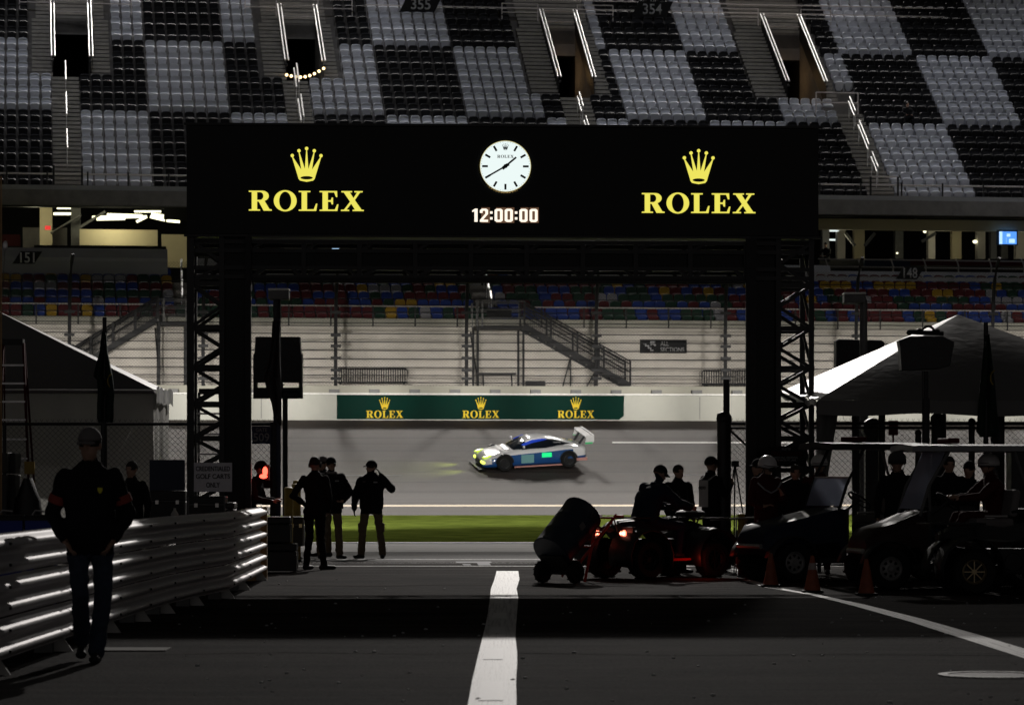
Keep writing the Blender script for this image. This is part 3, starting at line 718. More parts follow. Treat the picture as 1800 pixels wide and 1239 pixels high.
# seats ------------------------------------------------------------
def seat_geo(mb, fn, u, r, w=.465, tall=.80):
    """folding seat: rounded back shell over a folded pan, on a bracket; faces the track"""
    def P(a, b, c): return fn(u+a, r)+dv*b+Vector((0, 0, c))
    h = w/2
    # back shell: upright, rounded corners, a rolled top edge
    back = [(-h*.84, .0), (-h*1.02, .20), (-h*.97, .33), (-h*.70, .375), (h*.70, .375), (h*.97, .33), (h*1.02, .20), (h*.84, 0)]
    f = [P(x, .55+.06*(z/.4)-(.02 if abs(x) < h*.8 else 0), .46+z) for x, z in back]; n = len(f); bk = [p+dv*.05 for p in f]
    mb.add(f+bk, [tuple(range(n)), tuple(reversed(range(n, 2*n)))]+[(i, i+n, (i+1) % n+n, (i+1) % n) for i in range(n)])
    rl = [(-h*.93, .345), (-h*.66, .40), (0, .415), (h*.66, .40), (h*.93, .345)]
    f = [P(x, .52, .46+z-.055) for x, z in rl]; g = [P(x, .54, .46+z) for x, z in rl]; k2 = [P(x, .66, .46+z+.01) for x, z in rl]
    mb.add(f+g+k2, [(i, i+1, i+6, i+5) for i in range(4)]+[(i+5, i+6, i+11, i+10) for i in range(4)])
    # folded pan: front edge up, underside turned down
    pan = [(-h*.95, .36), (-h*.6, .40), (h*.6, .40), (h*.95, .36), (h*.80, .10), (h*.42, -.02), (-h*.42, -.02), (-h*.80, .10)]
    f = [P(x, .44-.22*(z+.02)/.42, .12+z) for x, z in pan]; bk = [p+dv*.07+Vector((0, 0, .05)) for p in f]; n = len(f)
    mb.add(f+bk, [tuple(range(n)), tuple(reversed(range(n, 2*n)))]+[(i, i+n, (i+1) % n+n, (i+1) % n) for i in range(n)])
    for sx in (-1, 1):   # side brackets
        a = P(sx*h*1.09, .26, .06); mb.add([a, a+dv*.30, a+dv*.34+Vector((0, 0, .46)), a+dv*.06+Vector((0, 0, .42))], [(0, 1, 2, 3)])
tmpl = {}
def seat_template(key, mname, fn):
    m = MB(); seat_geo(m, lambda a, b: du*a, 0, 0)
    me = bpy.data.meshes.new(key); me.from_pydata(m.v, [], m.f); me.materials.append(M[mname]); tmpl[key] = me
for k in ('white', 'black', 'blue', 'red', 'green', 'yellow', 'grey'): seat_template(k, 'seat_'+k, None)
PITCH = .548
def visible_px(x, y): return -12 < x < 1812 and -10 < y and not (322 < x < 1446 and 208 < y < 425)
cand = []
for r in range(0, NR):
    for (a, b, c) in blocks:
        if b-a < .1: continue
        sh = 0; col = c if (r//6) % 2 == 1 else ('B' if c == 'W' else 'W')
        if col == 'W': key = 'white'
        else: key = 'black'
        n = max(1, round((b-a)/PITCH)); p = (b-a)/n
        for k in range(n):
            u = a+p*(k+.5)
            if in_vom(u, r, .05) or in_low(u, r, .02): continue
            cand.append((r, u, key))
    if r >= 9:   # seats over the closed part of the lower aisles
        for a, b, ra, rb in lows[3:]:
            for k in range(3):
                u = a+.27+k*.52
                if u < b and not in_vom(u, r, .05): cand.append((r, u, 'white' if (r//6) % 2 else 'black'))
cand.sort(key=lambda t: t[0])
def inside(p, m=0): return visible_px(*proj(p))
nm = {'white': ('pale grey', 'light'), 'black': ('black', 'dark')}
cnt = 0; rest = {'white': MB(), 'black': MB()}
rown = ['front', 'second', 'third', 'fourth', 'fifth', 'sixth', 'seventh', 'eighth', 'ninth']
def sect(x): return 'left of the gantry' if x < 330 else ('above the gantry' if x < 1445 else 'right of the gantry')
nind = 0
for r, u, key in cand:
    p = up(u, r); vx, vy = proj(p+Vector((0, 0, .4)))
    if visible_px(vx, vy) and nind < 296:
        o = bpy.data.objects.new('folding_chair', tmpl[key]); COL.objects.link(o); o.location = p; nind += 1
        ad, gp = nm[key]
        tag(o, '%s folding seat in the %s row of the upper deck, %s' % (ad, rown[min(r, 8)], sect(vx)), 'folding seat', '%s folding seats, %s row of the upper deck %s' % (ad, rown[min(r, 8)], sect(vx)))
    elif -300 < vx < 2100: seat_geo(rest[key], up, u, r)
for key, m_ in rest.items():
    o = m_.build('upper_deck_seats', 'seat_'+key); tag(o, 'remaining %s seats in the checkered upper deck' % nm[key][0], 'seats', kind='stuff')
# section signs 355 and 354 hung on the cross aisle rail
rl = MB()
for z in (.55, 1.0): rl.tube(up(ru(640, 15)[0], 15.0, z), up(U1-9, 15.0, z), .035, 6)
rl.build('cross_railing', 'rail_white', gs)
for s, x in (('355', 737), ('354', 1140)):
    u = ru(x, 22)[0]; c = up(u, 14.8, .75); pn = MB(); w = .85
    pn.prism([(-w-.25, -.42), (w-.15, -.42), (w+.25, .42), (-w+.15, .42)], c, du, (0, 0, 1), .03); pn.build('section_sign', 'sign_dark', gs)
    text(s, c-dv*.02, du, (0, 0, 1), 1.0, .55, 'letter_grey', 'section_number', gs, .02)

# lower deck -------------------------------------------------------
mb = MB(); NL = 6
for r in range(0, NL):
    a, b = U0, U1; z0 = -.05 if r == 0 else -LZR
    mb.add([lo(a, r, z0), lo(b, r, z0), lo(b, r), lo(a, r), lo(b, r)+dv*LV, lo(a, r)+dv*LV], [(0, 1, 2, 3), (3, 2, 4, 5)])
mb.add([lo(U0, NL-1)+dv*LV, lo(U1, NL-1)+dv*LV, lo(U1, NL-1)+dv*20, lo(U0, NL-1)+dv*20], [(0, 1, 2, 3)])
mb.build('lower_tier', 'step', gs)
mb = MB(); mb.sheet([[Vector((0, LD, 0))+du*u+dv*(.02)+Vector((0, 0, z)) for u in (U0, -12, 0, 12, U1)] for z in (3.6, 7.2, LZ-.3)]); mb.build('retaining_wall', 'concrete', gs)
mb = MB(); c = lo(0, 0, -.17)-dv*.12; mb.box(c+Vector((0, 0, SL)), (U1-U0, .3, .3), YS); mb.build('wall_coping', 'wall_conc', gs)
cols = ['blue']*7+['red']*6+['green']*5+['yellow']*2+['grey']*1
gaps = [ru(838, 540, lo)[0], ru(878, 540, lo)[0], ru(296, 505, lo)[0], ru(333, 505, lo)[0]]
frontg = [(ru(835, 555, lo)[0], ru(920, 555, lo)[0])]
nl = 0; restl = {k: MB() for k in ('blue', 'red', 'green', 'yellow', 'grey')}
LP = .515
wob = lambda r: 0
def lvis(x, y): return -10 < x < 1810 and y > 497 and not (322 < x < 440) and not (1308 < x < 1438)
for r in range(0, 6):
    n = int((U1-U0)/LP); prev = None
    for k in range(n):
        u = U0+.3+k*LP
        if gaps[0] < u < gaps[1] and r > 0: continue
        if gaps[2] < u < gaps[3] and r > 0: continue
        key = random.choice(cols)
        if random.random() < .25 and prev: key = prev
        prev = key; p = lo(u, r); vx, vy = proj(p+Vector((0, 0, .4)))
        vis = lvis(vx, vy) or (-10 < vx < 322) or (1440 < vx < 1810)
        if vis and r < 4 and nl < 296:
            o = bpy.data.objects.new('bucket_chair', tmpl[key]); COL.objects.link(o); o.location = p; nl += 1
            pos = 'left of the gantry' if vx < 330 else ('seen through the gate' if vx < 1310 else 'right of the gantry')
            tag(o, '%s seat in the %s row of the lower deck, %s' % (key, rown[r], pos), 'stadium seat', '%s lower deck seats, %s row %s' % (key, rown[r], pos))
        else: seat_geo(restl[key], lo, u, r)
for key, m_ in restl.items():
    o = m_.build('lower_deck_seats', 'seat_'+key); tag(o, 'remaining %s seats in the upper rows of the lower deck' % key, 'seats', kind='stuff')
# lower deck front rail
fr = MB(); fr.tube(lo(U0, -.25, .62+SL), lo(ru(270, 540, lo)[0], -.25, .62+SL), .032, 6); fr.tube(lo(ru(330, 540, lo)[0], -.25, .62+SL), lo(ru(830, 540, lo)[0], -.25, .62+SL), .032, 6); fr.tube(lo(ru(925, 540, lo)[0], -.25, .62+SL), lo(U1, -.25, .62+SL), .032, 6)
fr.build('deck_rail', 'rail_white', gs)
x = -10
while x < 1850:
    if not (835 < x < 925): fr = MB(); u = ru(x, 560, lo)[0]; fr.bar(lo(u, -.3, -.25+SL), lo(u, -.3, .62+SL), .07); fr.build('rail_post', 'dark_metal', gs)
    x += 73.5
# aisle steps with bright handrail pieces in the lower deck
for g0, g1 in ((gaps[0], gaps[1]), (gaps[2], gaps[3])):
    st = MB()
    for k in range(2, 12):
        r = k/2; p0 = lo(g0, r, .02); p1 = lo(g1, r, .02); st.add([p0-Vector((0, 0, .19)), p1-Vector((0, 0, .19)), p1, p0, p1+dv*LV/2, p0+dv*LV/2], [(0, 1, 2, 3), (3, 2, 4, 5)])
    st.build('aisle_steps', 'tread', gs)
    for a, b in ((1.0, 1.9), (2.3, 3.1), (3.5, 4.3), (5, 5.9)):
        h = MB(); uu = g0+(g1-g0)*.45+a*.03; h.tube(lo(uu, a, .9), lo(uu+.05, b, .95), .045, 8); h.tube(lo(uu, a+.1, 0), lo(uu, a+.1, .9), .02, 6); h.build('handrail', 'hand_steel', gs)
# back walls of the lower deck with section numbers 151 and 148
zb = (NL-1)*LZR
def backwall(xa, xb, h0, h1, m='fascia'):
    a = ru(xa, 470, lo)[0]; b = ru(xb, 470, lo)[0]; q = MB()
    p = [(0, h0), (-.10, h0+(h1-h0)*.3), (-.05, h0+(h1-h0)*.75), (.25, h1), (.5, h1)]
    q.sheet([[Vector((0, LD, LZ-SL))+du*u+dv*(NL*LV+d-.2)+Vector((0, 0, zb+z)) for u in (a, b)] for d, z in p]); q.build('section_wall', m, gs)
backwall(-60, 292, .0, 1.75, 'fascia'); backwall(340, 835, 0, 1.35); backwall(882, 1440, 0, 1.3); backwall(1440, 1900, 0, 1.05, 'fascia')
for s, x, y in (('151', 48, 453), ('148', 1600, 480)):
    c = world_at(x, y, LD+NL*LV-.55, YS); k = c.y/F
    pn = MB(); pn.prism([(-26*k, -11*k), (12*k, -11*k), (26*k, 11*k), (-12*k, 11*k)], c, du, (0, 0, 1), .02); pn.build('section_sign', 'sign_dark', gs)
    text(s, c-dv*.03, du, (0, 0, 1), 25*k, 18*k, 'letter_grey' if s == '148' else 'letter_pale', 'section_number', gs, .02)
# concourse between the decks --------------------------------------
def cz(x, y, D): return world_at(x, y, D, YS)
def panel(name, x0, y0, x1, y1, D, m, th=.1, parent=gs):
    a = cz(x0, y1, D); b = cz(x1, y1, D); t = cz(x0, y0, D); q = MB()
    q.prism([(0, 0), ((b-a).length, 0), ((b-a).length, t.z-a.z), (0, t.z-a.z)], a, du, (0, 0, 1), -th); return q.build(name, m, parent)
panel('concourse_back_wall', -200, 340, 2050, 500, 176, 'sign_dark', .2)
panel('concourse_ceiling_beam', -100, 352, 1900, 362, 160, 'sign_dark', .3)
# left part
panel('concourse_column', 70, 352, 92, 437, 163, 'warm_wall', .6); panel('concourse_column', 125, 352, 142, 437, 162, 'grey_steel', .5)
panel('concourse_board', 140, 403, 277, 431, 160, 'warm_wall', .1); panel('concourse_board', 40, 400, 118, 437, 165, 'step', .1)
panel('concourse_side_wall', 284, 412, 330, 470, 168, 'warm_wall', .1)
panel('red_banner', 0, 412, 36, 432, 166, 'crew_red', .05); panel('red_banner', 56, 412, 70, 432, 166, 'crew_red', .05)
panel('exit_sign', 79, 397, 89, 404, 160.5, 'exit_red', .05)
panel('concourse_beam', 60, 431, 292, 437, 158, 'sign_dark', .2)
k = 165/F
for x0, y0, x1, y1, hh in ((100, 366, 126, 366, 3), (94, 376, 126, 376, 4), (162, 382, 205, 381, 4), (170, 386, 220, 385, 3.4), (188, 377, 250, 379, 3.6), (205, 382, 258, 381, 4), (236, 372, 283, 372, 3), (240, 390, 258, 381, 4), (266, 377, 289, 380, 4.5), (264, 381, 290, 387, 4.5), (293, 388, 316, 390, 4)):
    q = MB(); q.tube(cz(x0, y0, 165), cz(x1, y1, 165), hh*k/2*1.1, 8); q.build('fluorescent_tube', 'tube', gs)
panel('section_board', 288, 366, 330, 386, 159, 'sign_dark', .1)
br = MB(); br.bar(cz(140, 400, 161), cz(185, 372, 161), .12); br.bar(cz(142, 378, 161), cz(90, 410, 163), .08); br.build('brace', 'grey_steel', gs)
for x, y, D_, e_ in ((60, 385, 161, 60), (200, 390, 158.5, 130), (310, 395, 164, 60), (1480, 425, 160, 22), (1655, 428, 160, 22), (1800, 428, 160, 22)):
    l = bpy.data.lights.new('concourse_lamp', 'POINT'); lp = bpy.data.objects.new('concourse_lamp', l); COL.objects.link(lp); lp.location = cz(x, y, D_); l.energy = e_; l.color = (1, .95, .62); l.shadow_soft_size = .3
# middle, glimpsed through the truss
panel('concourse_board', 500, 425, 720, 470, 166, 'step', .1); panel('concourse_board', 900, 425, 1200, 470, 166, 'grey_steel', .1)
for x in (640, 720, 840, 1090, 1170): panel('ceiling_lamp', x, 432, x+22, 436, 160, 'tube' if x in (1090,) else 'wall_conc', .2)
panel('blue_screen', 584, 432, 596, 440, 158, 'screen_pale', .1)
# right part: beam, columns, braces, lamps, screen
panel('concourse_beam', 1438, 384, 1900, 403, 158, 'warm_wall', .4)
for x0, x1, m_ in ((1446, 1458, 'seat_grey'), (1472, 1486, 'concrete'), (1502, 1520, 'warm_wall'), (1574, 1588, 'grey_steel'), (1632, 1644, 'concrete'), (1674, 1690, 'warm_wall'), (1718, 1732, 'concrete'), (1742, 1752, 'seat_grey'), (1760, 1772, 'grey_steel'), (1786, 1815, 'concrete')):
    panel('concourse_column', x0, 403, x1, 455, 162+(x0 % 3), m_, .4)
q = MB()
for a, b, c, d in ((1486, 410, 1503, 432), (1520, 432, 1538, 410), (1552, 388, 1575, 405), (1588, 405, 1612, 386), (1620, 425, 1645, 410)): q.bar(cz(a, b, 160), cz(c, d, 160), .14)
q.build('brace', 'grey_steel', gs)
for x, y, rr in ((1626, 407, .10), (1714, 425, .12), (1577, 445, .06)):
    q = MB(); q.ell(cz(x, y, 164), (rr, rr, rr*.7), 10, 8); q.build('ceiling_lamp', 'tube', gs)
for x in (1456, 1456): pass
panel('ceiling_lamp', 1455, 404, 1475, 407, 164, 'lamp_white', .1); panel('ceiling_lamp', 1455, 420, 1475, 423, 165, 'lamp_white', .1)
panel('low_wall', 1438, 455, 1900, 472, 161, 'sign_dark', .2)
panel('blue_drum_row', 1520, 458, 1600, 468, 158.6, 'cart_blue', .3); panel('brown_board_row', 1600, 456, 1800, 466, 158.8, 'crew_red', .1)
tv = thing('television', 'television with bright blue picture hanging in the concourse at the right', 'television', cz(1770, 417, 158))
panel('housing', 1752, 404, 1789, 431, 158, 'black_panel', .12, tv)
panel('screen', 1757, 407, 1787, 429, 157.8, 'screen', .05, tv)
for a, b, c, d in ((1753, 407, 1762, 429), (1766, 411, 1776, 416), (1770, 420, 1784, 427), (1765, 418, 1769, 428)): panel('picture_patch', a+4, b, c, d, 157.7, 'screen_pale', .03, tv)
# curved-top railing in front of the 148 wall
q = MB()
for z in (455, 468): q.tube(cz(1438, z, 157), cz(1900, z+6, 157), .035, 6)
for k_ in range(9):
    x = 1455+k_*57.5; q.path([cz(x, 490, 157.2), cz(x, 468, 157), cz(x-2, 461, 156.9), cz(x-5, 455, 156.8)], .035, 6)
q.build('concourse_railing', 'steel', gs)
# ================================================================== TRACK WALL, CATCH FENCE
def T(x, y, D=137.2): return world_at(x, y, D, YT)
dt = Vector((math.cos(YT), math.sin(YT), 0)); nt_ = Vector((-math.sin(YT), math.cos(YT), 0))
wz0 = T(900, 738).z; wz1 = T(900, 694.5).z; wz2 = T(900, 678.5, 138.4).z
tw = thing('track_wall', 'long white concrete wall along the outer edge of the race track', 'wall', (0, 137.3, 3.8))
ucut0 = T(592, 700).x/math.cos(YT); ucut1 = T(1097, 700).x/math.cos(YT)
mb = MB(); B0 = Vector((0, 137.2, 0))
mb.sheet([[B0+dt*u+nt_*d+Vector((0, 0, z)) for u in (-60, 0, 60)] for d, z in ((0, 3.7), (0, wz1), (.5, wz1), (.5, wz1-.3))]); mb.build('barrier', 'safer', tw)
mb = MB()
for u in range(-60, 60, 1):
    pass
for k_ in range(-9, 10): mb.box(B0+dt*(k_*6.1+1.8)-nt_*.004+Vector((0, 0, (wz0+wz1)/2)), (.03, .01, wz1-wz0-.1), YT)
mb.build('barrier_joint', 'grey_steel', tw)
mb = MB(); mb.sheet([[B0+dt*u+nt_*d+Vector((0, 0, z)) for u in (-60, 0, 60)] for d, z in ((1.1, 3.7), (1.1, wz2), (1.6, wz2), (1.6, 3.7))]); mb.build('rear_wall', 'wall_conc', tw)
mb = MB(); mb.sheet([[B0+dt*u+nt_*d+Vector((0, 0, z)) for u in (-60, 60)] for d, z in ((-.02, wz1+.012), (-.02, wz1+.075), (.3, wz1+.075), (.3, wz1+.012))]); mb.build('top_cap', 'white_paint', tw)
for k_ in range(-17, 19):
    u = (T(660+k_*71.2, 690).x)/math.cos(YT)
    if abs(u) > 30: continue
    q = MB(); c = B0+dt*u+nt_*.75+Vector((0, 0, wz1+.16)); q.box(c, (.42, .3, .17), YT); q.box(c-nt_*.17-Vector((0, 0, .03)), (.26, .04, .09), YT); q.build('wall_bracket', 'grey_steel', tw)
bn = thing('banner', 'dark green banner with three gold crowns along the white track wall', 'banner', B0+dt*(ucut0)+Vector((0, 0, wz0)))
mb = MB(); a = B0-nt_*.03; h = wz1-wz0-.02
pts = [(ucut0, .01), (ucut1-.22, .01), (ucut1-.02, .16), (ucut1, h), (ucut0, h)]
mb.prism(pts, a+Vector((0, 0, wz0+.01)), dt, (0, 0, 1), -.02); mb.build('banner_cloth', 'green_banner', bn)
for x in (676, 845, 1012):
    u = T(x, 715).x/math.cos(YT); kk = T(x, 715).y/F; yy = a-nt_*.035+dt*u
    crown(yy+Vector((0, 0, HC+(HY-709)*kk)), dt, (0, 0, 1), 20*kk, 22*kk, 'gold', 'crown_emblem', bn, -.008)
    serif('ROLEX', yy+Vector((0, 0, HC+(HY-728)*kk)), dt, (0, 0, 1), 65*kk, 13.5*kk, 'gold', 'lettering', bn, -.008)
cf = thing('catch_fence', 'tall steel catch fence with curved posts and cables above the track wall', 'fence', (0, 138.3, wz2))
fz = lambda t: wz2+5.35*t
for x in (122-228, 122, 357, 590, 820, 1048, 1275, 1505, 1745, 1975):
    b = T(x, 678, 138.1); q = MB(); xx = (-1 if x > 1300 else 0)
    top = [(0, 0), (0, 2.3), (.05, 3.6), (.16, 4.5), (.34, 5.1), (.52, 5.4)]
    q.path([b-nt_*d+dt*(.26*d*1.2)+Vector((0, 0, z)) for d, z in top], .075, 8)
    for z in (.3, .65, 1.15, 1.65, 2.1, 3.05): q.box(b-nt_*.1+Vector((0, 0, z)), (.42, .16, .12), YT)
    q.build('fence_post', 'dark_metal', cf)
q = MB(); zs = [.12, .42, .75, 1.1, 1.45, 1.8, 2.15, 2.6, 3.05, 3.6, 4.3]
B1 = Vector((0, 138.0, wz2))
for z in zs: q.tube(B1+dt*-36+Vector((0, 0, z)), B1+dt*36+Vector((0, 0, z)), .019, 4, caps=False)
q.build('cables', 'dark_metal', cf)
q = MB(); H_ = 5.1; st = .13; x = -32-H_
def wire(q, p, r_, e): # flat-ish thin three sided wire
    q.tube(p, e, r_, 3, caps=False)
while x < 32:
    for s_ in (1, -1):
        a = x if s_ > 0 else x+H_; b = a+s_*H_
        wire(q, B1+nt_*.06+dt*a, .0042, B1+nt_*.06+dt*b+Vector((0, 0, H_)))
    x += st
q.build('wire_mesh', 'dark_metal', cf)

# ================================================================== STEEL STAIRS ON THE LOWER WALL
DS = 145.2
def ST(x, y, D=DS): return world_at(x, y, D, YS)
def stairs(label, px0, px1, pyt, pyb, sx, sy, ex_, ey):
    """platform between px0..px1 with floor at pyb and rail top at pyt; flight from (sx,sy) to (ex,ey)"""
    s = thing('steel_stair', label, 'stairs', ST((px0+px1)/2, 680))
    q = MB(); a = ST(px0, pyb); b = ST(px1, pyb); q.add([a, b, b+dv*1.6, a+dv*1.6]+[p-Vector((0, 0, .14)) for p in (a, b, b+dv*1.6, a+dv*1.6)], [(0, 1, 2, 3), (7, 6, 5, 4), (0, 4, 5, 1), (1, 5, 6, 2), (2, 6, 7, 3), (3, 7, 4, 0)])
    q.build('landing', 'dark_metal', s)
    for D in (0, 1.5):
        for x in (px0+2, px1-2):
            q = MB(); q.bar(ST(x, 680)+dv*D, ST(x, pyb)+dv*D, .10); q.build('support_post', 'dark_metal', s)
    q = MB(); q.bar(ST(px0+2, 672)+dv*0, ST(px0-3, pyb+8)+dv*1.5, .05); q.build('brace', 'dark_metal', s)
    for D in (0, 1.55):
        q = MB()
        for z in (pyt, (pyt*2+pyb)/3, (pyt+pyb*2)/3): q.tube(ST(px0, z)+dv*D, ST(px1, z)+dv*D, .03, 6)
        for x in (px0, px1, px0+10): q.bar(ST(x, pyt)+dv*D, ST(x, pyb)+dv*D, .08)
        q.build('landing_railing', 'grey_steel', s)
    q = MB(); n = 13
    for D in (0, 1.25): q.bar(ST(sx, sy)+dv*D, ST(ex_, ey)+dv*D, .06, .24)
    q.build('stringer', 'dark_metal', s)
    q = MB()
    for k in range(n):
        t = (k+.5)/n; p = ST(sx+(ex_-sx)*t, sy+(ey-sy)*t); q.box(p+dv*.62+Vector((0, 0, .06)), (.28, 1.2, .04), YS)
    q.build('treads', 'concrete', s)
    for D in (0, 1.25):
        q = MB(); hh = pyb-pyt
        for z in (hh, hh-5, hh*.55): q.tube(ST(sx, sy-z)+dv*D, ST(ex_, ey-z)+dv*D, .03, 6)
        for k in range(5):
            t = k/4; x = sx+(ex_-sx)*t; y = sy+(ey-sy)*t; q.bar(ST(x, y)+dv*D, ST(x, y-hh)+dv*D, .085)
        for k in range(56):
            t = (k+.5)/56; x = sx+(ex_-sx)*t; y = sy+(ey-sy)*t; q.tube(ST(x, y-2)+dv*D, ST(x, y-hh)+dv*D, .008, 3)
        q.build('stair_railing', 'dark_metal', s)
    return s
s1 = stairs('steel stair running down to the right from a landing, seen through the gate', 838, 922, 530, 573, 922, 574, 1108, 678)
q = MB()
for x, y in ((1003, 628), (1045, 655)):
    q.bar(ST(x, y), ST(x, 680), .06); q.bar(ST(x, y), ST(x-14, 680), .05)
q.build('stair_leg', 'dark_metal', s1)
stairs('steel stair running down to the left from a landing, above the left tent', 278, 330, 526, 566, 278, 560, 120, 655)
bx = MB(); c = ST(878, 550)+dv*.1; bx.box(c, (1.1, .05, .38), YS); o = bx.build('board', 'sign_dark', s1); 
b = thing('bench_table', 'long dark table under the landing of the steel stair', 'table', ST(870, 679, 144.6)); q = MB()
q.bar(ST(838, 657, 144.6), ST(906, 657, 144.6), .5, .08); q.build('tabletop', 'dark_metal', b)
for x in (849, 899):
    q = MB(); q.bar(ST(x, 658, 144.6), ST(x+1, 679, 144.6), .07); q.build('leg', 'dark_metal', b)
q = MB(); q.box(ST(941, 674, 144.4), (.85, .3, .22), YS); q.box(ST(941, 671, 144.4), (.7, .35, .06), YS); o = q.build('equipment_box', 'dark_metal'); tag(o, 'low black box on the ground beside the table under the stair', 'box')
def barricade(x0, x1, y0, y1, lab):
    b = thing('crowd_barrier', lab, 'barrier', ST((x0+x1)/2, y1, 143.8), group='crowd barriers along the stand wall'); q = MB(); D = 143.8
    c0 = [ST(x0, y1-2, D), ST(x0, y0+3, D), ST(x0+3, y0, D), ST(x1-3, y0, D), ST(x1, y0+3, D), ST(x1, y1-2, D)]
    q.path(c0, .035, 6, closed=True); q.build('frame', 'dark_metal', b); q = MB(); n = int((x1-x0)/4.1)
    for k in range(1, n): x = x0+(x1-x0)*k/n; q.tube(ST(x, y0, D), ST(x, y1-2, D), .022, 5)
    q.build('bars', 'dark_metal', b); q = MB()
    for x in (x0+6, x1-6): q.bar(ST(x, y1, D)-dv*.3, ST(x, y1, D)+dv*.3, .05)
    q.build('feet', 'dark_metal', b)
barricade(592, 716, 648, 674, 'dark crowd barrier under the wall left of the steel stair')
barricade(1234, 1330, 651, 678, 'dark crowd barrier right of the black arrow sign')
sg = thing('direction_sign', 'black sign on the concrete wall with a stair arrow and two words', 'sign', ST(1166, 609, 146.8)); kk = 146.8/F
q = MB(); q.box(ST(1166, 609, 146.8), (84*kk, .05, 24*kk), YS); q.build('panel', 'sign_dark', sg)
c = ST(1166, 609, 146.75)-dv*.03
text('ALL', c+du*(2*kk)+Vector((0, 0, 5.2*kk)), du, (0, 0, 1), 15*kk, 8*kk, 'letter_grey', 'lettering', sg, .01)
text('SECTIONS', c+du*(16*kk)+Vector((0, 0, -5.5*kk)), du, (0, 0, 1), 43*kk, 8*kk, 'letter_grey', 'lettering', sg, .01)
q = MB(); o2 = c-du*(26*kk)
q.prism([(-10*kk, 6*kk), (-5*kk, 6*kk), (-5*kk, 2*kk), (0, 2*kk), (0, -2*kk), (4*kk, -2*kk), (4*kk, -6*kk), (8*kk, -6*kk), (8*kk, -8*kk), (2*kk, -8*kk), (2*kk, -4*kk), (-2*kk, -4*kk), (-2*kk, 0), (-7*kk, 0), (-7*kk, 4*kk), (-10*kk, 4*kk)], o2, du, (0, 0, 1), .01)
q.prism([(2*kk, 9*kk), (12*kk, 9*kk), (9*kk, 6.5*kk), (13*kk, 2*kk), (11*kk, 0), (6.5*kk, 4*kk), (3*kk, 1*kk)], o2, du, (0, 0, 1), .01)
q.build('arrow_mark', 'letter_grey', sg)

# ================================================================== GANTRY
YG = R(3.0); DG = 51.0
gx = Vector((math.cos(YG), math.sin(YG), 0)); gy = Vector((-math.sin(YG), math.cos(YG), 0)); Z = Vector((0, 0, 1))
def G(x, y, d=0.):   # photo position on the sign's front plane, pushed d metres back
    return world_at(x, y, DG, YG)+gy*d
gn = thing('gantry', 'black truss gantry over the road with a lit clock and two gold crown emblems', 'gantry', G(884, 1005))
kg = DG/F
a = G(328, 412); b = G(1439, 415); tl = G(328, 219); W_ = (b-a).length
mb = MB(); hs = tl.z-a.z
mb.prism([(0, 0), (W_, 0), (W_, hs), (0, hs)], a, gx, Z, -1.1); o = mb.build('sign_box', 'black_panel', gn, bevel=.01)
mb = MB()
for zz in (a.z-.02, tl.z+.005): mb.bar(Vector((a.x, a.y, zz))-gx*.04-gy*.03, Vector((a.x, a.y, zz))+gx*(W_+.04)-gy*.03, .06, .035)
for z_ in (a.z-.02, tl.z+.005): mb.bar(Vector((a.x, a.y, z_))-gx*.02+gy*1.13, Vector((a.x, a.y, z_))+gx*(W_+.02)+gy*1.13, .05, .03)
mb.build('sign_trim', 'black_metal', gn)
F_ = -.02
crown(G(539, 290, F_), gx, Z, 57*kg, 61*kg, 'lamp_yellow', 'crown_emblem', gn, -.015)
serif('ROLEX', G(538.5, 353.5, F_), gx, Z, 201*kg, 37*kg, 'lamp_yellow', 'lettering', gn, -.015)
crown(G(1228, 294, F_), gx, Z, 57*kg*1.01, 61*kg*1.01, 'lamp_yellow', 'crown_emblem', gn, -.015)
serif('ROLEX', G(1228, 357.5, F_), gx, Z, 201*kg, 37*kg, 'lamp_yellow', 'lettering', gn, -.015)
# clock
ck = bpy.data.objects.new('clock', None); COL.objects.link(ck); ck.parent = gn; cc = G(888, 293.5, -.02); ck.location = cc-off(gn); ORG[ck.name] = cc
rc = 44*kg; rotc = Matrix.Rotation(YG, 3, 'Z')
def disc(q, c, r, d, n=48):
    ring = [c+gx*r*math.cos(2*math.pi*i/n)+Z*r*math.sin(2*math.pi*i/n) for i in range(n)]
    q.add(ring+[p-gy*d for p in ring], [tuple(range(n, 2*n)), tuple(reversed(range(n)))]+[(i, i+n, (i+1) % n+n, (i+1) % n) for i in range(n)])
q = MB(); disc(q, cc, rc, .05); q.build('dial', 'lamp_white', ck)
q = MB(); n = 120; vs = []; fs = []
for i in range(n):
    t = 2*math.pi*i/n; fl = 1.5*kg*(.5 if i % 2 else 0)
    for r_, d_ in ((rc-.001, .055), (rc+.8*kg, .075), (rc+2.6*kg+fl, .05), (rc+3.2*kg+fl, .0)): vs.append(cc+gx*r_*math.cos(t)+Z*r_*math.sin(t)-gy*d_)
for i in range(n):
    j = (i+1) % n; fs += [(i*4+k_, i*4+k_+1, j*4+k_+1, j*4+k_) for k_ in range(3)]
q.add(vs, fs); q.build('bezel', 'gold_metal', ck)
fc = cc-gy*.058
for hh in range(1, 12):
    t = R(90-30*hh); q = MB(); d = gx*math.cos(t)+Z*math.sin(t); q.bar(fc+d*rc*.70, fc+d*rc*.93, 3.6*kg, .008, up=(gy)); q.build('hour_marker', 'ink', ck)
q = MB()
for mm in range(60):
    t = R(6*mm); d = gx*math.cos(t)+Z*math.sin(t)
    if mm % 5: q.bar(fc+d*rc*.95, fc+d*rc*.975, .6*kg, .005, up=gy)
q.build('minute_track', 'ink', ck)
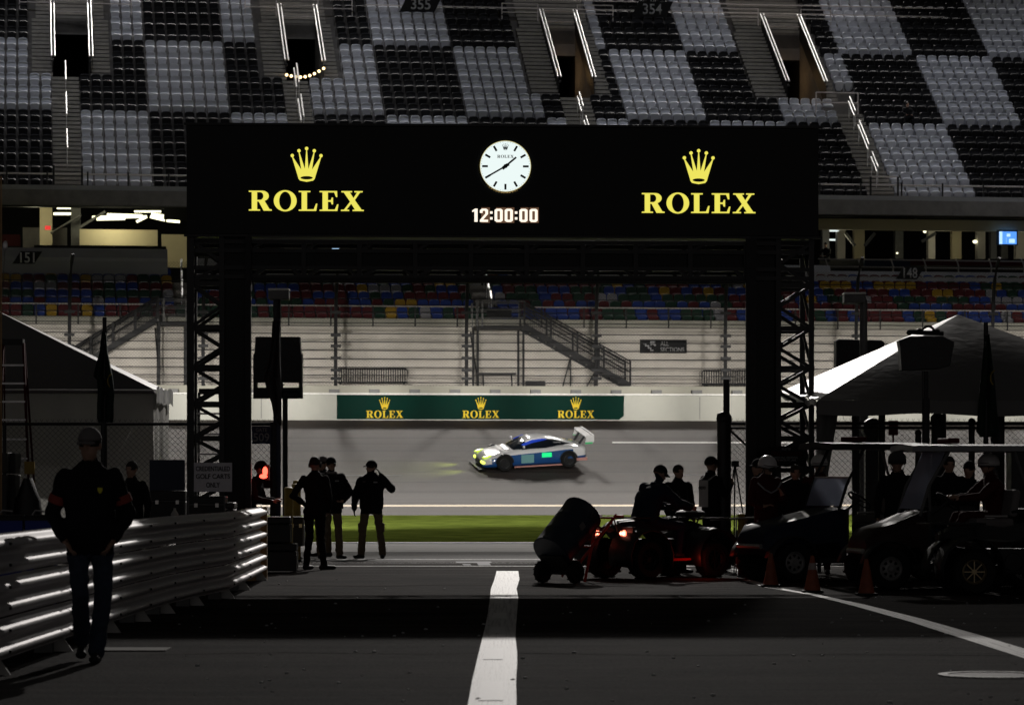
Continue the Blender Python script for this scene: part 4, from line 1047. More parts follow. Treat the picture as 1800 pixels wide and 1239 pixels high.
for nm_, ang, L_, w_ in (('hour_hand', 90-30*1.667, .56, 3.2), ('minute_hand', 90-6*40, .90, 2.8)):
    t = R(ang); d = gx*math.cos(t)+Z*math.sin(t); q = MB(); q.bar(fc-gy*(.012 if nm_ == 'hour_hand' else .02)-d*rc*.16, fc-gy*(.012 if nm_ == 'hour_hand' else .02)+d*rc*L_, w_*kg, .008, up=gy)
    q.bar(fc-gy*(.013 if nm_ == 'hour_hand' else .021)-d*rc*.16, fc-gy*(.013 if nm_ == 'hour_hand' else .021)+d*rc*.12, (w_+2)*kg, .01, up=gy); q.build(nm_, 'ink', ck)
q = MB(); disc(q, fc-gy*.02, 3.6*kg, .02, 16); q.build('hub', 'ink', ck)
crown(G(888, 259.5, -.085), gx, Z, 12*kg, 12*kg, 'ink', 'crown_emblem', ck, -.004)
serif('ROLEX', G(888, 276.3, -.085), gx, Z, 29*kg, 5.4*kg, 'ink', 'lettering', ck, -.004)
# digital time
td = bpy.data.objects.new('digital_timer', None); COL.objects.link(td); td.parent = gn; cc = G(887.5, 379, -.02); td.location = cc-off(gn); ORG[td.name] = cc
for x0, x1 in ((846, 861), (872, 890), (891, 904), (915, 929), (931, 947)):
    q = MB(); p = G(x0, 392, -.012); q.prism([(0, 0), ((x1-x0)*kg, 0), ((x1-x0)*kg, 27*kg), (0, 27*kg)], p, gx, Z, -.012); q.build('digit_cell', 'digit_back', td)
serif('12:00:00', G(887.5, 379, -.03), gx, Z, 115*kg, 23*kg, 'lamp_digit', 'digits', td, -.012, gap=.13)
# lower truss beam under the sign
bt = MB(); TOPB = a.z-.04
zt = HC+(HY-424)*kg; zm1 = HC+(HY-442)*kg; zm2 = HC+(HY-472)*kg; zb_ = HC+(HY-490)*kg
def GX(x, z, d=0): p = G(x, 500, d); return Vector((p.x, p.y, z))
q = MB(); q.prism([(0, 0), ((1325-435)*kg, 0), ((1325-435)*kg, zm1-zm2), (0, zm1-zm2)], GX(435, zm2, .1), gx, Z, -.55); q.build('beam_panel', 'black_panel', gn)
for d in (.05, 1.0):
    q = MB()
    for z_ in (zt-.02, zm1, zm2, zb_+.02): q.bar(GX(335, z_, d), GX(1430, z_, d), .07, .06)
    xs = [438, 534, 632, 730, 828, 926, 1025, 1118, 1214, 1312]
    for i, x in enumerate(xs):
        q.bar(GX(x, zb_, d), GX(x, zt, d), .07)
        if i < len(xs)-1:
            q.bar(GX(x, zb_, d), GX(x+30, zm2, d), .05); q.bar(GX(xs[i+1], zb_, d), GX(xs[i+1]-22, zm2, d), .04)
            q.bar(GX(x, zm1, d), GX(x+30, zt, d), .04)
    q.build('beam_truss', 'black_metal', gn)
q = MB(); q.bar(GX(438, zb_-.02, 0), GX(1312, zb_-.02, 0), .05, .05); q.build('beam_edge', 'dark_metal', gn)
# columns
def column(x0, x1, xp0, xp1, xe, flip, lab):
    c = bpy.data.objects.new('column', None); COL.objects.link(c); c.parent = gn; p = G((x0+x1)/2, 1005); p.z = 0; c.location = p-off(gn); ORG[c.name] = p
    top = a.z
    for x in ((x0+5, x1-5)):
        for d in (.05, 1.05):
            q = MB(); q.bar(GX(x, 0, d), GX(x, top, d), .11 if x == x0+5 and not flip else .08); q.build('chord', 'black_metal', c)
    q = MB(); hlev = [(HY-y)*kg+HC for y in (1003, 940, 883, 826, 770, 710, 646, 576, 500, 425)]
    for d in (.05, 1.05):
        for i, z_ in enumerate(hlev):
            q.bar(GX(x0, z_, d), GX(x1, z_, d), .07)
            if i < len(hlev)-1:
                zn = hlev[i+1]; mid = (z_+zn)/2
                A_, B_ = (x0+6, x1-4) if (not flip) else (x1-4, x0+6)
                if d < .5 or True:
                    q.bar(GX(A_, z_, d), GX(B_, mid, d), .05); q.bar(GX(B_, mid, d), GX(A_, zn, d), .05)
    for x in (x0+5, x1-5):
        for i, z_ in enumerate(hlev[:-1]): q.bar(GX(x, z_, .05), GX(x, hlev[i+1], 1.05), .04)
    q.build('lattice', 'black_metal', c)
    q = MB(); wd = (xp1-xp0)*kg; q.prism([(0, 0), (wd, 0), (wd, top), (0, top)], GX(xp0, .002, .1), gx, Z, -.8); q.build('panel', 'black_panel', c)
    q = MB(); q.bar(GX(xe, 0, 0.), GX(xe, top, 0.), .09 if xe < 900 else .16, .12); q.build('edge_post', 'dark_metal', c)
    q = MB(); q.box(GX((x0+xp1)/2, .04, .5), (abs(xp1-x0)*kg*1.1, 1.6, .08), YG); q.build('base_plate', 'black_metal', c)
column(330, 395, 392, 433, 436.5, False, '')
column(1364, 1432, 1330, 1366, 1320, True, '')

# ================================================================== GUARDRAIL ALONG THE ROAD
path = [(17.5, -3.72), (20.8, -3.75), (24.2, -3.75), (27.5, -3.73), (30.8, -3.72), (33.2, -3.70), (35.2, -3.66), (37.4, -3.56), (39.6, -3.40), (42.6, -3.44), (46.6, -3.52)]
gr = thing('guardrail', 'stacked silver corrugated guardrail kinked along the left side of the road', 'guardrail', (-3.72, 32, 0))
def wprof():
    pts = []
    for k in range(0, 33):
        t = k/32; s = math.cos(t*4*math.pi)
        d = -.045*s
        d = -.048*max(-1, min(1, 1.2*s))*(1 if abs(s) < .83 else 1+.05*(abs(s)-.83))
        pts.append((d, .305*t))
    return pts
WP = wprof()
def gpos(i, s, extra=0):
    (y0, x0), (y1, x1) = path[i], path[i+1]; d = Vector((x1-x0, y1-y0, 0)).normalized(); n_ = Vector((d.y, -d.x, 0)); return Vector((x0+(x1-x0)*s, y0+(y1-y0)*s, 0)), d, n_
random.seed(3)
for lvl in range(3):
    z0 = .10+lvl*.318
    for i in range(len(path)-1):
        p0, d, n_ = gpos(i, 0); p1, _, _ = gpos(i, 1); j = random.uniform(-.012, .012)
        q = MB(); ext = d*.16
        # corner-mitred ends
        rows = []; jj = random.uniform(-.004, .004)
        for dd, zz in WP:
            rows.append([p0+n_*(dd+.006*(i % 2))+Z*(z0+zz+j*0), (p0+p1)/2+n_*(dd+.006*(i % 2)+jj)+Z*(z0+zz), p1+ext+n_*(dd+.006*(i % 2))+Z*(z0+zz)])
        q.sheet(rows)
        o = q.build('rail_section', 'rail_paint', gr, smooth=True, solid=.006)
        o.modifiers['solid'].use_rim = False
        q = MB()
        q.box(p1+d*.04+n_*.050+Z*(z0+.076), (.05, .02, .022), math.atan2(-d.x, d.y)); q.build('bolt_plate', 'dark_metal', gr); q = MB(); q.box(p1+d*.04+n_*.050+Z*(z0+.232), (.05, .02, .022), math.atan2(-d.x, d.y))
        q.build('bolt_plate', 'dark_metal', gr)
for i in range(1, len(path)):
    p, d, n_ = gpos(i-1, 1); q = MB(); q.bar(p-n_*.17, p-n_*.17+Z*1.02, .15, .12); q.build('post', 'wood' if i == len(path)-1 else 'grey_steel', gr)
    q = MB(); q.prism([(0, 0), (.30, 0), (.05, .22), (0, .22)], p-n_*.12+d*.1+Z*.004, n_*.6, Z, .04); q.build('foot', 'pale', gr)
p, d, n_ = gpos(len(path)-2, 1)
q = MB(); q.bar(p+d*.24-n_*.03, p+d*.24-n_*.03+Z*1.04, .16, .1); q.build('end_post', 'wood', gr)
# ================================================================== PEOPLE
def V(*a): return Vector(a)
STAND = dict(hip=V(0, 0, .95), chest=V(0, 0, 1.36), neck=V(0, 0, 1.49), head=V(0, -.02, 1.645),
    hipL=V(-.095, 0, .92), hipR=V(.095, 0, .92), kneeL=V(-.11, -.01, .50), kneeR=V(.11, -.01, .50), ankL=V(-.115, .02, .09), ankR=V(.115, .02, .09),
    toeL=V(-.14, -.17, .035), toeR=V(.14, -.17, .035), shL=V(-.180, 0, 1.415), shR=V(.180, 0, 1.415), elL=V(-.26, .03, 1.14), elR=V(.26, .03, 1.14),
    wrL=V(-.27, -.04, .90), wrR=V(.27, -.04, .90), haL=V(-.27, -.06, .81), haR=V(.27, -.06, .81))
def person(label, loc, yaw=0, H=1.78, pose=None, top='jacket', legs='jacket', bulk=1., hat=None, hair='hair', vox=.0125, seated=False, group=None, collar=True, hatcol='jacket', handcol='skin', headturn=0, nod=0, extra=None, shoe='shoe', curl=.6, flare=0.):
    J = {k: v.copy() for k, v in STAND.items()}
    if pose: 
        for k, v in pose.items(): J[k] = V(*v)
    t = thing('person', label, 'person', loc, yaw, group, world=False); S = H/1.78; t.scale = (S, S, S)
    q = MB(); seg = []
    def limb(p, r1, c, r2, tagn):
        p = V(*p); c = V(*c); q.tube(p, c, r1, 12, r2); q.ell(p, (r1,)*3, 12, 8); q.ell(c, (r2,)*3, 12, 8); seg.append((p, c, r1, r2, tagn))
    def ellr(c, rx, ry, rz, up_, n=16):
        return [c+V(rx*math.cos(2*math.pi*i/n), ry*math.sin(2*math.pi*i/n), 0)+V(0, 0, 0) for i in range(n)]
    hip, chest, neck, head = J['hip'], J['chest'], J['neck'], J['head']; b = bulk
    def torso(rs, tagn):
        rings = []
        for f, rx, ry in rs:
            c = hip.lerp(chest, f) if f <= 1 else chest.lerp(neck, f-1); rings.append(ellr(c, rx, ry, 0, None))
        q.loft(rings)
    bx_ = b
    torso([(-.16, .165*b, .115*b), (-.02, .170*b, .125*b), (.3, .163*b, .122*b), (.6, .172*b, .125*b), (.85, .188*b, .128*b), (1.0, .190*b, .120*b), (1.3, .172*b, .105*b), (1.6, .148*b, .092*b), (1.9, .112*b, .084), (2.2, .078, .072)], 'top')
    for i in range(6): 
        c = hip.lerp(neck, i/6); seg.append((c, c+V(.001, 0, 0), .17*b, .17*b, 'top'))
    q.loft([ellr(hip+V(0, 0, z), rx, ry, 0, None) for z, rx, ry in ((-.16, .10, .09), (-.10, .155, .115), (0, .160, .118), (.08, .15, .11))])
    seg.append((hip+V(-.09, 0, -.13), hip+V(.09, 0, -.13), .12, .12, 'legs')); 
    for s in 'LR':
        limb(J['hip'+s], .092, J['knee'+s], .062+flare*.3, 'legs'); mid = J['knee'+s].lerp(J['ank'+s], .35)+V(0, .012, 0)
        limb(J['knee'+s], .062+flare*.3, mid, .060+flare*.6, 'legs'); limb(mid, .060+flare*.6, J['ank'+s], .052+flare, 'legs')
        a, to = J['ank'+s], J['toe'+s]; heel = a+V(0, .045, -.045) if not seated else a+V(0, .045, -.045)
        dd = (to-a); dd.z = 0; dd = dd.normalized() if dd.length > .01 else V(0, -1, 0)
        heel = V(a.x, a.y, max(.038, a.z-.05))-dd*.05
        q.tube(heel, to, .040, 10, .036); q.ell(heel, (.043,)*3, 10, 8); q.ell(to, (.045, .050, .034), 10, 8); q.tube(a, heel+dd*.06, .045, 10, .042)
        seg.append((heel, to, .045, .04, 'shoe'))
        limb(J['sh'+s], .064*b, J['el'+s], .054*b, 'top'); limb(J['el'+s], .056*b, J['wr'+s], .040*b, 'top')
        q.ell(J['sh'+s].lerp(chest, .3)+V(0, 0, .0), (.075*b, .075*b, .066*b), 12, 8)
        # hand: palm, four bent fingers, thumb
        w_, h_ = J['wr'+s], J['ha'+s]; d = (h_-w_).normalized(); sd = -1 if s == 'L' else 1
        fwd = V(0, -1, 0); fwd = (fwd-d*fwd.dot(d)); fwd = fwd.normalized() if fwd.length > .2 else V(1, 0, 0)
        side = d.cross(fwd).normalized()          # palm normal
        if side.x*sd > 0: side = -side
        palm = w_+d*.055
        rt = Matrix((fwd, side, d)).transposed()
        q.ell(palm, (.041, .018, .052), 12, 8, rt); seg.append((w_+d*.02, w_+d*.17, .036, .03, 'hand'))
        for k, (o_, L1) in enumerate(((.030, .072), (.011, .080), (-.009, .076), (-.028, .060))):
            p = palm+d*.038+fwd*o_; m1 = p+d*L1*.5+side*L1*.15*curl; e = m1+(d*(1-curl*.6)+side*curl).normalized()*L1*.55
            q.tube(p, m1, .0098, 8, .0092); q.tube(m1, e, .0092, 8, .0078); q.ell(m1, (.0094,)*3, 8, 6); q.ell(e, (.0078,)*3, 8, 6)
        p = palm-d*.022+fwd*.030; m1 = p+(fwd*.8+d*.6+side*.2)*.034; e = m1+(d+fwd*.15+side*.3)*.026
        q.tube(p, m1, .012, 8, .010); q.tube(m1, e, .010, 8, .0085); q.ell(m1, (.0102,)*3, 8, 6); q.ell(e, (.0086,)*3, 8, 6)
    limb(neck-V(0, 0, .04), .060, head-V(0, -.015, .07), .056, 'skin')
    HR = Matrix.Rotation(headturn, 3, 'Z')@Matrix.Rotation(nod, 3, 'X')
    def hp(x, y, z): return head+HR@V(x, y, z)
    q.ell(hp(0, .012, .025), (.078, .098, .098), 18, 12, HR); q.ell(hp(0, -.018, -.045), (.062, .074, .078), 16, 10, HR); q.ell(hp(0, -.055, -.092), (.028, .026, .022), 10, 8, HR)
    q.ell(hp(0, -.100, -.018), (.013, .020, .026), 10, 8, HR); q.tube(hp(0, -.085, .02), hp(0, -.108, -.022), .009, 8, .013)
    q.ell(hp(0, -.086, -.062), (.024, .012, .008), 10, 6, HR); q.ell(hp(0, -.080, .022), (.052, .018, .012), 10, 6, HR)
    for sx in (-1, 1): q.ell(hp(sx*.079, .012, -.012), (.011, .022, .033), 10, 8, HR)
    seg.append((hp(0, 0, .05), hp(0, -.03, -.07), .10, .09, 'skin'))
    if collar: q.lathe([(.055, -.05), (.092, -.06), (.082, .022), (.068, .028), (.055, -.01), (.055, -.05)], neck+V(0, 0, .012), n=16); seg.append((neck+V(0, 0, -.02), neck+V(0, 0, .015), .085, .082, 'top'))
    me = bpy.data.meshes.new('body'); me.from_pydata(q.v, [], q.f)
    tmp = bpy.data.objects.new('tmp', me); COL.objects.link(tmp)
    md = tmp.modifiers.new('r', 'REMESH'); md.mode = 'VOXEL'; md.voxel_size = vox; md.use_smooth_shade = True
    ms = tmp.modifiers.new('s', 'SMOOTH'); ms.factor = .5; ms.iterations = 2
    dg = bpy.context.evaluated_depsgraph_get(); out = bpy.data.meshes.new_from_object(tmp.evaluated_get(dg)); bpy.data.objects.remove(tmp); bpy.data.meshes.remove(me)
    n = len(out.vertices); co = np.empty(n*3); out.vertices.foreach_get('co', co); co = co.reshape(-1, 3)
    tg = ['top', 'legs', 'skin', 'shoe', 'hand']; best = np.full(n, 1e9); bi = np.zeros(n, int)
    for p, c, r1, r2, tn in seg:
        p = np.array(p); c = np.array(c); d = c-p; L2 = max(1e-9, d@d); tt = np.clip(((co-p)@d)/L2, 0, 1); ds = np.linalg.norm(co-(p+tt[:, None]*d), axis=1)-(r1+(r2-r1)*tt)
        m_ = ds < best; best[m_] = ds[m_]; bi[m_] = tg.index(tn)
    # jacket hem drawn by height on the trunk
    if not seated:
        hem = hip.z-.12*b; trunk = (np.abs(co[:, 0]-hip.x) < .155*b) & (bi < 2); bi[trunk & (co[:, 2] >= hem)] = 0; bi[trunk & (co[:, 2] < hem)] = 1
    # folds
    nv = np.empty(n*3); out.vertices.foreach_get('normal', nv) if hasattr(out.vertices[0], 'normal') else None; nv = nv.reshape(-1, 3)
    for i in range(n):
        if bi[i] < 2:
            c = co[i]; f = noise.noise(Vector((c[0]*9+loc[0]*3, c[1]*9, c[2]*(15 if bi[i] else 11))))+.5*noise.noise(Vector((c[0]*22, c[1]*22+5, c[2]*26)))
            co[i] += nv[i]*f*.011
    out.vertices.foreach_set('co', co.ravel()); out.update()
    for mm in (top, legs, 'skin', shoe, handcol): out.materials.append(M[mm])
    npoly = len(out.polygons); ls = np.empty(npoly, int); out.polygons.foreach_get('loop_start', ls); li = np.empty(len(out.loops), int); out.loops.foreach_get('vertex_index', li)
    out.polygons.foreach_set('material_index', bi[li[ls]].astype(np.int32)); out.polygons.foreach_set('use_smooth', [True]*npoly)
    out.name = 'body'; o = bpy.data.objects.new('body', out); COL.objects.link(o); o.parent = t
    # eyes
    # hair / hat
    def dome(m_, name, rs=(.086, .106, .100), z0=-.0, cut=-.15, off_=(0, .012, .028)):
        qq = MB(); rings = []
        for k in range(9):
            a = cut+(math.pi/2-cut)*k/8; rings.append([hp(off_[0]+rs[0]*math.cos(a)*math.cos(2*math.pi*i/18), off_[1]+rs[1]*math.cos(a)*math.sin(2*math.pi*i/18), off_[2]+rs[2]*math.sin(a)) for i in range(18)])
        qq.loft(rings, cap=False); return qq.build(name, m_, t, smooth=True, local=True, solid=.006)
    if hair: dome(hair, 'hair', (.082, .103, .100), cut=-.35, off_=(0, .018, .026))
    if hat == 'cap':
        dome(hatcol, 'cap', (.088, .110, .104), cut=.08, off_=(0, .010, .030)); qq = MB()
        rr = [[hp(.070*math.cos(a), -.085-.085*math.sin(a)*k/3-.0, .042-.006*k-.012*abs(math.cos(a))) for a in [math.pi*i/10 for i in range(11)]] for k in range(4)]
        qq.sheet(rr); qq.build('cap_brim', hatcol, t, smooth=True, local=True, solid=.006)
    if hat == 'beanie': dome(hatcol, 'beanie', (.087, .110, .108), cut=-.1)
    if hat == 'hood':
        dome(hatcol, 'hood', (.105, .125, .125), cut=-.8, off_=(0, .022, .02))
    if hat == 'helmet':
        dome(hatcol, 'helmet', (.125, .148, .135), cut=-.28, off_=(0, .012, .030)); qq = MB()
        rr = [[hp((.128)*math.cos(a), .01-(.152+.03*k)*math.sin(a)*1.0, .035-.008*k) for a in [math.pi*(.08+.84*i/12) for i in range(13)]] for k in range(2)]
        qq.sheet(rr); qq.path([hp(.120*math.cos(a), .012+.142*math.sin(a), -.015) for a in [2*math.pi*i/20 for i in range(20)]], .008, 6, closed=True); qq.build('helmet_trim', 'plastic', t, smooth=True, local=True)
        qq = MB(); 
        for sx in (-1, 1): qq.path([hp(sx*.10, -.02, -.02), hp(sx*.075, -.035, -.10), hp(0, -.06, -.125)], .007, 6)
        qq.build('chin_strap', 'plastic', t, local=True)
    if extra: extra(t, J, hp)
    return t
def patch(t, c, r, m_, name, nrm=(0, -1, 0), shape=None):
    q = MB(); c = V(*c); n_ = V(*nrm).normalized(); x = n_.cross(V(0, 0, 1)).normalized(); z = x.cross(n_)
    pts = shape or [(r*math.cos(2*math.pi*i/14), r*math.sin(2*math.pi*i/14)) for i in range(14)]
    q.prism(pts, c, x, z, .006); return q.build(name, m_, t, local=True)
def band(t, p, r, m_, name, h=.07, d=(0, 0, 1)):
    q = MB(); d = V(*d).normalized(); q.tube(V(*p)-d*h/2, V(*p)+d*h/2, r, 20, r*1.02); return q.build(name, m_, t, smooth=True, local=True)

# 1 the walking man, near the camera
def ex1(t, J, hp):
    for s in 'LR':
        d = (J['el'+s]-J['sh'+s]); c = J['sh'+s]+d*.60; band(t, c, .0705, 'armband', 'red_armband', .062, d)
    patch(t, (.085, -.158, 1.31), .022, 'yellow_patch', 'chest_patch', shape=[(-.018, .02), (.018, .02), (.019, 0), (.010, -.018), (0, -.025), (-.010, -.018), (-.019, 0)])
p = gpt(158, 1163)
person('man in grey cap and black jacket with red armbands walking beside the guardrail', (p.x, p.y, 0), R(4), 1.84,
    dict(hip=(0, 0, .96), shL=(-.185, 0, 1.41), shR=(.185, 0, 1.41), elL=(-.285, .05, 1.13), elR=(.285, .05, 1.13), wrL=(-.185, -.06, .945), wrR=(.185, -.06, .945), haL=(-.15, -.10, .87), haR=(.15, -.10, .87),
         kneeL=(-.07, -.09, .53), ankL=(-.075, .24, .17), toeL=(-.075, .14, .05), kneeR=(.105, -.08, .50), ankR=(.055, -.10, .085), toeR=(.05, -.28, .035), head=(0, -.035, 1.655)),
    top='jacket', legs='jeans', bulk=1.14, hat='cap', hatcol='cap_grey', vox=.010, headturn=R(-14), nod=R(5), extra=ex1, flare=.012)
# 5 slim man with his back to us
p = gpt(553, 1001)
def ex5(t, J, hp):
    q = MB(); q.path([hp(-.09, .0, .0), hp(-.07, .01, .085), hp(0, .01, .125), hp(.07, .01, .085), hp(.09, 0, 0)], .010, 6); q.build('headset_band', 'plastic', t, local=True)
    q = MB(); q.ell(hp(.09, .0, -.01), (.02, .035, .042), 10, 8); q.ell(hp(-.09, .0, -.01), (.02, .035, .042), 10, 8); q.build('ear_cup', 'plastic', t, local=True)
person('slim man in black seen from behind, nearest of the group left of the road', (p.x, p.y, 0), R(162), 1.80,
    dict(hip=(-.02, 0, .96), kneeL=(-.10, -.02, .52), ankL=(-.17, .03, .09), toeL=(-.27, -.12, .035), kneeR=(.08, 0, .52), ankR=(.13, .02, .09), toeR=(.12, -.16, .035),
         elR=(.33, .09, 1.16), wrR=(.16, -.07, 1.00), haR=(.09, -.12, .97), elL=(-.25, .02, 1.14), wrL=(-.20, -.10, .92), haL=(-.16, -.15, .87)), legs='jacket', bulk=1.0, extra=ex5)
# 6 stocky man in black jacket and khaki trousers
p = gpt(582, 982)
def ex6(t, J, hp):
    patch(t, (.085, -.155, 1.36), .02, 'letter_grey', 'chest_patch', shape=[(-.035, -.012), (.035, -.012), (.035, .012), (-.035, .012)])
    q = MB(); q.lathe([(.075, 0), (.115, .01), (.10, .05), (.07, .06)], J['neck']+V(0, .01, -.015), n=20); q.build('open_collar', 'cap_grey', t, smooth=True, local=True)
person('stocky man in dark cap and khaki trousers, between the slim man and the hidden one', (p.x, p.y, 0), R(10), 1.83,
    dict(kneeL=(-.13, 0, .5), ankL=(-.18, .02, .09), toeL=(-.21, -.15, .035), kneeR=(.13, 0, .5), ankR=(.15, .02, .09), toeR=(.22, -.14, .035),
         elR=(.33, .02, 1.16), wrR=(.20, -.14, 1.02), haR=(.13, -.20, 1.0), elL=(-.32, .02, 1.16), wrL=(-.19, -.14, 1.02), haL=(-.12, -.2, 1.0)), legs='khaki', bulk=1.30, hat='cap', extra=ex6, flare=.014)
p = gpt(566, 979)
person('man in white cap almost hidden behind the group left of the road', (p.x, p.y+.4, 0), R(-40), 1.86, None, legs='khaki', bulk=1.05, hat='cap', hatcol='cap_grey', vox=.015)
# 7 man with hand to his ear
p = gpt(653, 981)
def ex7(t, J, hp):
    patch(t, (.095, -.160, 1.36), .02, 'letter_grey', 'chest_patch', shape=[(-.035, -.012), (.035, -.012), (.035, .012), (-.035, .012)])
    patch(t, (-.11, -.155, 1.37), .02, 'cap_grey', 'name_patch', shape=[(-.025, -.008), (.025, -.008), (.025, .008), (-.025, .008)])
    for s in 'LR': 
        c = J['knee'+s]; q = MB(); q.box(c+V(.055 if s == 'R' else -.055, .01, .05), (.05, .13, .17)); q.build('cargo_pocket', 'khaki', t, local=True, bevel=.02)
person('heavy man in cap, black jacket and khaki trousers holding a hand to his ear', (p.x, p.y, 0), R(-6), 1.80,
    dict(kneeL=(-.16, 0, .5), ankL=(-.19, .02, .09), toeL=(-.27, -.14, .035), kneeR=(.15, 0, .5), ankR=(.20, .02, .09), toeR=(.22, -.16, .035), hipL=(-.10, 0, .92), hipR=(.10, 0, .92),
         shL=(-.19, 0, 1.38), shR=(.19, 0, 1.40), elL=(-.29, .02, 1.14), wrL=(-.31, -.03, .90), haL=(-.305, -.05, .81), elR=(.375, -.03, 1.24), wrR=(.19, -.09, 1.47), haR=(.125, -.08, 1.60), head=(0, -.04, 1.62)),
    legs='khaki', bulk=1.30, hat='cap', headturn=R(-42), extra=ex7, flare=.016, handcol='jacket')
# 4 hunched man facing right with a red light before his face
p = gpt(452, 1003)
def ex4(t, J, hp):
    pass
person('hooded man leaning behind the end of the guardrail, facing right before a red light', (p.x-.10, p.y+.25, 0), R(78), 1.80,
    dict(hip=(0, .10, .93), chest=(0, -.02, 1.30), neck=(0, -.10, 1.42), head=(0, -.16, 1.57), shL=(-.17, -.04, 1.36), shR=(.17, -.04, 1.36), elL=(-.23, -.12, 1.10), elR=(.23, -.12, 1.10),
         wrL=(-.10, -.34, 1.06), wrR=(.12, -.34, 1.08), haL=(-.06, -.42, 1.09), haR=(.08, -.42, 1.11)), bulk=1.12, hat='beanie', legs='navy')
# red lantern lamp in front of him, clipped to the gate post
lt = thing('red_lamp', 'glowing red warning lamp on the gate in front of the hooded man', 'lamp', world_at(466, 831, 51.3)); kk = 51.3/F
q = MB(); q.ell(world_at(466, 828, 51.3), (4.5*kk, .03, 8*kk), 12, 8); q.ell(world_at(463, 837, 51.3), (7*kk, .03, 4*kk), 12, 8); q.build('lens', 'red_lamp', lt, smooth=True)
q = MB(); q.box(world_at(470, 830, 51.4), (.07, .06, .24)); q.build('housing', 'plastic', lt)
l = bpy.data.lights.new('red_lamp_light', 'POINT'); lo_ = bpy.data.objects.new('red_lamp_light', l); COL.objects.link(lo_); lo_.location = world_at(465, 833, 51.15); l.energy = .7; l.color = (1, .05, .02); l.shadow_soft_size = .04
# 2, 3 people left behind the rail
p = world_at(232, 900, 46.5)
person('short haired man in black behind the guardrail, right of the walking man', (p.x, p.y, 0), R(-25), 1.70, None, legs='jacket', bulk=1.05, vox=.015)
p = world_at(160, 900, 53.5)
person('person in orange lit profile behind the ladder at the left, facing right', (p.x, p.y, 0), R(65), 1.78, dict(elR=(.22, -.08, 1.16), wrR=(.12, -.2, 1.28), haR=(.08, -.22, 1.36)), top='navy', legs='navy', bulk=.95, vox=.015)
# 8 rider of the quad bike (seated, turned right and away)
QY = R(38)
def q2w(c, f, s, z, yaw): # forward, right offsets
    return c+V(math.cos(yaw)*f+math.sin(yaw)*s, math.sin(yaw)*f-math.cos(yaw)*s, z)
QC = V(0, 0, 0); pr = gpt(1135, 1017); pfr = gpt(1232, 1016)
QC = V((1154-900)/F*47.9, 47.9, 0)
person('man in cap and navy jacket sitting on the quad bike, bent over its handlebars', (QC.x-.10, QC.y-.05, 0), QY+R(90), 1.80,
    dict(hip=(0, .10, .86), chest=(0, -.03, 1.22), neck=(0, -.12, 1.34), head=(0, -.20, 1.49), hipL=(-.10, .06, .82), hipR=(.10, .06, .82), kneeL=(-.27, -.36, .74), kneeR=(.27, -.36, .74), ankL=(-.28, -.30, .38), ankR=(.28, -.30, .38), toeL=(-.29, -.46, .32), toeR=(.29, -.46, .32),
         shL=(-.19, -.07, 1.28), shR=(.19, -.07, 1.28), elL=(-.30, -.30, 1.06), elR=(.30, -.30, 1.06), wrL=(-.27, -.52, 1.02), wrR=(.27, -.52, 1.02), haL=(-.27, -.60, 1.0), haR=(.27, -.60, 1.0)),
    top='navy', legs='navy', bulk=1.42, hat='cap', nod=R(22), seated=True)
# 9 man with backpack and badge
p = world_at(1192, 950, 50.3)
def ex9(t, J, hp):
    q = MB(); q.ell((0.02, .20, 1.20), (.17, .12, .26), 16, 10); q.build('backpack', 'jacket', t, smooth=True, local=True)
    q = MB()
    for sx in (-.09, .09): q.path([(sx, .09, 1.44), (sx, -.05, 1.46), (sx, -.145, 1.33), (sx, -.135, 1.15)], .014, 6)
    q.build('backpack_strap', 'plastic', t, local=True)
    q = MB(); q.path([(-.05, -.06, 1.47), (-.06, -.15, 1.3), (-.06, -.158, 1.14)], .004, 5); q.build('lanyard', 'cap_grey', t, local=True)
    q = MB(); q.box((-.06, -.165, 1.10), (.075, .01, .11)); q.build('badge', 'letter_grey', t, local=True)
person('man with backpack and hanging pass standing behind the quad bike', (p.x, p.y, 0), R(28), 1.67, dict(elL=(-.24, 0, 1.14), wrL=(-.22, -.1, .92)), bulk=1.22, extra=ex9, legs='jacket', vox=.0145)
# 10 marshal in a bib by the gate post
p = world_at(1249, 1000, 52.6)
def ex10(t, J, hp):
    for yy in (-.150, .150):
        q = MB(); q.sheet([[V(x, yy*(1-.12*abs(x)/.13), z) for x in (-.13, 0, .13)] for z in (.98, 1.2, 1.40)]); q.build('bib', 'pale', t, local=True, solid=.01)
    q = MB(); q.path([(-.12, .12, 1.40), (-.13, 0, 1.47), (-.12, -.13, 1.40)], .014, 6); q.path([(.12, .12, 1.40), (.13, 0, 1.47), (.12, -.13, 1.40)], .014, 6); q.build('bib_strap', 'pale', t, local=True)
    text('PHOTO', (0, .158, 1.28), (-1, 0, 0), (0, 0, 1), .20, .05, 'ink', 'lettering', t, .004, local=True)
person('photographer in dark clothes and pale bib standing half behind the right gate post', (p.x, p.y, 0), R(120), 1.80, dict(elL=(-.22, -.12, 1.18), wrL=(-.1, -.32, 1.32), haL=(-.06, -.36, 1.40), elR=(.22, -.12, 1.18), wrR=(.1, -.32, 1.32), haR=(.06, -.36, 1.40)), bulk=1.0, hat='beanie', extra=ex10, vox=.0145)
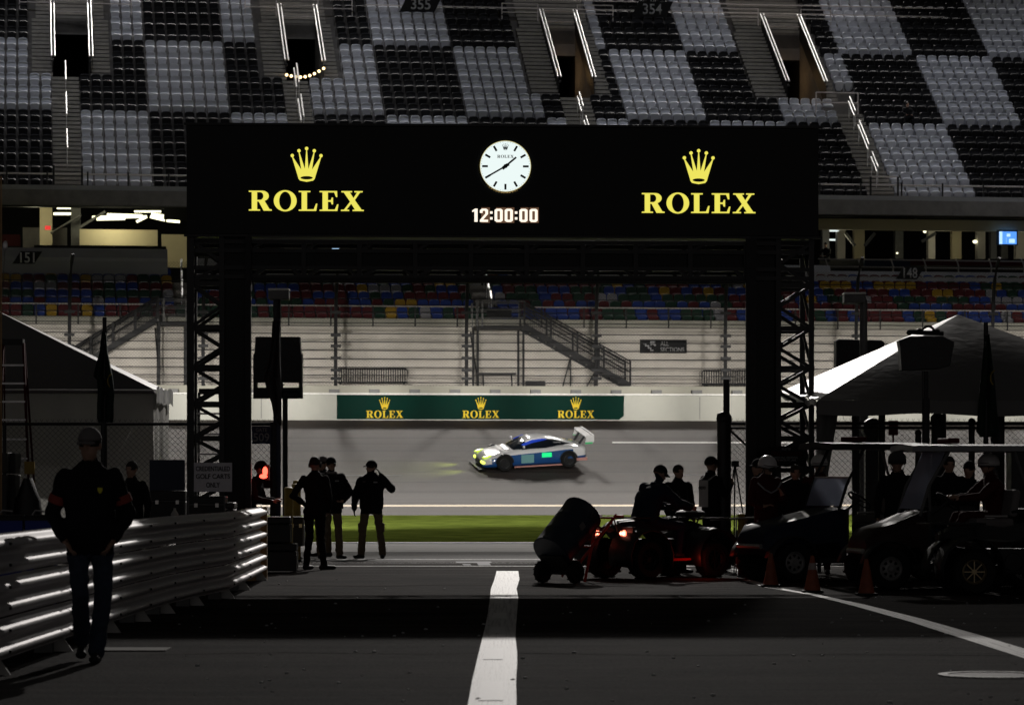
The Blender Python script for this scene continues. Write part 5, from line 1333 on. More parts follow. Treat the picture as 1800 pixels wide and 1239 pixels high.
# 11 crewman with white helmet at the left cart
p = gpt(1354, 1018)
def ex11(t, J, hp):
    q = MB(); q.path([(-.19, -.10, 1.40), (-.10, -.155, 1.30), (0, -.165, 1.25), (.10, -.155, 1.30), (.19, -.10, 1.40)], .013, 6); q.build('pale_piping', 'letter_grey', t, local=True)
    q = MB(); q.path([(-.17, -.06, .86), (-.185, -.06, .5), (-.17, -.05, .12)], .014, 6); q.build('leg_stripe', 'letter_grey', t, local=True)
    q = MB(); q.ell(hp(-.02, -.13, -.02), (.07, .03, .035), 12, 8); q.build('goggles', 'plastic', t, smooth=True, local=True)
person('crewman in maroon overalls and white helmet standing at the nose of the first cart', (p.x-.05, p.y+.1, 0), R(22), 1.76,
    dict(elR=(.22, -.12, 1.12), wrR=(.12, -.30, 1.20), haR=(.07, -.30, 1.30), elL=(-.25, 0, 1.13), wrL=(-.16, -.20, 1.05), haL=(-.08, -.26, 1.08), head=(0, -.05, 1.63)), top='crew_red', legs='crew_red', bulk=1.1, hat='helmet', hatcol='helmet_w', headturn=R(18), nod=R(10), extra=ex11)
p = world_at(1334, 1000, 49.5)
person('man in black cap partly hidden behind the white helmeted crewman', (p.x, p.y, 0), R(-60), 1.74, None, bulk=1.05, hat='cap', vox=.016, legs='jacket')
p = world_at(1398, 1000, 48.8)
person('man in dark jacket standing in shadow left of the first cart windscreen', (p.x, p.y, 0), R(10), 1.66, None, bulk=1.12, vox=.016, legs='jacket')
p = world_at(1440, 1000, 49.8)
person('crewman in white helmet standing behind the windscreen of the first cart', (p.x, p.y, 0), R(-10), 1.78, None, top='crew_red', legs='crew_red', bulk=1.08, hat='helmet', hatcol='helmet_w', vox=.016)
p = world_at(1577, 1000, 45.6)
person('crewman in dim helmet standing between the two carts', (p.x, p.y, 0), R(0), 1.80, None, top='jacket', legs='jacket', bulk=1.02, hat='helmet', hatcol='flag_grey', vox=.016)
p = world_at(1668, 1000, 47.5)
person('crewman in bright trimmed dark overalls standing behind the steering wheel of the second cart', (p.x, p.y, 0), R(5), 1.78, None, top='jacket', legs='crew_red', bulk=1.1, vox=.016)
p = world_at(1704, 1000, 47.9)
person('man in black behind the second cart, left of its driver', (p.x, p.y, 0), R(-30), 1.70, None, bulk=1.0, vox=.016, hat='beanie')
# far seated people
def seated(label, loc, yaw, H=1.75, **k):
    return person(label, loc, yaw, H, dict(hip=(0, .1, .52), chest=(0, .02, .92), neck=(0, -.02, 1.05), head=(0, -.05, 1.22), hipL=(-.1, .05, .50), hipR=(.1, .05, .50), kneeL=(-.20, -.38, .56), kneeR=(.2, -.38, .56), ankL=(-.26, -.42, .12), ankR=(.26, -.42, .12), toeL=(-.34, -.55, .05), toeR=(.34, -.55, .05),
        shL=(-.18, 0, .98), shR=(.18, 0, .98), elL=(-.27, -.12, .78), elR=(.27, -.12, .78), wrL=(-.15, -.34, .66), wrR=(.15, -.34, .66), haL=(-.09, -.4, .64), haR=(.09, -.4, .64)), seated=True, **k)
u, r = ru(1588, 207); pp = up(u, int(r)+.0); seated('lone spectator in black with pale shoes sitting in the upper deck at the right', (pp.x, pp.y+.25, pp.z), YS, shoe='pale', vox=.022)
c = cz(1452, 470, 160); seated('dark figure sitting in the concourse right of the gantry', (c.x, c.y, c.z-.1), R(-30), vox=.022, hat='cap')

# ================================================================== VEHICLES
def wheel(parent, c, R_, w_, axis, rim='wheel_w', kind='holes', rimr=None, name='wheel'):
    """c centre local; axis unit vector of the axle pointing outwards"""
    e = bpy.data.objects.new(name, None); COL.objects.link(e); e.parent = parent; e.location = c; ax = V(*axis).normalized()
    e.rotation_euler = ax.to_track_quat('Z', 'Y').to_euler(); rr = rimr or R_*.55; h = w_/2
    q = MB(); prof = [(rr, -h*.8), (rr*1.05, -h*.95), (R_*.86, -h), (R_*.96, -h*.75), (R_, -h*.3), (R_, h*.3), (R_*.96, h*.75), (R_*.86, h), (rr*1.05, h*.95), (rr, h*.8), (rr*.97, 0), (rr, -h*.8)]
    q.lathe(prof, (0, 0, 0), n=32)
    for i in range(26):
        a = 2*math.pi*i/26; rm = Matrix.Rotation(a, 3, 'Z'); q.box(rm@V(R_*1.0, 0, h*(.45 if i % 2 else -.45)), (R_*.05, R_*.11, w_*.42), rot=rm)
    q.build('tyre', 'rubber', e, smooth=True, local=True)
    q = MB(); q.lathe([(rr*.99, h*.75), (rr*.93, h*.78), (rr*.88, h*.55), (rr*.80, h*.45)], (0, 0, 0), n=32)
    if kind == 'holes':
        q.lathe([(rr*.80, h*.45), (rr*.72, h*.50)], (0, 0, 0), n=32); q.lathe([(rr*.48, h*.56), (rr*.30, h*.60), (rr*.22, h*.75), (0, h*.75)], (0, 0, 0), n=32)
        for i in range(8):
            a = 2*math.pi*(i+.5)/8; rm = Matrix.Rotation(a, 3, 'Z'); q.box(rm@V(rr*.60, 0, h*.53), (rr*.28, rr*.22, .004), rot=rm)
    else:
        q.lathe([(rr*.22, h*.5), (rr*.2, h*.66), (0, h*.66)], (0, 0, 0), n=24)
        for i in range(8):
            a = 2*math.pi*i/8; rm = Matrix.Rotation(a, 3, 'Z'); q.box(rm@V(rr*.52, 0, h*.56), (rr*.66, rr*.09, .02), rot=rm)
    q.build('rim', rim, e, local=True)
    q = MB(); q.lathe([(rr*.98, h*.2), (0, h*.2)], (0, 0, 0), n=24); q.lathe([(rr*.98, -h*.6), (0, -h*.6)], (0, 0, 0), n=24); q.build('hub_plate', 'plastic', e, local=True)
    return e
# --- quad bike: local frame x forward, y left, z up
def quad(label, loc, yaw, rider=True, rimm='red_paint', lamps=True):
    t = thing('quad_bike', label, 'quad bike', loc, yaw, world=False)
    for f, s in ((-.60, .46), (-.60, -.46), (.66, .46), (.66, -.46)):
        wheel(t, (f, s, .29 if f < 0 else .275), .29 if f < 0 else .275, .25, (0, 1 if s > 0 else -1, 0), 'plastic', 'spokes', rimr=.155)
    q = MB()   # frame and engine
    q.box((0, 0, .42), (.62, .36, .30)); q.box((-.25, 0, .36), (.5, .22, .14)); q.box((.45, 0, .40), (.4, .28, .16)); q.tube((-.6, -.42, .29), (-.6, .42, .29), .04); q.tube((.66, -.42, .275), (.66, .42, .275), .035); q.lathe([(0, -.2), (.12, -.2), (.13, 0), (.12, .2), (0, .2)], (-.02, 0, .40), 'Y', 16)
    q.build('frame', 'plastic', t, local=True, bevel=.02)
    q = MB(); sec = lambda x, w_, z0, z1: [V(x, a*w_, z) for a, z in ((-1, z0), (-.75, z1), (0, z1+.03), (.75, z1), (1, z0), (.6, z0-.03), (0, z0-.02), (-.6, z0-.03))]
    q.loft([sec(-.95, .16, .70, .74), sec(-.8, .20, .70, .82), sec(-.4, .19, .70, .84), sec(-.1, .15, .68, .80), sec(.12, .13, .70, .86), sec(.30, .12, .72, .88), sec(.45, .10, .72, .80)]); q.build('seat', 'plastic', t, smooth=True, local=True)
    for sx, sy in ((-.62, 1), (-.62, -1), (.68, 1), (.68, -1)):   # arched fenders
        q = MB(); rows = []
        for k in range(9):
            a = R(200-k*27.5); rows.append([V(sx+.40*math.cos(a), sy*(.14+.50*j/3), .34+.40*math.sin(a)-.03*j/3) for j in range(4)])
        q.sheet(rows); q.build('fender', 'plastic', t, smooth=True, local=True, solid=.02)
    q = MB(); q.loft([sec(.40, .14, .60, .80), sec(.65, .20, .58, .80), sec(.92, .18, .52, .72), sec(1.0, .12, .50, .62)]); q.build('nose', 'plastic', t, smooth=True, local=True)
    for x0, x1, z_ in ((-1.12, -.42, .88), (.48, 1.08, .86)):
        q = MB(); q.path([(x0, -.40, z_), (x0, .40, z_), (x1, .36, z_), (x1, -.36, z_)], .014, 6, closed=True)
        for k in range(1, 8): y = -.40+.8*k/8; q.tube((x0, y, z_+.004), (x1, y*.9, z_+.004), .009, 6)
        for x, y in ((x0+.15, .2), (x0+.15, -.2), (x1-.1, .2), (x1-.1, -.2)): q.tube((x, y, z_), (x*.92, y*.9, z_-.20), .012, 6)
        q.build('rack', 'dark_metal', t, local=True)
    q = MB(); q.tube((.34, 0, .80), (.26, 0, 1.02), .022); q.path([(.14, .38, 1.02), (.24, .26, 1.05), (.28, .1, 1.03), (.28, -.1, 1.03), (.24, -.26, 1.05), (.14, -.38, 1.02)], .014, 8); q.box((.32, 0, 1.03), (.12, .18, .08)); q.build('handlebar', 'dark_metal', t, local=True, bevel=.01)
    for s in (1, -1):
        q = MB(); q.tube((.10, s*.40, 1.02), (.17, s*.34, 1.035), .019); q.build('grip', 'rubber', t, local=True)
        q = MB(); q.path([(-.25, s*.30, .33), (-.25, s*.42, .28), (.30, s*.42, .28), (.34, s*.30, .33)], .018, 6); q.box((0, s*.34, .27), (.5, .14, .02)); q.build('foot_rail', 'red_paint' if lamps else 'dark_metal', t, local=True)
    if lamps:
        for s in (1, -1):
            e = bpy.data.objects.new('tail_light', None); COL.objects.link(e); e.parent = t; e.location = (-.86, s*.335, .66)
            q = MB(); q.prism([(-.13, .09), (.13, .09), (.10, -.02), (.0, -.12), (-.10, -.05)], (.03, 0, 0), (0, -1, 0), (0, 0, 1), -.05); q.build('housing', 'plastic', e, local=True)
            for y, r_, m_ in ((-.0*s-.01*s, .050, 'tail_lamp'), (.075*s*-1, .034, 'tail_lamp')):
                q = MB(); q.lathe([(0, .012), (r_*.7, .010), (r_, 0)], (-.025, y, 0), 'X', 16); 
                for i, v in enumerate(q.v): q.v[i] = (-.025-(v[0]+.025), v[1], v[2])
                q.build('lens', m_, e, smooth=True, local=True)
                q = MB(); q.ell((-.037, y, 0), (.006, r_*.42, r_*.42), 12, 8); q.build('lamp_core', 'tail_core', e, smooth=True, local=True)
        l = bpy.data.lights.new('tail_light_glow', 'POINT'); g = bpy.data.objects.new('tail_light_glow', l); COL.objects.link(g); g.parent = t; g.location = (-1.1, .1, .62); l.energy = .18; l.color = (1, .08, .04); l.shadow_soft_size = .08
        l = bpy.data.lights.new('engine_glow', 'POINT'); g = bpy.data.objects.new('engine_glow', l); COL.objects.link(g); g.parent = t; g.location = (.2, -.75, .25); l.energy = 1.3; l.color = (1, .06, .03); l.shadow_soft_size = .08  # unseen red point light added to redden the wheels
        q = MB(); q.tube((-1.0, .42, .62), (-.65, .50, .34), .016); q.tube((-1.02, .42, .95), (-1.28, .44, .62), .02); q.build('hitch_bar', 'red_paint', t, local=True)
        q = MB(); q.tube((.9, -.2, .84), (1.55, -.42, .87), .016, 8); q.tube((.95, -.1, .84), (1.5, -.35, .86), .014, 8); q.build('carried_pole', 'steel', t, local=True)
        q = MB(); q.ell((.70, .05, .93), (.22, .24, .07), 14, 8); q.build('rope_coil', 'plastic', t, local=True)
    return t
quad('black quad bike with glowing red tail lights parked across the road, rider on it', (QC.x, QC.y, 0), QY)
quad('dark quad bike parked in front of the second golf cart, one spoked wheel catching light', (6.27, 41.4, 0), R(5), lamps=False)
# brass coloured spokes for the near wheel of that one: swapped rims
qb = [o for o in bpy.data.objects if o.name.startswith('quad_bike')][-1]
for c in qb.children:
    if c.name.startswith('wheel'):
        for g in c.children:
            if g.name.startswith('rim'): g.data.materials[0] = M['wheel_b']
# --- barrel on a hand truck
hb = gpt(985, 1024); ht = thing('hand_truck', 'red framed two wheeled hand truck carrying the drum', 'hand truck', (hb.x, hb.y, 0), R(48), world=False)
TI = R(50)    # lean to the right
ux = V(math.sin(TI), 0, math.cos(TI)); vx_ = V(math.cos(TI), 0, -math.sin(TI))
def HT(a, b, c): return V(.04, 0, .20)+vx_*a+ux*c+V(0, b, 0)   # a off the back plane, b width, c along
for s in (-1, 1): wheel(ht, (.06 if s < 0 else -.12, s*.22, .155), .155, .10, (0, s, 0), 'plastic', 'holes', rimr=.06)
q = MB()
for s in (-.20, .20): q.tube(HT(.03, s, -.06), HT(.03, s, 1.18), .020); q.tube(HT(.03, s, 1.15), HT(.14, s, 1.28), .018)
for z_ in (.2, .5, .8, 1.12): q.tube(HT(.03, -.2, z_), HT(.03, .2, z_), .014)
q.build('frame', 'red_paint', ht, local=True)
q = MB(); q.box(HT(-.12, 0, -.07), (.34, .42, .012), rot=Matrix.Rotation(TI, 3, 'Y')); q.tube((-.03, -.24, .155), (-.03, .24, .155), .014); q.build('toe_plate', 'dark_metal', ht, local=True)
q = MB(); q.tube(HT(.03, 0, .9), HT(.55, .1, .30), .020); q.tube(HT(.03, .15, .85), HT(.20, .15, .05), .016); q.build('kick_leg', 'red_paint', ht, local=True)
dr = thing('drum', 'navy oil drum with pale lettering lying tilted on the hand truck', 'drum', (hb.x, hb.y, 0), R(48), world=False)
rt = Matrix.Rotation(TI, 3, 'Y'); q = MB(); c0 = HT(-.305, 0, -.05)
q.lathe([(0, .0), (.28, .0), (.292, .012), (.290, .03), (.285, .04), (.285, .27), (.2885, .285), (.285, .30), (.285, .56), (.2885, .575), (.285, .59), (.285, .84), (.292, .85), (.292, .872), (.278, .872), (.278, .86), (0, .86)], c0, n=40, rot=rt)
q.build('shell', 'drum', dr, smooth=True, local=True)
q = MB(); q.box(c0+rt@V(-.08, -.284, .50), (.09, .012, .10), rot=rt); q.build('label_sticker', 'cap_grey', dr, local=True)
tx = rt@V(0, 0, 1); text('VP', c0+rt@V(-.03, -.297, .74), rt@V(1, 0, 0), tx, .17, .11, 'flag_grey', 'lettering', dr, .004, local=True)
q = MB(); q.lathe([(0, .02), (.03, .02), (.03, 0)], c0+rt@V(.12, 0, .86), n=12, rot=rt); q.lathe([(0, .015), (.02, .015), (.02, 0)], c0+rt@V(-.15, .05, .86), n=12, rot=rt); q.build('bung', 'steel', dr, local=True)

# --- golf carts / utility vehicles: x forward (towards the nose), built facing +x then turned
def cart(label, loc, yaw, body, roofm, L_=2.6, roof=(-.9, 1.05, 1.90), ws='flat', wheels='holes', hoodz=1.02, beacon=True, rear=True, wb=(.80, -.85), nose=0.):
    t = thing('golf_cart', label, 'golf cart', loc, yaw, world=False)
    for f in wb:
        for s in (1, -1): wheel(t, (f, s*.56, .28), .28, .23, (0, s, 0), 'wheel_w', wheels, rimr=.155)
    def sec(x, w_, z0, z1): return [V(x, a*w_, z) for a, z in ((-1, z0), (-1, z0+(z1-z0)*.7), (-.8, z1), (0, z1+.02), (.8, z1), (1, z0+(z1-z0)*.7), (1, z0), (0, z0))]
    q = MB(); q.loft([sec(1.22+nose, .42, .46, .66), sec(1.12+nose, .50, .38, .78), sec(.85+nose*.6, .55, .52, hoodz-.12), sec(.55, .55, .56, hoodz), sec(.42, .55, .30, hoodz+.03)]); q.build('hood', body, t, smooth=True, local=True)
    q = MB(); q.box((-.1, 0, .30), (1.9, 1.1, .08)); q.box((.40, 0, .72), (.06, 1.08, .60)); q.build('floor_pan', 'plastic', t, local=True, bevel=.015)
    q = MB(); q.loft([sec(-.30, .55, .32, .78), sec(-.6, .58, .50, .80), sec(-1.05, .58, .52, .80), sec(-1.30, .55, .42, .76)]); q.build('rear_body', body, t, smooth=True, local=True)
    for f in wb:
        for s in (1, -1):
            q = MB(); rows = [[V(f+.36*math.cos(R(170-20*k)), s*(.42+.24*j/2), .28+.36*math.sin(R(170-20*k))) for j in range(3)] for k in range(9)]; q.sheet(rows); q.build('fender', 'plastic', t, smooth=True, local=True, solid=.02)
    q = MB(); q.box((-.50, 0, .86), (.52, 1.0, .13)); q.build('seat', 'cap_grey', t, local=True, bevel=.04)
    q = MB(); q.box((-.78, 0, 1.12), (.11, .98, .36), rot=Matrix.Rotation(R(-10), 3, 'Y')); q.build('backrest', 'cap_grey', t, local=True, bevel=.04)
    x0, x1, z_ = roof; q = MB(); 
    g = lambda x, e: [V(x, -.60*e, z_-.02), V(x, -.56*e, z_+.05), V(x, 0, z_+.075), V(x, .56*e, z_+.05), V(x, .60*e, z_-.02), V(x, .5*e, z_-.03), V(x, 0, z_-.0), V(x, -.5*e, z_-.03)]
    q.loft([g(x0, .9), g(x0+.08, 1), g((x0+x1)/2, 1.02), g(x1-.15, 1), g(x1, .86)]); q.build('roof', roofm, t, smooth=True, local=True)
    for s in (1, -1):
        q = MB(); q.path([(.52, s*.50, hoodz-.02), (.40, s*.51, 1.35), (.12, s*.52, z_)], .022, 8); q.build('windscreen_pillar', 'dark_metal' if ws == 'flat' else 'grey_steel', t, local=True)
        q = MB(); q.path([(-.95, s*.50, .78), (-.92, s*.53, 1.3), (-.74, s*.53, z_)], .020, 8); q.build('rear_pillar', 'grey_steel', t, local=True)
    q = MB(); a, b = ((.50, 1.06), (.36, 1.46)) if ws == 'flat' else ((.50, 1.05), (.18, 1.80))
    q.add([(a[0], -.49, a[1]), (a[0], .49, a[1]), (b[0], .49, b[1]), (b[0], -.49, b[1])], [(0, 1, 2, 3)]); q.build('windscreen', 'windscreen', t, local=True, solid=.008)
    q = MB(); q.tube((b[0], -.49, b[1]), (b[0], .49, b[1]), .012); q.build('windscreen_edge', 'steel' if ws == 'flat' else 'dark_metal', t, local=True)
    q = MB(); cw = V(.05, .25 if ws == 'flat' else .22, 1.14); ar = Matrix.Rotation(R(-38), 3, 'Y'); q.path([cw+ar@V(.18*math.cos(2*math.pi*i/20), .18*math.sin(2*math.pi*i/20), 0) for i in range(20)], .015, 6, closed=True)
    for k in range(3): a_ = 2*math.pi*k/3; q.tube(cw, cw+ar@V(.17*math.cos(a_), .17*math.sin(a_), 0), .010)
    q.tube(cw, (.40, cw.y, .90), .02); q.build('steering_wheel', 'plastic', t, local=True)
    q = MB(); q.tube((1.24+nose, -.35, .50), (1.24+nose, .35, .50), .035); q.build('bumper', 'steel', t, local=True)
    q = MB(); q.path([(-1.3, -.5, .78), (-1.42, -.5, .78), (-1.42, .5, .78), (-1.3, .5, .78)], .02, 6); q.build('rear_bumper', 'steel', t, local=True)
    for s in (1, -1): q = MB(); q.tube((-.35, s*.53, .95), (-.65, s*.53, .95), .018); q.build('hip_rail', 'steel', t, local=True)
    for s in (1, -1):
        q = MB(); q.ell((1.12+nose, s*.36, .66), (.05, .09, .06), 12, 8); q.build('headlight', 'cap_grey', t, smooth=True, local=True)
    if beacon:
        q = MB(); q.box((-.05, -.1, z_+.12), (.16, .5, .07)); q.build('beacon', 'seat_red', t, local=True, bevel=.02)
    if rear:
        q = MB(); q.box((-1.30, 0, .92), (.75, 1.05, .26)); q.build('cargo_bed', 'plastic', t, local=True, bevel=.02)
    return t
cart('blue utility cart with flat clear windscreen, black roof and red beacon behind the orange cones', (4.85, 46.8, 0), R(203), 'cart_blue', 'black_metal', roof=(-1.0, .62, 1.88), hoodz=1.0, wb=(1.28, -.85), nose=.42)
cart('maroon golf cart with tall sloping windscreen and long grey roof at the right edge', (5.72, 43.4, 0), R(190), 'cart_red', 'roof_grey', roof=(-1.9, .62, 1.82), ws='tall', hoodz=.98, wb=(.95, -.85))
# driver
p = V(6.45, 43.6, 0)
def exd(t, J, hp): pass
person('crewman in maroon overalls and white helmet sitting at the wheel of the second cart', (6.30, 43.55, .36), R(-78), 1.75,
    dict(hip=(0, .1, .62), chest=(0, .06, 1.00), neck=(0, .02, 1.12), head=(0, -.02, 1.28), hipL=(-.1, .05, .58), hipR=(.1, .05, .58), kneeL=(-.14, -.42, .60), kneeR=(.14, -.42, .60), ankL=(-.14, -.62, .18), ankR=(.14, -.62, .18), toeL=(-.14, -.78, .14), toeR=(.14, -.78, .14),
    shL=(-.19, .02, 1.05), shR=(.19, .02, 1.05), elL=(-.26, -.2, .86), elR=(.26, -.2, .86), wrL=(-.12, -.44, .84), wrR=(.12, -.44, .84), haL=(-.1, -.52, .86), haR=(.1, -.52, .86)), top='crew_red', legs='crew_red', bulk=1.12, hat='helmet', hatcol='helmet_w', seated=True)
# cones
def cone(lab, x, y0, y1):
    D = HC*F/(y1-3-HY); c = V((x-CX)/F*D, D, 0); h = (y1-y0)*D/F; t = thing('traffic_cone', lab, 'traffic cone', c, 0, 'orange traffic cones', world=False)
    q = MB(); q.box((0, 0, .015), (.26, .26, .03)); q.build('base', 'rubber', t, local=True, bevel=.008)
    q = MB(); r0 = .105; q.lathe([(r0, .03), (.022, h), (.014, h), (.014, h*.97)], (0, 0, 0), n=24); q.build('shell', 'cone', t, smooth=True, local=True)
    q = MB(); f = lambda z: r0+(.022-r0)*(z-.03)/(h-.03)+.002; q.lathe([(f(h*.62), h*.62), (f(h*.80), h*.80)], (0, 0, 0), n=24); q.build('band', 'cone_band' if x == 1428 else 'cone', t, smooth=True, local=True)
cone('dim orange traffic cone nearest the helmeted crewman, leftmost of three', 1355, 975, 1034)
cone('orange traffic cone with a pale collar, middle of three before the carts', 1428, 979, 1044)
cone('plain orange traffic cone right of the collared one, before the second cart wheel', 1523, 985, 1049)

# --- race car on the banking: x forward
rcar = thing('race_car', 'blue and white race car with yellow headlights speeding past on the track', 'car', (0, 0, 0), 0, world=False)
D_ = 127.4; cx_ = (934-CX)/F*D_
bank = math.atan(.225)
base = tr(cx_/math.cos(YT), 127.2, cross(127.2+0)); base = V(cx_, 129.0+cx_*math.tan(YT), cross(129.0)+.03)
yawc = R(180+15)
mtx = Matrix.Translation(base)@Matrix.Rotation(bank, 4, 'X')@Matrix.Rotation(yawc, 4, 'Z')@Matrix.Diagonal((.92, .92, .92, 1)); rcar.matrix_world = mtx
def cs(x, w_, z0, zs, zt): return [V(x, a*w_, z) for a, z in ((-1.0, z0), (-1.01, (z0+zs)/2), (-.97, zs), (-.84, zt-.02), (-.45, zt), (0, zt+.012), (.45, zt), (.84, zt-.02), (.97, zs), (1.01, (z0+zs)/2), (1.0, z0), (0, z0))]
st_ = [(2.34, .62, .14, .36, .42), (2.25, .84, .10, .44, .54), (2.0, .96, .09, .56, .66), (1.55, 1.0, .10, .64, .76), (1.1, .99, .10, .68, .83), (.70, .97, .10, .70, .88), (.1, .96, .10, .72, .90), (-.6, .96, .10, .76, .92), (-1.1, 1.0, .10, .82, .96), (-1.6, 1.01, .12, .84, .94), (-2.0, .98, .18, .80, .88), (-2.28, .88, .28, .72, .80)]
q = MB(); rings = [cs(*s) for s in st_]; n = 12; 
for j in range(len(rings)-1):
    for i in range(n):
        q.cur = 1 if i in (2, 3, 4, 5, 6, 7, 8) and True else 0
        if i in (1, 9): q.cur = 0
        if i in (2, 8) and 2 <= j <= 8: q.cur = 0
        if st_[j][0] < -.5 and i in (3, 4, 5, 6, 7): q.cur = 1
        b0 = len(q.v); q.add([rings[j][i], rings[j][(i+1) % n], rings[j+1][(i+1) % n], rings[j+1][i]], [(0, 1, 2, 3)])
q.cur = 2; q.add(rings[0], [tuple(reversed(range(n)))]); q.add(rings[-1], [tuple(range(n))])
bo = q.build('body', ['car_blue', 'car_white', 'car_dark'], rcar, local=True); bm = bmesh.new(); bm.from_mesh(bo.data); bmesh.ops.remove_doubles(bm, verts=bm.verts, dist=.0005); bmesh.ops.recalc_face_normals(bm, faces=bm.faces); bm.to_mesh(bo.data); bm.free()
bo.data.polygons.foreach_set('use_smooth', [True]*len(bo.data.polygons))
ss = bo.modifiers.new('sub', 'SUBSURF'); ss.levels = 2; ss.render_levels = 2
def gs_(x, w0, z0, w1, z1): return [V(x, -w0, z0), V(x, -w1, z1-.03), V(x, -w1*.7, z1), V(x, 0, z1+.015), V(x, w1*.7, z1), V(x, w1, z1-.03), V(x, w0, z0)]
q = MB(); q.loft([gs_(1.0, .70, .80, .66, .84), gs_(.55, .78, .84, .62, 1.08), (gs_(.15, .80, .86, .58, 1.22)), gs_(-.35, .80, .86, .57, 1.25), gs_(-.85, .78, .86, .54, 1.17), gs_(-1.35, .72, .88, .48, 1.02), gs_(-1.75, .62, .88, .42, .90)]); q.build('cabin_glass', 'car_glass', rcar, smooth=True, local=True)
q = MB(); q.sheet([[V(x, y*w_, z+.02-.05*abs(y)**3) for y in (-1, -.7, -.3, 0, .3, .7, 1)] for x, w_, z in ((.42, .60, 1.13), (.15, .60, 1.235), (-.35, .59, 1.265), (-.85, .56, 1.185), (-1.35, .50, 1.035), (-1.85, .46, .91))]); q.build('roof_panel', 'car_white', rcar, smooth=True, local=True, solid=.02)
for s in (1, -1):
    q = MB(); q.add([V(.62, s*.655, 1.03), V(.20, s*.615, 1.19), V(-.30, s*.60, 1.235), V(-.55, s*.60, 1.19), V(-.25, s*.66, 1.14), V(.15, s*.68, 1.08), V(.5, s*.70, .98)], [tuple(range(7))]); q.build('side_stripe', 'car_bright', rcar, local=True, solid=.02)
    q = MB(); q.add([V(-.75, s*.66, .98), V(-1.15, s*.63, .98), V(-1.1, s*.60, 1.05), V(-.78, s*.62, 1.06)], [(0, 1, 2, 3)]); q.build('quarter_window', 'letter_grey', rcar, local=True, solid=.01)
for f in (1.42, -1.38):
    for s in (1, -1):
        wheel(rcar, (f, s*.985, .345), .345, .20, (0, s, 0), 'car_dark', 'spokes', rimr=.24)
        q = MB(); q.lathe([(.33, 0), (.40, 0), (.40, .03)], (f, s*1.0, .35), 'Y', 24, a0=0, a1=math.pi); q.build('arch_lip', 'car_dark', rcar, local=True)
for s in (1, -1):
    q = MB(); q.ell((2.12, s*.66, .60), (.22, .17, .035), 14, 8, Matrix.Rotation(R(12), 3, 'Y')); q.build('headlight', 'car_lamp2', rcar, smooth=True, local=True)
    q = MB(); q.ell((2.24, s*.58, .36), (.13, .24, .075), 14, 8); q.build('driving_light', 'car_lamp', rcar, smooth=True, local=True)
    q = MB(); q.path([(.62, s*.90, .96), (.62, s*1.02, 1.00)], .015, 6); q.ell((.60, s*1.06, 1.01), (.05, .09, .06), 10, 8); q.build('mirror', 'car_white', rcar, smooth=True, local=True)
    q = MB(); q.box((-.42, s*.985, .60), (.42, .02, .19)); q.build('number_panel', 'car_num', rcar, local=True)
    q = MB(); q.box((.42, s*.99, .48), (.55, .02, .36)); q.build('door_panel', 'car_teal', rcar, local=True)
    q = MB(); q.box((-.05, s*1.0, .16), (2.1, .06, .05)); q.build('side_skirt', 'car_pink', rcar, local=True)
    q = MB(); q.box((-1.95, s*.99, .34), (.5, .03, .12)); q.build('rear_corner', 'car_pink', rcar, local=True)
    q = MB(); q.box((-2.34, s*.90, 1.17), (.36, .03, .30)); q.box((-2.30, s*.905, 1.04), (.34, .03, .10)); q.build('wing_endplate', ['letter_pale'], rcar, local=True, bevel=.01)
    q = MB(); q.box((-2.28, s*.93, 1.00), (.32, .03, .07)); q.build('endplate_strip', 'car_green', rcar, local=True)
    q = MB(); q.bar((-2.0, s*.4, .86), (-2.25, s*.4, 1.22), .03, .10); q.build('wing_strut', 'car_dark', rcar, local=True)
q = MB(); q.box((-2.32, 0, 1.27), (.34, 1.8, .03), rot=Matrix.Rotation(R(6), 3, 'Y')); q.box((-2.48, 0, 1.32), (.08, 1.8, .03)); q.build('wing', 'letter_pale', rcar, local=True)
for s in (1, -1):
    l = bpy.data.lights.new('headlight_beam', 'SPOT'); g = bpy.data.objects.new('headlight_beam', l); COL.objects.link(g); g.parent = rcar; g.location = (2.55, s*.6, .42)
    g.rotation_euler = Vector((1, s*.05, -.10)).to_track_quat('-Z', 'Y').to_euler(); l.energy = 300; l.spot_size = R(60); l.spot_blend = .9; l.color = (.75, 1, .12); l.shadow_soft_size = .1
q = MB(); q.box((2.36, 0, .09), (.30, 1.7, .03)); q.build('splitter', 'car_dark', rcar, local=True)
q = MB(); q.box((2.28, 0, .33), (.10, .8, .16)); q.build('grille', 'car_dark', rcar, local=True)
q = MB()
for x in (1.5, 1.25): q.add([V(x, -.5, .80+.02*(1.5-x)*3), V(x, .5, .80+.02*(1.5-x)*3), V(x-.12, .5, .855), V(x-.12, -.5, .855)], [(0, 1, 2, 3)])
q.build('hood_vent', 'car_dark', rcar, local=True)
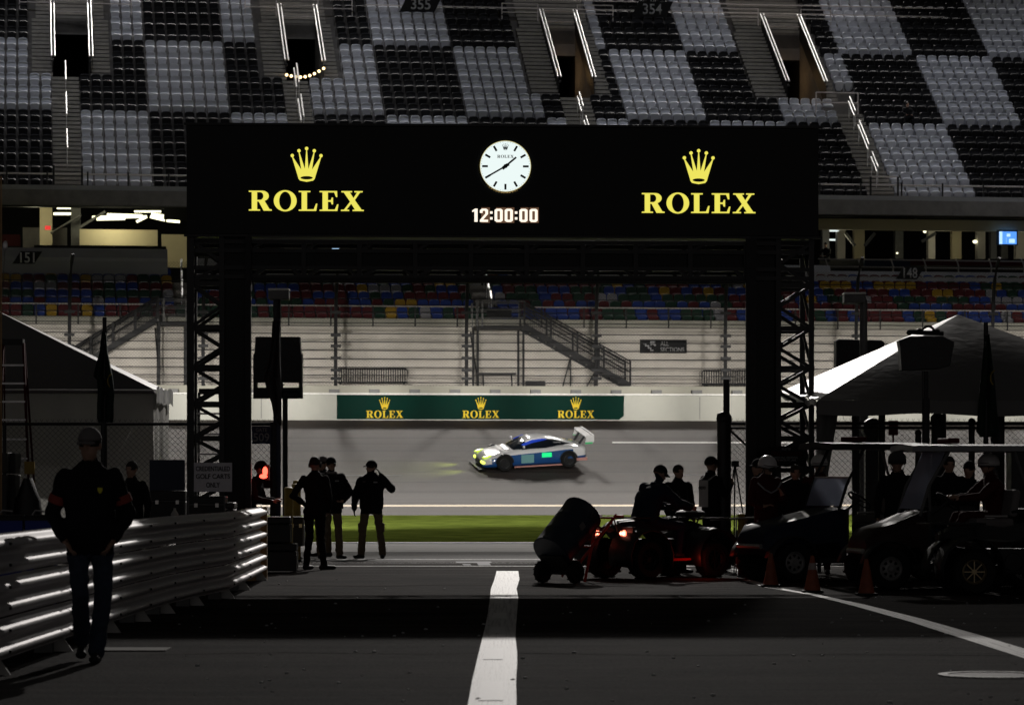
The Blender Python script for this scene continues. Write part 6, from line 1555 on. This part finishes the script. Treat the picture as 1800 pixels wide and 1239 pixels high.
# ================================================================== FENCES BY THE GATE
def chain(name, label, x0, x1, ytop, D, posts, rails=(), zbot=.05, parent=None, gate=None, yaw=0, pitch=.064):
    t = thing(name, label, 'fence', world_at((x0+x1)/2, HY, D, yaw)-Vector((0, 0, HC)))
    A_ = world_at(x0, ytop, D, yaw); B_ = world_at(x1, ytop, D, yaw); A_.z = B_.z = 0; ex = (B_-A_).normalized(); L_ = (B_-A_).length; zt = HC+(HY-ytop)/F*D
    q = MB(); st = pitch*math.sqrt(2)/1.0; H_ = zt-zbot; n0 = int(-H_/st)-1
    r_ = .0026
    for s_ in (1, -1):
        k = n0
        while k*st < L_+H_:
            a = k*st if s_ > 0 else k*st
            # line from (a,0) to (a+s*H,H)
            xa, za, xb, zb2 = a, 0, a+s_*H_, H_
            def clip(xa, za, xb, zb2):
                for lim, sg in ((0, 1), (L_, -1)):
                    da, db = (xa-lim)*sg, (xb-lim)*sg
                    if da < 0 and db < 0: return None
                    if da < 0: tt = da/(da-db); za = za+(zb2-za)*tt; xa = lim
                    elif db < 0: tt = db/(db-da); zb2 = zb2+(za-zb2)*tt; xb = lim
                return xa, za, xb, zb2
            c = clip(xa, za, xb, zb2)
            if c and abs(c[3]-c[1]) > .02:
                o_ = Vector((0, .004*s_, 0)); q.tube(A_+ex*c[0]+Z*(zbot+c[1])+o_, A_+ex*c[2]+Z*(zbot+c[3])+o_, r_, 3, caps=False)
            k += 1
    k = 0
    while k*st < L_: # barbed twists on top
        p = A_+ex*(k*st)+Z*zt; q.tube(p, p+ex*.02+Z*.05, r_, 3); q.tube(p, p-ex*.02+Z*.05, r_, 3); k += 1
    q.build('wire_mesh', 'dark_metal', t)
    q = MB(); q.tube(A_+Z*(zt-.03), B_+Z*(zt-.03), .024, 8); q.tube(A_+Z*(zbot+.02), B_+Z*(zbot+.02), .02, 8)
    for y in rails: zz = HC+(HY-y)/F*D; q.tube(A_+Z*zz, B_+Z*zz, .02, 8)
    q.build('rail', 'black_metal', t)
    for x, y, r2, cap in posts:
        p = world_at(x, y, D, yaw); q = MB(); b = Vector((p.x, p.y, 0)); q.tube(b, Vector((p.x, p.y, p.z-(r2 if cap else 0))), r2, 14)
        if cap: q.ell(Vector((p.x, p.y, p.z-r2)), (r2*1.15, r2*1.15, r2*1.1), 14, 8)
        q.build('post', 'black_metal', t, smooth=True)
    return t
chain('chain_link_fence', 'black chain link fence left of the gantry, in front of the left tent', -15, 327, 742, 53.6, ((8, 742, .03, False), (182, 742, .045, False)))
chain('chain_link_gate', 'narrow chain link gate panel behind the gate 509 sign', 326, 486, 742, 53.2, ((344, 742, .03, False), (480, 742, .05, False)))
chain('chain_link_fence', 'black chain link fence right of the gantry with tall round capped posts', 1266, 1905, 741, 52.6,
      ((1265, 726, .04, True), (1273, 724, .11, True), (1277, 667, .052, False), (1502, 730, .042, True), (1550, 721, .055, True), (1648, 726, .10, True), (1614, 755, .05, True), (1755, 715, .10, True), (1708, 735, .05, True)), rails=(752,))
q = MB(); q.bar(world_at(1284, 757, 52.5), world_at(1311, 782, 52.5), .05, .03); o = q.build('gate_brace', 'black_metal'); tag(o, 'diagonal black brace on the fence right of the tall gate post', 'brace')

def bollard(label, x, ytop, D, r, group):
    p = world_at(x, ytop, D); t = thing('bollard', label, 'bollard', (p.x, p.y, 0), 0, group, world=False); h = p.z
    q = MB(); q.lathe([(r, 0), (r, h-r*.35), (r*.93, h-r*.12), (r*.6, h), (0, h+r*.06)], (0, 0, 0), n=24); q.build('post', 'yellow_post', t, smooth=True, local=True)
    q = MB(); q.lathe([(r*1.25, 0), (r*1.25, .03), (r*1.02, .035)], (0, 0, 0), n=24); q.build('foot_ring', 'dark_metal', t, local=True)
bollard('yellow bollard with a rounded top, leftmost of those behind the slim man', 507, 856, 55.5, .075, 'yellow bollards by the gate')
bollard('taller yellow bollard just behind the slim man', 520, 850, 57.5, .075, 'yellow bollards by the gate')
bollard('farthest yellow bollard peeking out behind the slim man', 522, 844, 59.5, .07, 'yellow bollards by the gate')
bollard('dim yellow bollard left of the helmeted crewman', 1303, 902, 48.5, .05, 'yellow bollards by the gate')

# light poles
def lamp_pole(label, x, ytop, yb, D, hx0, hx1, hy0, hy1, mm, arm, r=.07):
    p = world_at(x, ytop, D); t = thing('light_pole', label, 'light pole', (p.x, p.y, 0)); q = MB(); q.tube((p.x, p.y, 0), p, r, 16); q.ell(p, (r, r, r*.4), 16, 6); q.build('pole', mm, t, smooth=True)
    q = MB(); a = world_at(hx0, hy1, D); b = world_at(hx1, hy0, D); w_ = abs(b.x-a.x); c = (a+b)/2
    q.box(c+Vector((0, -.05, 0)), (w_, .34, b.z-a.z), rot=Matrix.Rotation(R(-4), 3, 'X')); q.build('lamp_head', 'grey_steel', t, bevel=.02)
    q = MB(); q.box(Vector((c.x, c.y-.05, max(a.z, b.z)+.02)), (w_*1.02, .38, .035)); q.build('lamp_lid', 'pale', t, bevel=.01)
    q = MB(); q.bar(c, p-Vector((0, 0, .1)), .07); q.build('arm', 'grey_steel', t)
lamp_pole('dark light pole with a flat lamp head above the dangling grey flag', 487, 522, 1000, 60, 473, 509, 512, 527, 'dark_metal', 1)
lamp_pole('grey light pole with a flat lamp head right of the gantry', 1518, 528, 750, 60, 1482, 1520, 519, 534, 'grey_steel', 1)
q = MB(); a = world_at(487, 742, 53.3); q.tube((a.x, a.y, 0), world_at(487, 560, 53.3), .06, 12); o = q.build('gate_post', 'sign_navy'); tag(o, 'tall dark blue gate post with the grey folded flag, left of the gate opening', 'post')
# mirror flood boxes
fb = thing('flood_fixture', 'dark boxy flood light housing with lettering seen from behind, left of the opening', 'flood light', world_at(488, 700, 63)); D = 63; k = D/F
c = world_at(487.5, 700, D); q = MB()
def PX(x, y, D, d=0): p = world_at(x, y, D); return Vector((p.x, p.y+d, p.z))
q.prism([(0, 0), (86*k, 0), (86*k, 78*k), (84*k, 78*k), (82*k, 108*k), (4*k, 108*k), (2*k, 78*k), (0, 78*k)], PX(445, 700, D), (1, 0, 0), (0, 0, 1), -.55)
# slots: the body is split so the gap really is open
q = MB(); q.prism([(0, 0), (86*k, 0), (86*k, 19*k), (0, 19*k)], PX(445, 700, D), (1, 0, 0), (0, 0, 1), -.3)
q.prism([(0, 28*k), (86*k, 28*k), (86*k, 78*k), (84*k, 78*k), (82*k, 108*k), (4*k, 108*k), (2*k, 78*k), (0, 78*k)], PX(445, 700, D), (1, 0, 0), (0, 0, 1), -.3)
for x0, x1 in ((0, 6), (35, 51), (80, 86)): q.prism([(x0*k, 19*k), (x1*k, 19*k), (x1*k, 28*k), (x0*k, 28*k)], PX(445, 700, D), (1, 0, 0), (0, 0, 1), -.3)
q.build('housing', 'dark_metal', fb)
q = MB(); q.prism([(0, 0), (35*k, 0), (35*k, 12*k), (0, 12*k)], PX(491, 699, D, -.01), (1, 0, 0), (0, 0, 1), .01); q.build('nameplate', 'sign_dark', fb); text('musco', PX(512, 694, D, -.03), (1, 0, 0), (0, 0, 1), 26*k, 7*k, 'flag_grey', 'lettering', fb, .01)
q = MB(); q.tube(PX(460, 700, D, .2), PX(460, 700, D, .2)-Vector((0, 0, 0)), .05); q.tube(Vector((PX(500, 700, D).x, D+.2, 0)), PX(500, 700, D, .2), .05); q.build('stand', 'dark_metal', fb)
fb = thing('flood_fixture', 'grey boxy flood light housing behind the right light pole', 'flood light', world_at(1512, 690, 64)); D = 64; k = D/F
q = MB(); q.prism([(0, 0), (85*k, 0), (85*k, 48*k), (80*k, 52*k), (4*k, 54*k), (0, 52*k)], PX(1470, 650, D), (1, 0, 0), (0, 0, 1), -.5); q.build('housing', 'dark_metal', fb, bevel=.02)
q = MB(); q.tube(Vector((PX(1512, 700, D).x, D+.3, 0)), PX(1512, 650, D, .3), .06); q.build('stand', 'dark_metal', fb)

# flags hanging limp
def flag(label, x, ytop, ypole, pts, D, m_, emb=None, pole=True):
    """pts: outline left/right per y"""
    p = world_at(x, ypole, D); t = thing('flag', label, 'flag', (p.x, p.y, 0))
    if pole: q = MB(); q.tube((p.x, p.y, 0), p, .045, 12, .035); q.build('pole', 'black_metal', t, smooth=True)
    q = MB(); rows = []
    for y, xl, xr in pts:
        row = []
        for i in range(13):
            f = i/12; xx = xl+(xr-xl)*f; v = world_at(xx, y, D); row.append(v+Vector((0, -.06+.05*math.sin(f*13+y*.02)*(.4+.6*math.sin(math.pi*min(1, (y-pts[0][0])/90+.1)/2)), 0)))
        rows.append(row)
    q.sheet(rows); q.build('cloth', m_, t, smooth=True, solid=.008)
    q = MB(); q.tube(world_at((pts[0][1]+pts[0][2])/2, pts[0][0]+2, D), world_at((pts[0][1]+pts[0][2])/2, pts[0][0]-3, D), .05, 10); q.build('tie', 'black_metal', t)
    if emb:
        for (ex_, ey_, w_) in emb:
            q = MB(); kk = D/F; q.path([world_at(ex_+w_*math.cos(R(a)), ey_-w_*1.5*math.sin(R(a)), D)-Vector((0, .13, 0)) for a in range(100, 260, 20)], .012, 5); q.build('emblem', 'flag_gold', t)
flag('dark green flag hanging limp on its pole before the left tent', 184, 558, 558, [(585, 180, 187), (620, 176, 190), (650, 167, 196), (662, 165, 198), (668, 171, 199), (690, 172, 201), (710, 171, 200), (735, 171, 200), (745, 174, 198)], 54.4, 'flag_dark', [(199, 670, 8)])
flag('grey flag hanging limp beside the gate post left of the opening', 487, 560, 560, [(565, 480, 493), (600, 478, 492), (640, 472, 493), (665, 463, 494), (680, 468, 494), (710, 478, 495), (735, 482, 495), (748, 492, 495)], 53.0, 'flag_grey', pole=False)
flag('dark flag with a gold ring hanging before the right tent', 1733, 570, 567, [(590, 1730, 1738), (640, 1726, 1744), (680, 1722, 1749), (720, 1719, 1752), (758, 1716, 1756), (768, 1722, 1750)], 50.4, 'flag_dark', [(1748, 665, 9)])

# signs
def flat_sign(name, label, x0, y0, x1, y1, D, m_, words_, lm, yaw=0, border=None):
    c = world_at((x0+x1)/2, (y0+y1)/2, D, yaw); t = thing(name, label, 'sign', c); k = D/F; ex = Vector((math.cos(yaw), math.sin(yaw), 0))
    q = MB(); q.box(c, ((x1-x0)*k, .015, (y1-y0)*k), yaw); q.build('panel', m_, t, bevel=.004)
    for s, y, w_, h_ in words_:
        text(s, c+ex*0+Z*(((y0+y1)/2-y)*k)-Vector((0, .012, 0)), ex, Z, w_*k, h_*k, lm if not isinstance(lm, dict) else lm.get(s, 'letter_grey'), 'lettering', t, .003)
    return t
flat_sign('gate_sign', 'small navy sign with the gate number on the chain link left of the opening', 443, 749, 476, 780, 53.0, 'sign_navy', [('GATE', 755.5, 20, 6.5), ('509', 768.5, 28, 15)], 'letter_grey')
flat_sign('notice_sign', 'white notice about credentialed golf carts on the left gantry column', 341, 813, 408, 864, 50.7, 'sign_white', [('CREDENTIALED', 823.5, 60, 8.5), ('GOLF CARTS', 837, 60, 8.5), ('ONLY', 852, 24, 9)], 'ink')
flat_sign('red_sign', 'small dark red sign below the gate number, lit by the red lamp', 457, 822, 479, 858, 53.0, 'crew_red', [('TRACK', 851, 16, 7)], 'seat_red')
flat_sign('warning_sign', 'black sign with red and grey words on the right gantry column', 1346, 784, 1418, 820, 50.6, 'sign_dark', [('MUST BE', 789, 16, 4), ('CREDENTIALED', 797, 54, 7), ('WITH IMSA CREDENTIAL', 804, 42, 3.4), ('TO ENTER PIT LANE', 808.5, 34, 3.6)], {'CREDENTIALED': 'seat_red'})

# ================================================================== TENTS
def face(pts, nx=10, ny=6, sag=.0, wr=.0):
    """bilinear sheet through four corners with a little sag and wrinkles"""
    a, b, c, d = [Vector(p) for p in pts]; rows = []
    n = (b-a).cross(d-a).normalized()
    for j in range(ny+1):
        v = j/ny; row = []
        for i in range(nx+1):
            u = i/nx; p = a.lerp(b, u).lerp(d.lerp(c, u), v); s = math.sin(math.pi*u)*math.sin(math.pi*v)
            row.append(p-n*sag*s+n*wr*noise.noise(Vector((p.x*3, p.y*3, p.z*3)))*(1 if 0 < i < nx else .3))
        rows.append(row)
    return rows
tl_ = thing('tent', 'white peaked tent with side walls behind the fence at the left edge', 'tent', (-8.5, 57, 0))
C1 = world_at(270, 684, 55); C2 = world_at(299, 689, 58.4); AP = Vector((-9.6, 56.7, 4.62)); FL = Vector((-13.2, 55, 2.95)); BL = Vector((-13.2, 58.4, 2.95))
# make the right slope pass through the photographed ridge line
AP = world_at(-20, 539, 56.7)
q = MB()
q.sheet(face([C1, C2, AP, AP], 10, 10)); q.sheet(face([C2, BL, AP, AP], 8, 8)); q.sheet(face([BL, FL, AP, AP], 6, 8)); q.build('roof_lit_sides', 'tent_lit', tl_, smooth=True)  # floodlit slopes take the paler cloth copy, light put into the colour
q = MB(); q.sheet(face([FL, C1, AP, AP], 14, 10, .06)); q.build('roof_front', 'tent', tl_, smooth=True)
q = MB(); g0 = lambda p, z: Vector((p.x, p.y, z))
rows = []
for z_ in (2.95, 2.7, 2.2, 1.5, .8, 0):
    row = []
    for i in range(60):
        u = i/59; p = FL.lerp(C1, u); row.append(Vector((p.x, p.y+.05+.055*math.sin(u*55)*((2.95-z_)/2.95)**.6+.12*noise.noise(Vector((p.x*2, z_*1.2, 0))), min(z_, C1.z-.02))))
    rows.append(row)
q.sheet(rows); q.build('front_wall', 'tent_wall', tl_, smooth=True)
q = MB(); rows = []
for z_ in (C1.z, 2.4, 1.6, .8, 0):
    row = []
    for i in range(30):
        u = i/29; p = C1.lerp(C2, u); row.append(Vector((p.x+.05*math.sin(u*30)*(1-z_/3)-.03*math.sin(u*9), p.y, min(z_, p.z-.01))))
    rows.append(row)
q.sheet(rows); q.build('side_wall', 'tent_wall', tl_, smooth=True)
q = MB(); q.path([FL-Vector((0, .03, .05)), C1-Vector((0, .03, .05)), C2-Vector((0, 0, .05))], .03, 6); q.build('eave_pipe', 'cap_grey', tl_)
q = MB(); rows = []
for z_ in (.03, -.07, -.16, -.24):
    rows.append([C1.lerp(C2, i/12)+Vector((.05+.02*math.sin(i*1.3), 0, z_+.03*math.sin(i*2.1))) for i in range(13)])
q.sheet(rows); q.build('corner_valance', 'tent_lit', tl_, smooth=True)

tr_ = thing('tent', 'white peaked tent with a bright left slope behind the right gantry column', 'tent', (7.5, 53, 0))
N = world_at(1370, 689, 54.5); C = world_at(1437, 703, 50.0); P_ = world_at(1684, 553, 53.8); Rr_ = Vector((10.6, 51.0, C.z)); B_ = Vector((9.8, 57, C.z))
q = MB(); q.sheet(face([C, N, P_, P_], 12, 12, .05, .02)); q.build('roof_left_slope', 'tent_lit', tr_, smooth=True)
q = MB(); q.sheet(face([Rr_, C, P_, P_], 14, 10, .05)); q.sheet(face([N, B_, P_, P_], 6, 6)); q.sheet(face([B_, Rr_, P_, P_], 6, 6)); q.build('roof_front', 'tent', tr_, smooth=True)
q = MB(); rows = []
for f, z_ in ((0, 0), (.33, -.08), (.66, -.16), (1, -.22)):
    rows.append([C.lerp(Rr_, i/24)+Vector((0, -.02*f+.015*math.sin(i*.9), z_*(1+.1*math.sin(i*.7)))) for i in range(25)])
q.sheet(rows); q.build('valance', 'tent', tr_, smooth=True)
q = MB(); rows = []
for z_ in (0, -.3, -.7, -1.2, -1.7):
    rows.append([Vector((C.x-.02+(.42-.16*abs(z_))*i/8*1.0, C.y+.6*i/8+.04*math.sin(i*2+z_), C.z-.02+z_)) for i in range(9)])
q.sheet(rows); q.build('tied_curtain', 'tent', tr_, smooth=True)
q = MB()
for px_ in (1440, 1660, 1745): p = world_at(px_, 712, 51.2); q.tube((p.x, p.y, 0), p, .03, 8)
q.build('leg', 'dark_metal', tr_)
q = MB(); rows = []
for z_ in (0, -.05, -.10): rows.append([C.lerp(N, i/10)+Vector((-.02, 0, z_+.03*math.sin(i*2.3))) for i in range(11)])
q.sheet(rows); q.build('corner_valance', 'tent_lit', tr_, smooth=True)

# camera-like lamp box on a pole in front of the right tent
t = thing('lamp_box', 'black trapezoid lamp box with a clamp, raised on a pole before the right tent', 'lamp', world_at(1630, 840, 49)-Vector((0, 0, HC))); D = 49; k = D/F
q = MB(); q.prism([(5*k, 0), (72*k, 3*k), (98*k*.0+90*k, 8*k), (98*k, 50*k), (78*k, 60*k), (20*k, 60*k), (0, 53*k), (3*k, 38*k)], PX(1580, 651, D), (1, 0, 0), (0, 0, 1), -.35); q.build('housing', 'black_metal', t, bevel=.01)
q = MB(); q.path([PX(1633+11*math.cos(R(a)), 584-11*math.sin(R(a)), D, .1) for a in range(0, 181, 15)], .02, 6); q.tube(PX(1600, 583, D, .1), PX(1660, 586, D, .1), .035); q.ell(PX(1600, 584, D, .1), (.045, .045, .045), 10, 8); q.ell(PX(1618, 580, D, .1), (.05, .05, .03), 10, 8); q.ell(PX(1648, 581, D, .1), (.05, .05, .03), 10, 8); q.build('clamp', 'black_metal', t)
q = MB(); q.tube((PX(1630, 0, D).x, D+.15, 0), PX(1630, 652, D, .15), .035); q.tube((PX(1630, 0, D).x, D+.15, 0), PX(1630, 700, D, .15), .055); q.tube((PX(1623, 0, D).x, D+.1, 0), PX(1623, 652, D, .1), .008); q.build('pole', 'black_metal', t)
c = PX(1630, 611, D, -.01); q = MB(); q.prism([(-9*k, -1.5*k), (8*k, -1.5*k), (9*k, 1*k), (-8*k, 1.5*k)], c, (1, 0, 0), (0, 0, 1), .005); q.build('faint_mark', 'flag_grey', t)

# ladders
def ladder(label, x0, x1, xt0, xt1, ytop, D, rungs, m_, ybase=None):
    t = thing('step_ladder', label, 'ladder', (world_at((x0+x1)/2, HY, D).x, D, 0)); zt = world_at(0, ytop, D).z; q = MB()
    a0 = world_at(x0, HY, D); a1 = world_at(x1, HY, D); b0 = world_at(xt0, ytop, D); b1 = world_at(xt1, ytop, D)
    for a, b in ((a0, b0), (a1, b1)):
        s = MB(); s.bar(Vector((a.x, a.y, 0)), b, .035, .08); s.build('side_rail', m_, t)
        s = MB(); s.bar(Vector((a.x, a.y+.9, 0)), b+Vector((0, .12, 0)), .025, .04); s.build('rear_rail', m_, t)
    def at_(side, y):
        z_ = world_at(0, y, D).z; f = z_/zt; a, b = (a0, b0) if side == 0 else (a1, b1); return Vector((a.x+(b.x-a.x)*f, D, z_))
    for y in rungs:
        s = MB(); s.bar(at_(0, y), at_(1, y), .09, .03); s.build('rung', 'galv', t)
    s = MB(); s.bar(b0+Vector((0, .05, .02)), b1+Vector((0, .05, .02)), .22, .09); s.build('top_cap', 'plastic', t)
ladder('red and grey step ladder at the left edge, before the tent', -4, 56, 5, 41, 603, 55.0-.6, (642, 674, 706, 738, 772, 806), 'seat_red')
ladder('grey step ladder seen through the lattice of the left gantry column', 338, 398, 350, 386, 690, 54.6, (727, 763, 798), 'dark_metal')

# ================================================================== CASES, BINS, BITS ON THE GROUND
def case(name, label, cat, x0, y0, x1, y1, D, dep, m_, group=None, trims=True):
    a = world_at(x0, y1, D); b = world_at(x1, y0, D); c = (a+b)/2; t = thing(name, label, cat, (c.x, D+dep/2, max(a.z, 0)), 0, group); z0 = max(a.z, 0); h = b.z-z0; w_ = b.x-a.x
    q = MB(); q.box((c.x, D+dep/2, z0+h*.36), (w_, dep, h*.71)); q.build('body', m_, t, bevel=.02)
    q = MB(); q.box((c.x, D+dep/2, z0+h*.865), (w_, dep, h*.27)); q.build('lid', m_, t, bevel=.02)
    if trims:
        q = MB()
        for sx in (-1, 1): q.box((c.x+sx*(w_/2-.01), D-.006, z0+h/2), (.025, .02, h*.96))
        q.box((c.x, D-.004, z0+h*.725), (w_, .016, .02)); q.build('edge_trim', 'grey_steel', t)
        q = MB()
        for sx in (-.28, .28): q = MB(); q.box((c.x+sx*w_, D-.015, z0+h*.70), (.05, .02, .06)); q.build('latch', 'steel', t)
    return t
case('flight_case', 'large black flight case with metal edges right of the short haired man', 'case', 262, 862, 326, 930, 51.8, .6, 'case')
q = MB(); q.box(world_at(294, 835, 52.6), (62*52.6/F, .04, 54*52.6/F)); o = q.build('display_board', 'sign_navy'); tag(o, 'dim navy board standing above the flight case beside the left column', 'board')
case('cabinet', 'tall black cabinet at the left edge behind the guardrail', 'cabinet', -12, 795, 12, 930, 50.5, .6, 'case', trims=False)
case('cabinet', 'tall black cabinet right beside the leftmost one behind the guardrail', 'cabinet', 13, 796, 27, 930, 50.8, .6, 'case', trims=False)
q = MB(); c = world_at(45, 860, 50.6)
q.loft([[Vector((c.x+rx*math.cos(2*math.pi*i/14), c.y+.25+.25*math.sin(2*math.pi*i/14), z_)) for i in range(14)] for z_, rx in ((0, .24), (.5, .25), (1.1, .2), (1.3, .12), (1.45, .06))]); o = q.build('covered_stand', 'case', smooth=True); tag(o, 'black covered stand between the cabinets and the ladder person', 'stand')
q = MB(); c = world_at(52, 822, 52); q.box(c, (.16, .05, .2)); q.box(c+Vector((.02, 0, -.45)), (.14, .04, .5)); o = q.build('yellow_marker', 'yellow_post'); o.location = (0, 0, 0); tag(o, 'small yellow object glimpsed left of the ladder person', 'marker')
for i, (x0, x1, lab) in enumerate(((-20, 40, 'blue plastic bin with black lid behind the guardrail at the left edge'), (42, 92, 'blue plastic bin with black lid touching the left side of the walking man'))):
    D = 36.5; a = world_at(x0, 938, D); b = world_at(x1, 905, D); t = thing('bin', lab, 'bin', ((a.x+b.x)/2, D, 0), 0, 'blue bins behind the guardrail'); w_ = b.x-a.x; q = MB()
    sec_ = lambda z_, f: [Vector(((a.x+b.x)/2+sx*w_/2*f, D+.3+sy*.28*f, z_)) for sx, sy in ((-1, -1), (1, -1), (1, 1), (-1, 1))]
    q.loft([sec_(0, .8), sec_(b.z-.06, .96)]); q.build('tub', 'bin_blue', t); q = MB(); q.loft([sec_(b.z-.06, 1.02), sec_(b.z-.03, 1.03), sec_(b.z, .95)]); q.build('lid', 'case', t); q = MB(); q.path([Vector((a.x+w_*.3, D, b.z)), Vector((a.x+w_*.4, D, b.z+.05)), Vector((a.x+w_*.7, D, b.z+.04))], .012, 6); q.build('handle', 'steel', t)
# stacked black cases beside the end of the rail
for x0, y0, x1, y1, D, lab in ((462, 955, 521, 1004, 50.6, 'large black hard case at the bottom of the stack beside the guardrail end'), (464, 908, 510, 954, 50.7, 'black hard case on top of the stack beside the guardrail end')):
    t = case('hard_case', lab, 'case', x0, y0, x1, y1, D, .5, 'case', 'black cases stacked at the guardrail end', trims=False)
case('tool_chest', 'dark tool chest with steel rails between the stack of cases and the slim man', 'chest', 508, 908, 534, 960, 56.6, .5, 'case', trims=True)
case('crate', 'low dark crate with pale handles behind the kink of the guardrail', 'crate', 330, 872, 396, 925, 49.3, .5, 'case', trims=True)
case('crate', 'dark crate with a ribbed lid beside the red light man', 'crate', 396, 883, 412, 925, 48.6, .5, 'case', trims=False)
t = thing('water_jug', 'small pale jug on the ground behind the blue bins', 'jug', world_at(308, 905, 47.5)); q = MB(); c = world_at(307, 905, 47.5); q.lathe([(0, 0), (.05, 0), (.055, .02), (.055, .12), (.02, .17), (.02, .2), (0, .2)], c-Vector((0, 0, .1)), n=14); q.build('shell', 'pale', t, smooth=True)
# yellow rod and round mirror at the left edge
t = thing('mirror_pole', 'thin brown pole with a small round mirror before the left tent', 'pole', world_at(3, HY, 50)-Vector((0, 0, HC))); q = MB(); p = world_at(2, 310, 50); q.tube((p.x, p.y, 0), p, .014, 8); q.build('pole', 'wood', t)
q = MB(); c = world_at(9, 432, 49.9); q.ell(c, (.04, .015, .075), 14, 8); q.build('mirror', 'galv', t, smooth=True)
q = MB(); q.tube(world_at(9, 438, 49.9), world_at(4, 520, 49.9), .005, 5); q.build('stay', 'grey_steel', t)
# things beyond the right fence
t = thing('blue_column', 'pale blue painted pipe under the right tent', 'pipe', world_at(1520, HY, 61)-Vector((0, 0, HC))); q = MB(); p = world_at(1520, 713, 61); q.tube((p.x, p.y, 0), p, .065, 12); q.build('pipe', 'car_teal', t, smooth=True)
for x, y, lab in ((1533, 735, 'round dark drum end behind the fence right of the pale blue pipe'),):
    q = MB(); c = world_at(x, y+18, 56); q.lathe([(0, -.2), (.17, -.2), (.18, 0), (.17, .2), (0, .2)], c, 'Y', 20); q.bar(c-Vector((0, 0, .1)), Vector((c.x, c.y, 0)), .25); o = q.build('equipment_drum', 'case', smooth=True); tag(o, lab, 'drum')
q = MB(); c = world_at(1570, 752, 57); q.box(c, (.16, .1, .25)); q.bar(c, Vector((c.x, c.y, 0)), .03); o = q.build('red_marker', 'seat_red'); tag(o, 'small red marker behind the fence below the right tent', 'marker')
q = MB(); c = world_at(1835, 800, 51.5); q.box((c.x, c.y, .98), (1.1, .6, 1.96)); o = q.build('tall_cabinet', 'case', bevel=.02); tag(o, 'tall black cabinet at the right edge behind the second cart', 'cabinet')
t = thing('camera_tripod', 'small camera on a stand beyond the fence right of the tall gate post', 'camera', world_at(1290, HY, 56)-Vector((0, 0, HC))); q = MB(); c = world_at(1292, 815, 56); q.box(c, (.12, .2, .1)); q.build('body', 'plastic', t); q = MB()
for a_ in (90, 210, 330): q.tube(c, (c.x+.3*math.cos(R(a_)), c.y+.3*math.sin(R(a_)), 0), .012)
q.build('tripod', 'plastic', t)
for x, D in ((1298, 50.2), (1302, 50.6)):
    t = thing('folding_chair', 'folded metal chair leaning at the foot of the fence' + (' left' if x == 1298 else ' right') + ' one of two', 'chair', (world_at(x, HY, D).x, D, 0)); q = MB(); k = D/F
    q.path([(world_at(x-8, 0, D).x, D, 0), (world_at(x-3, 0, D).x, D, .87), (world_at(x+4, 0, D).x, D, .87), (world_at(x, 0, D).x, D, 0)], .012, 6); q.build('frame', 'steel', t)
    q = MB(); q.bar((world_at(x-4, 0, D).x, D, .55), (world_at(x+2, 0, D).x, D, .55), .05, .22); q.build('backrest', 'plastic', t)
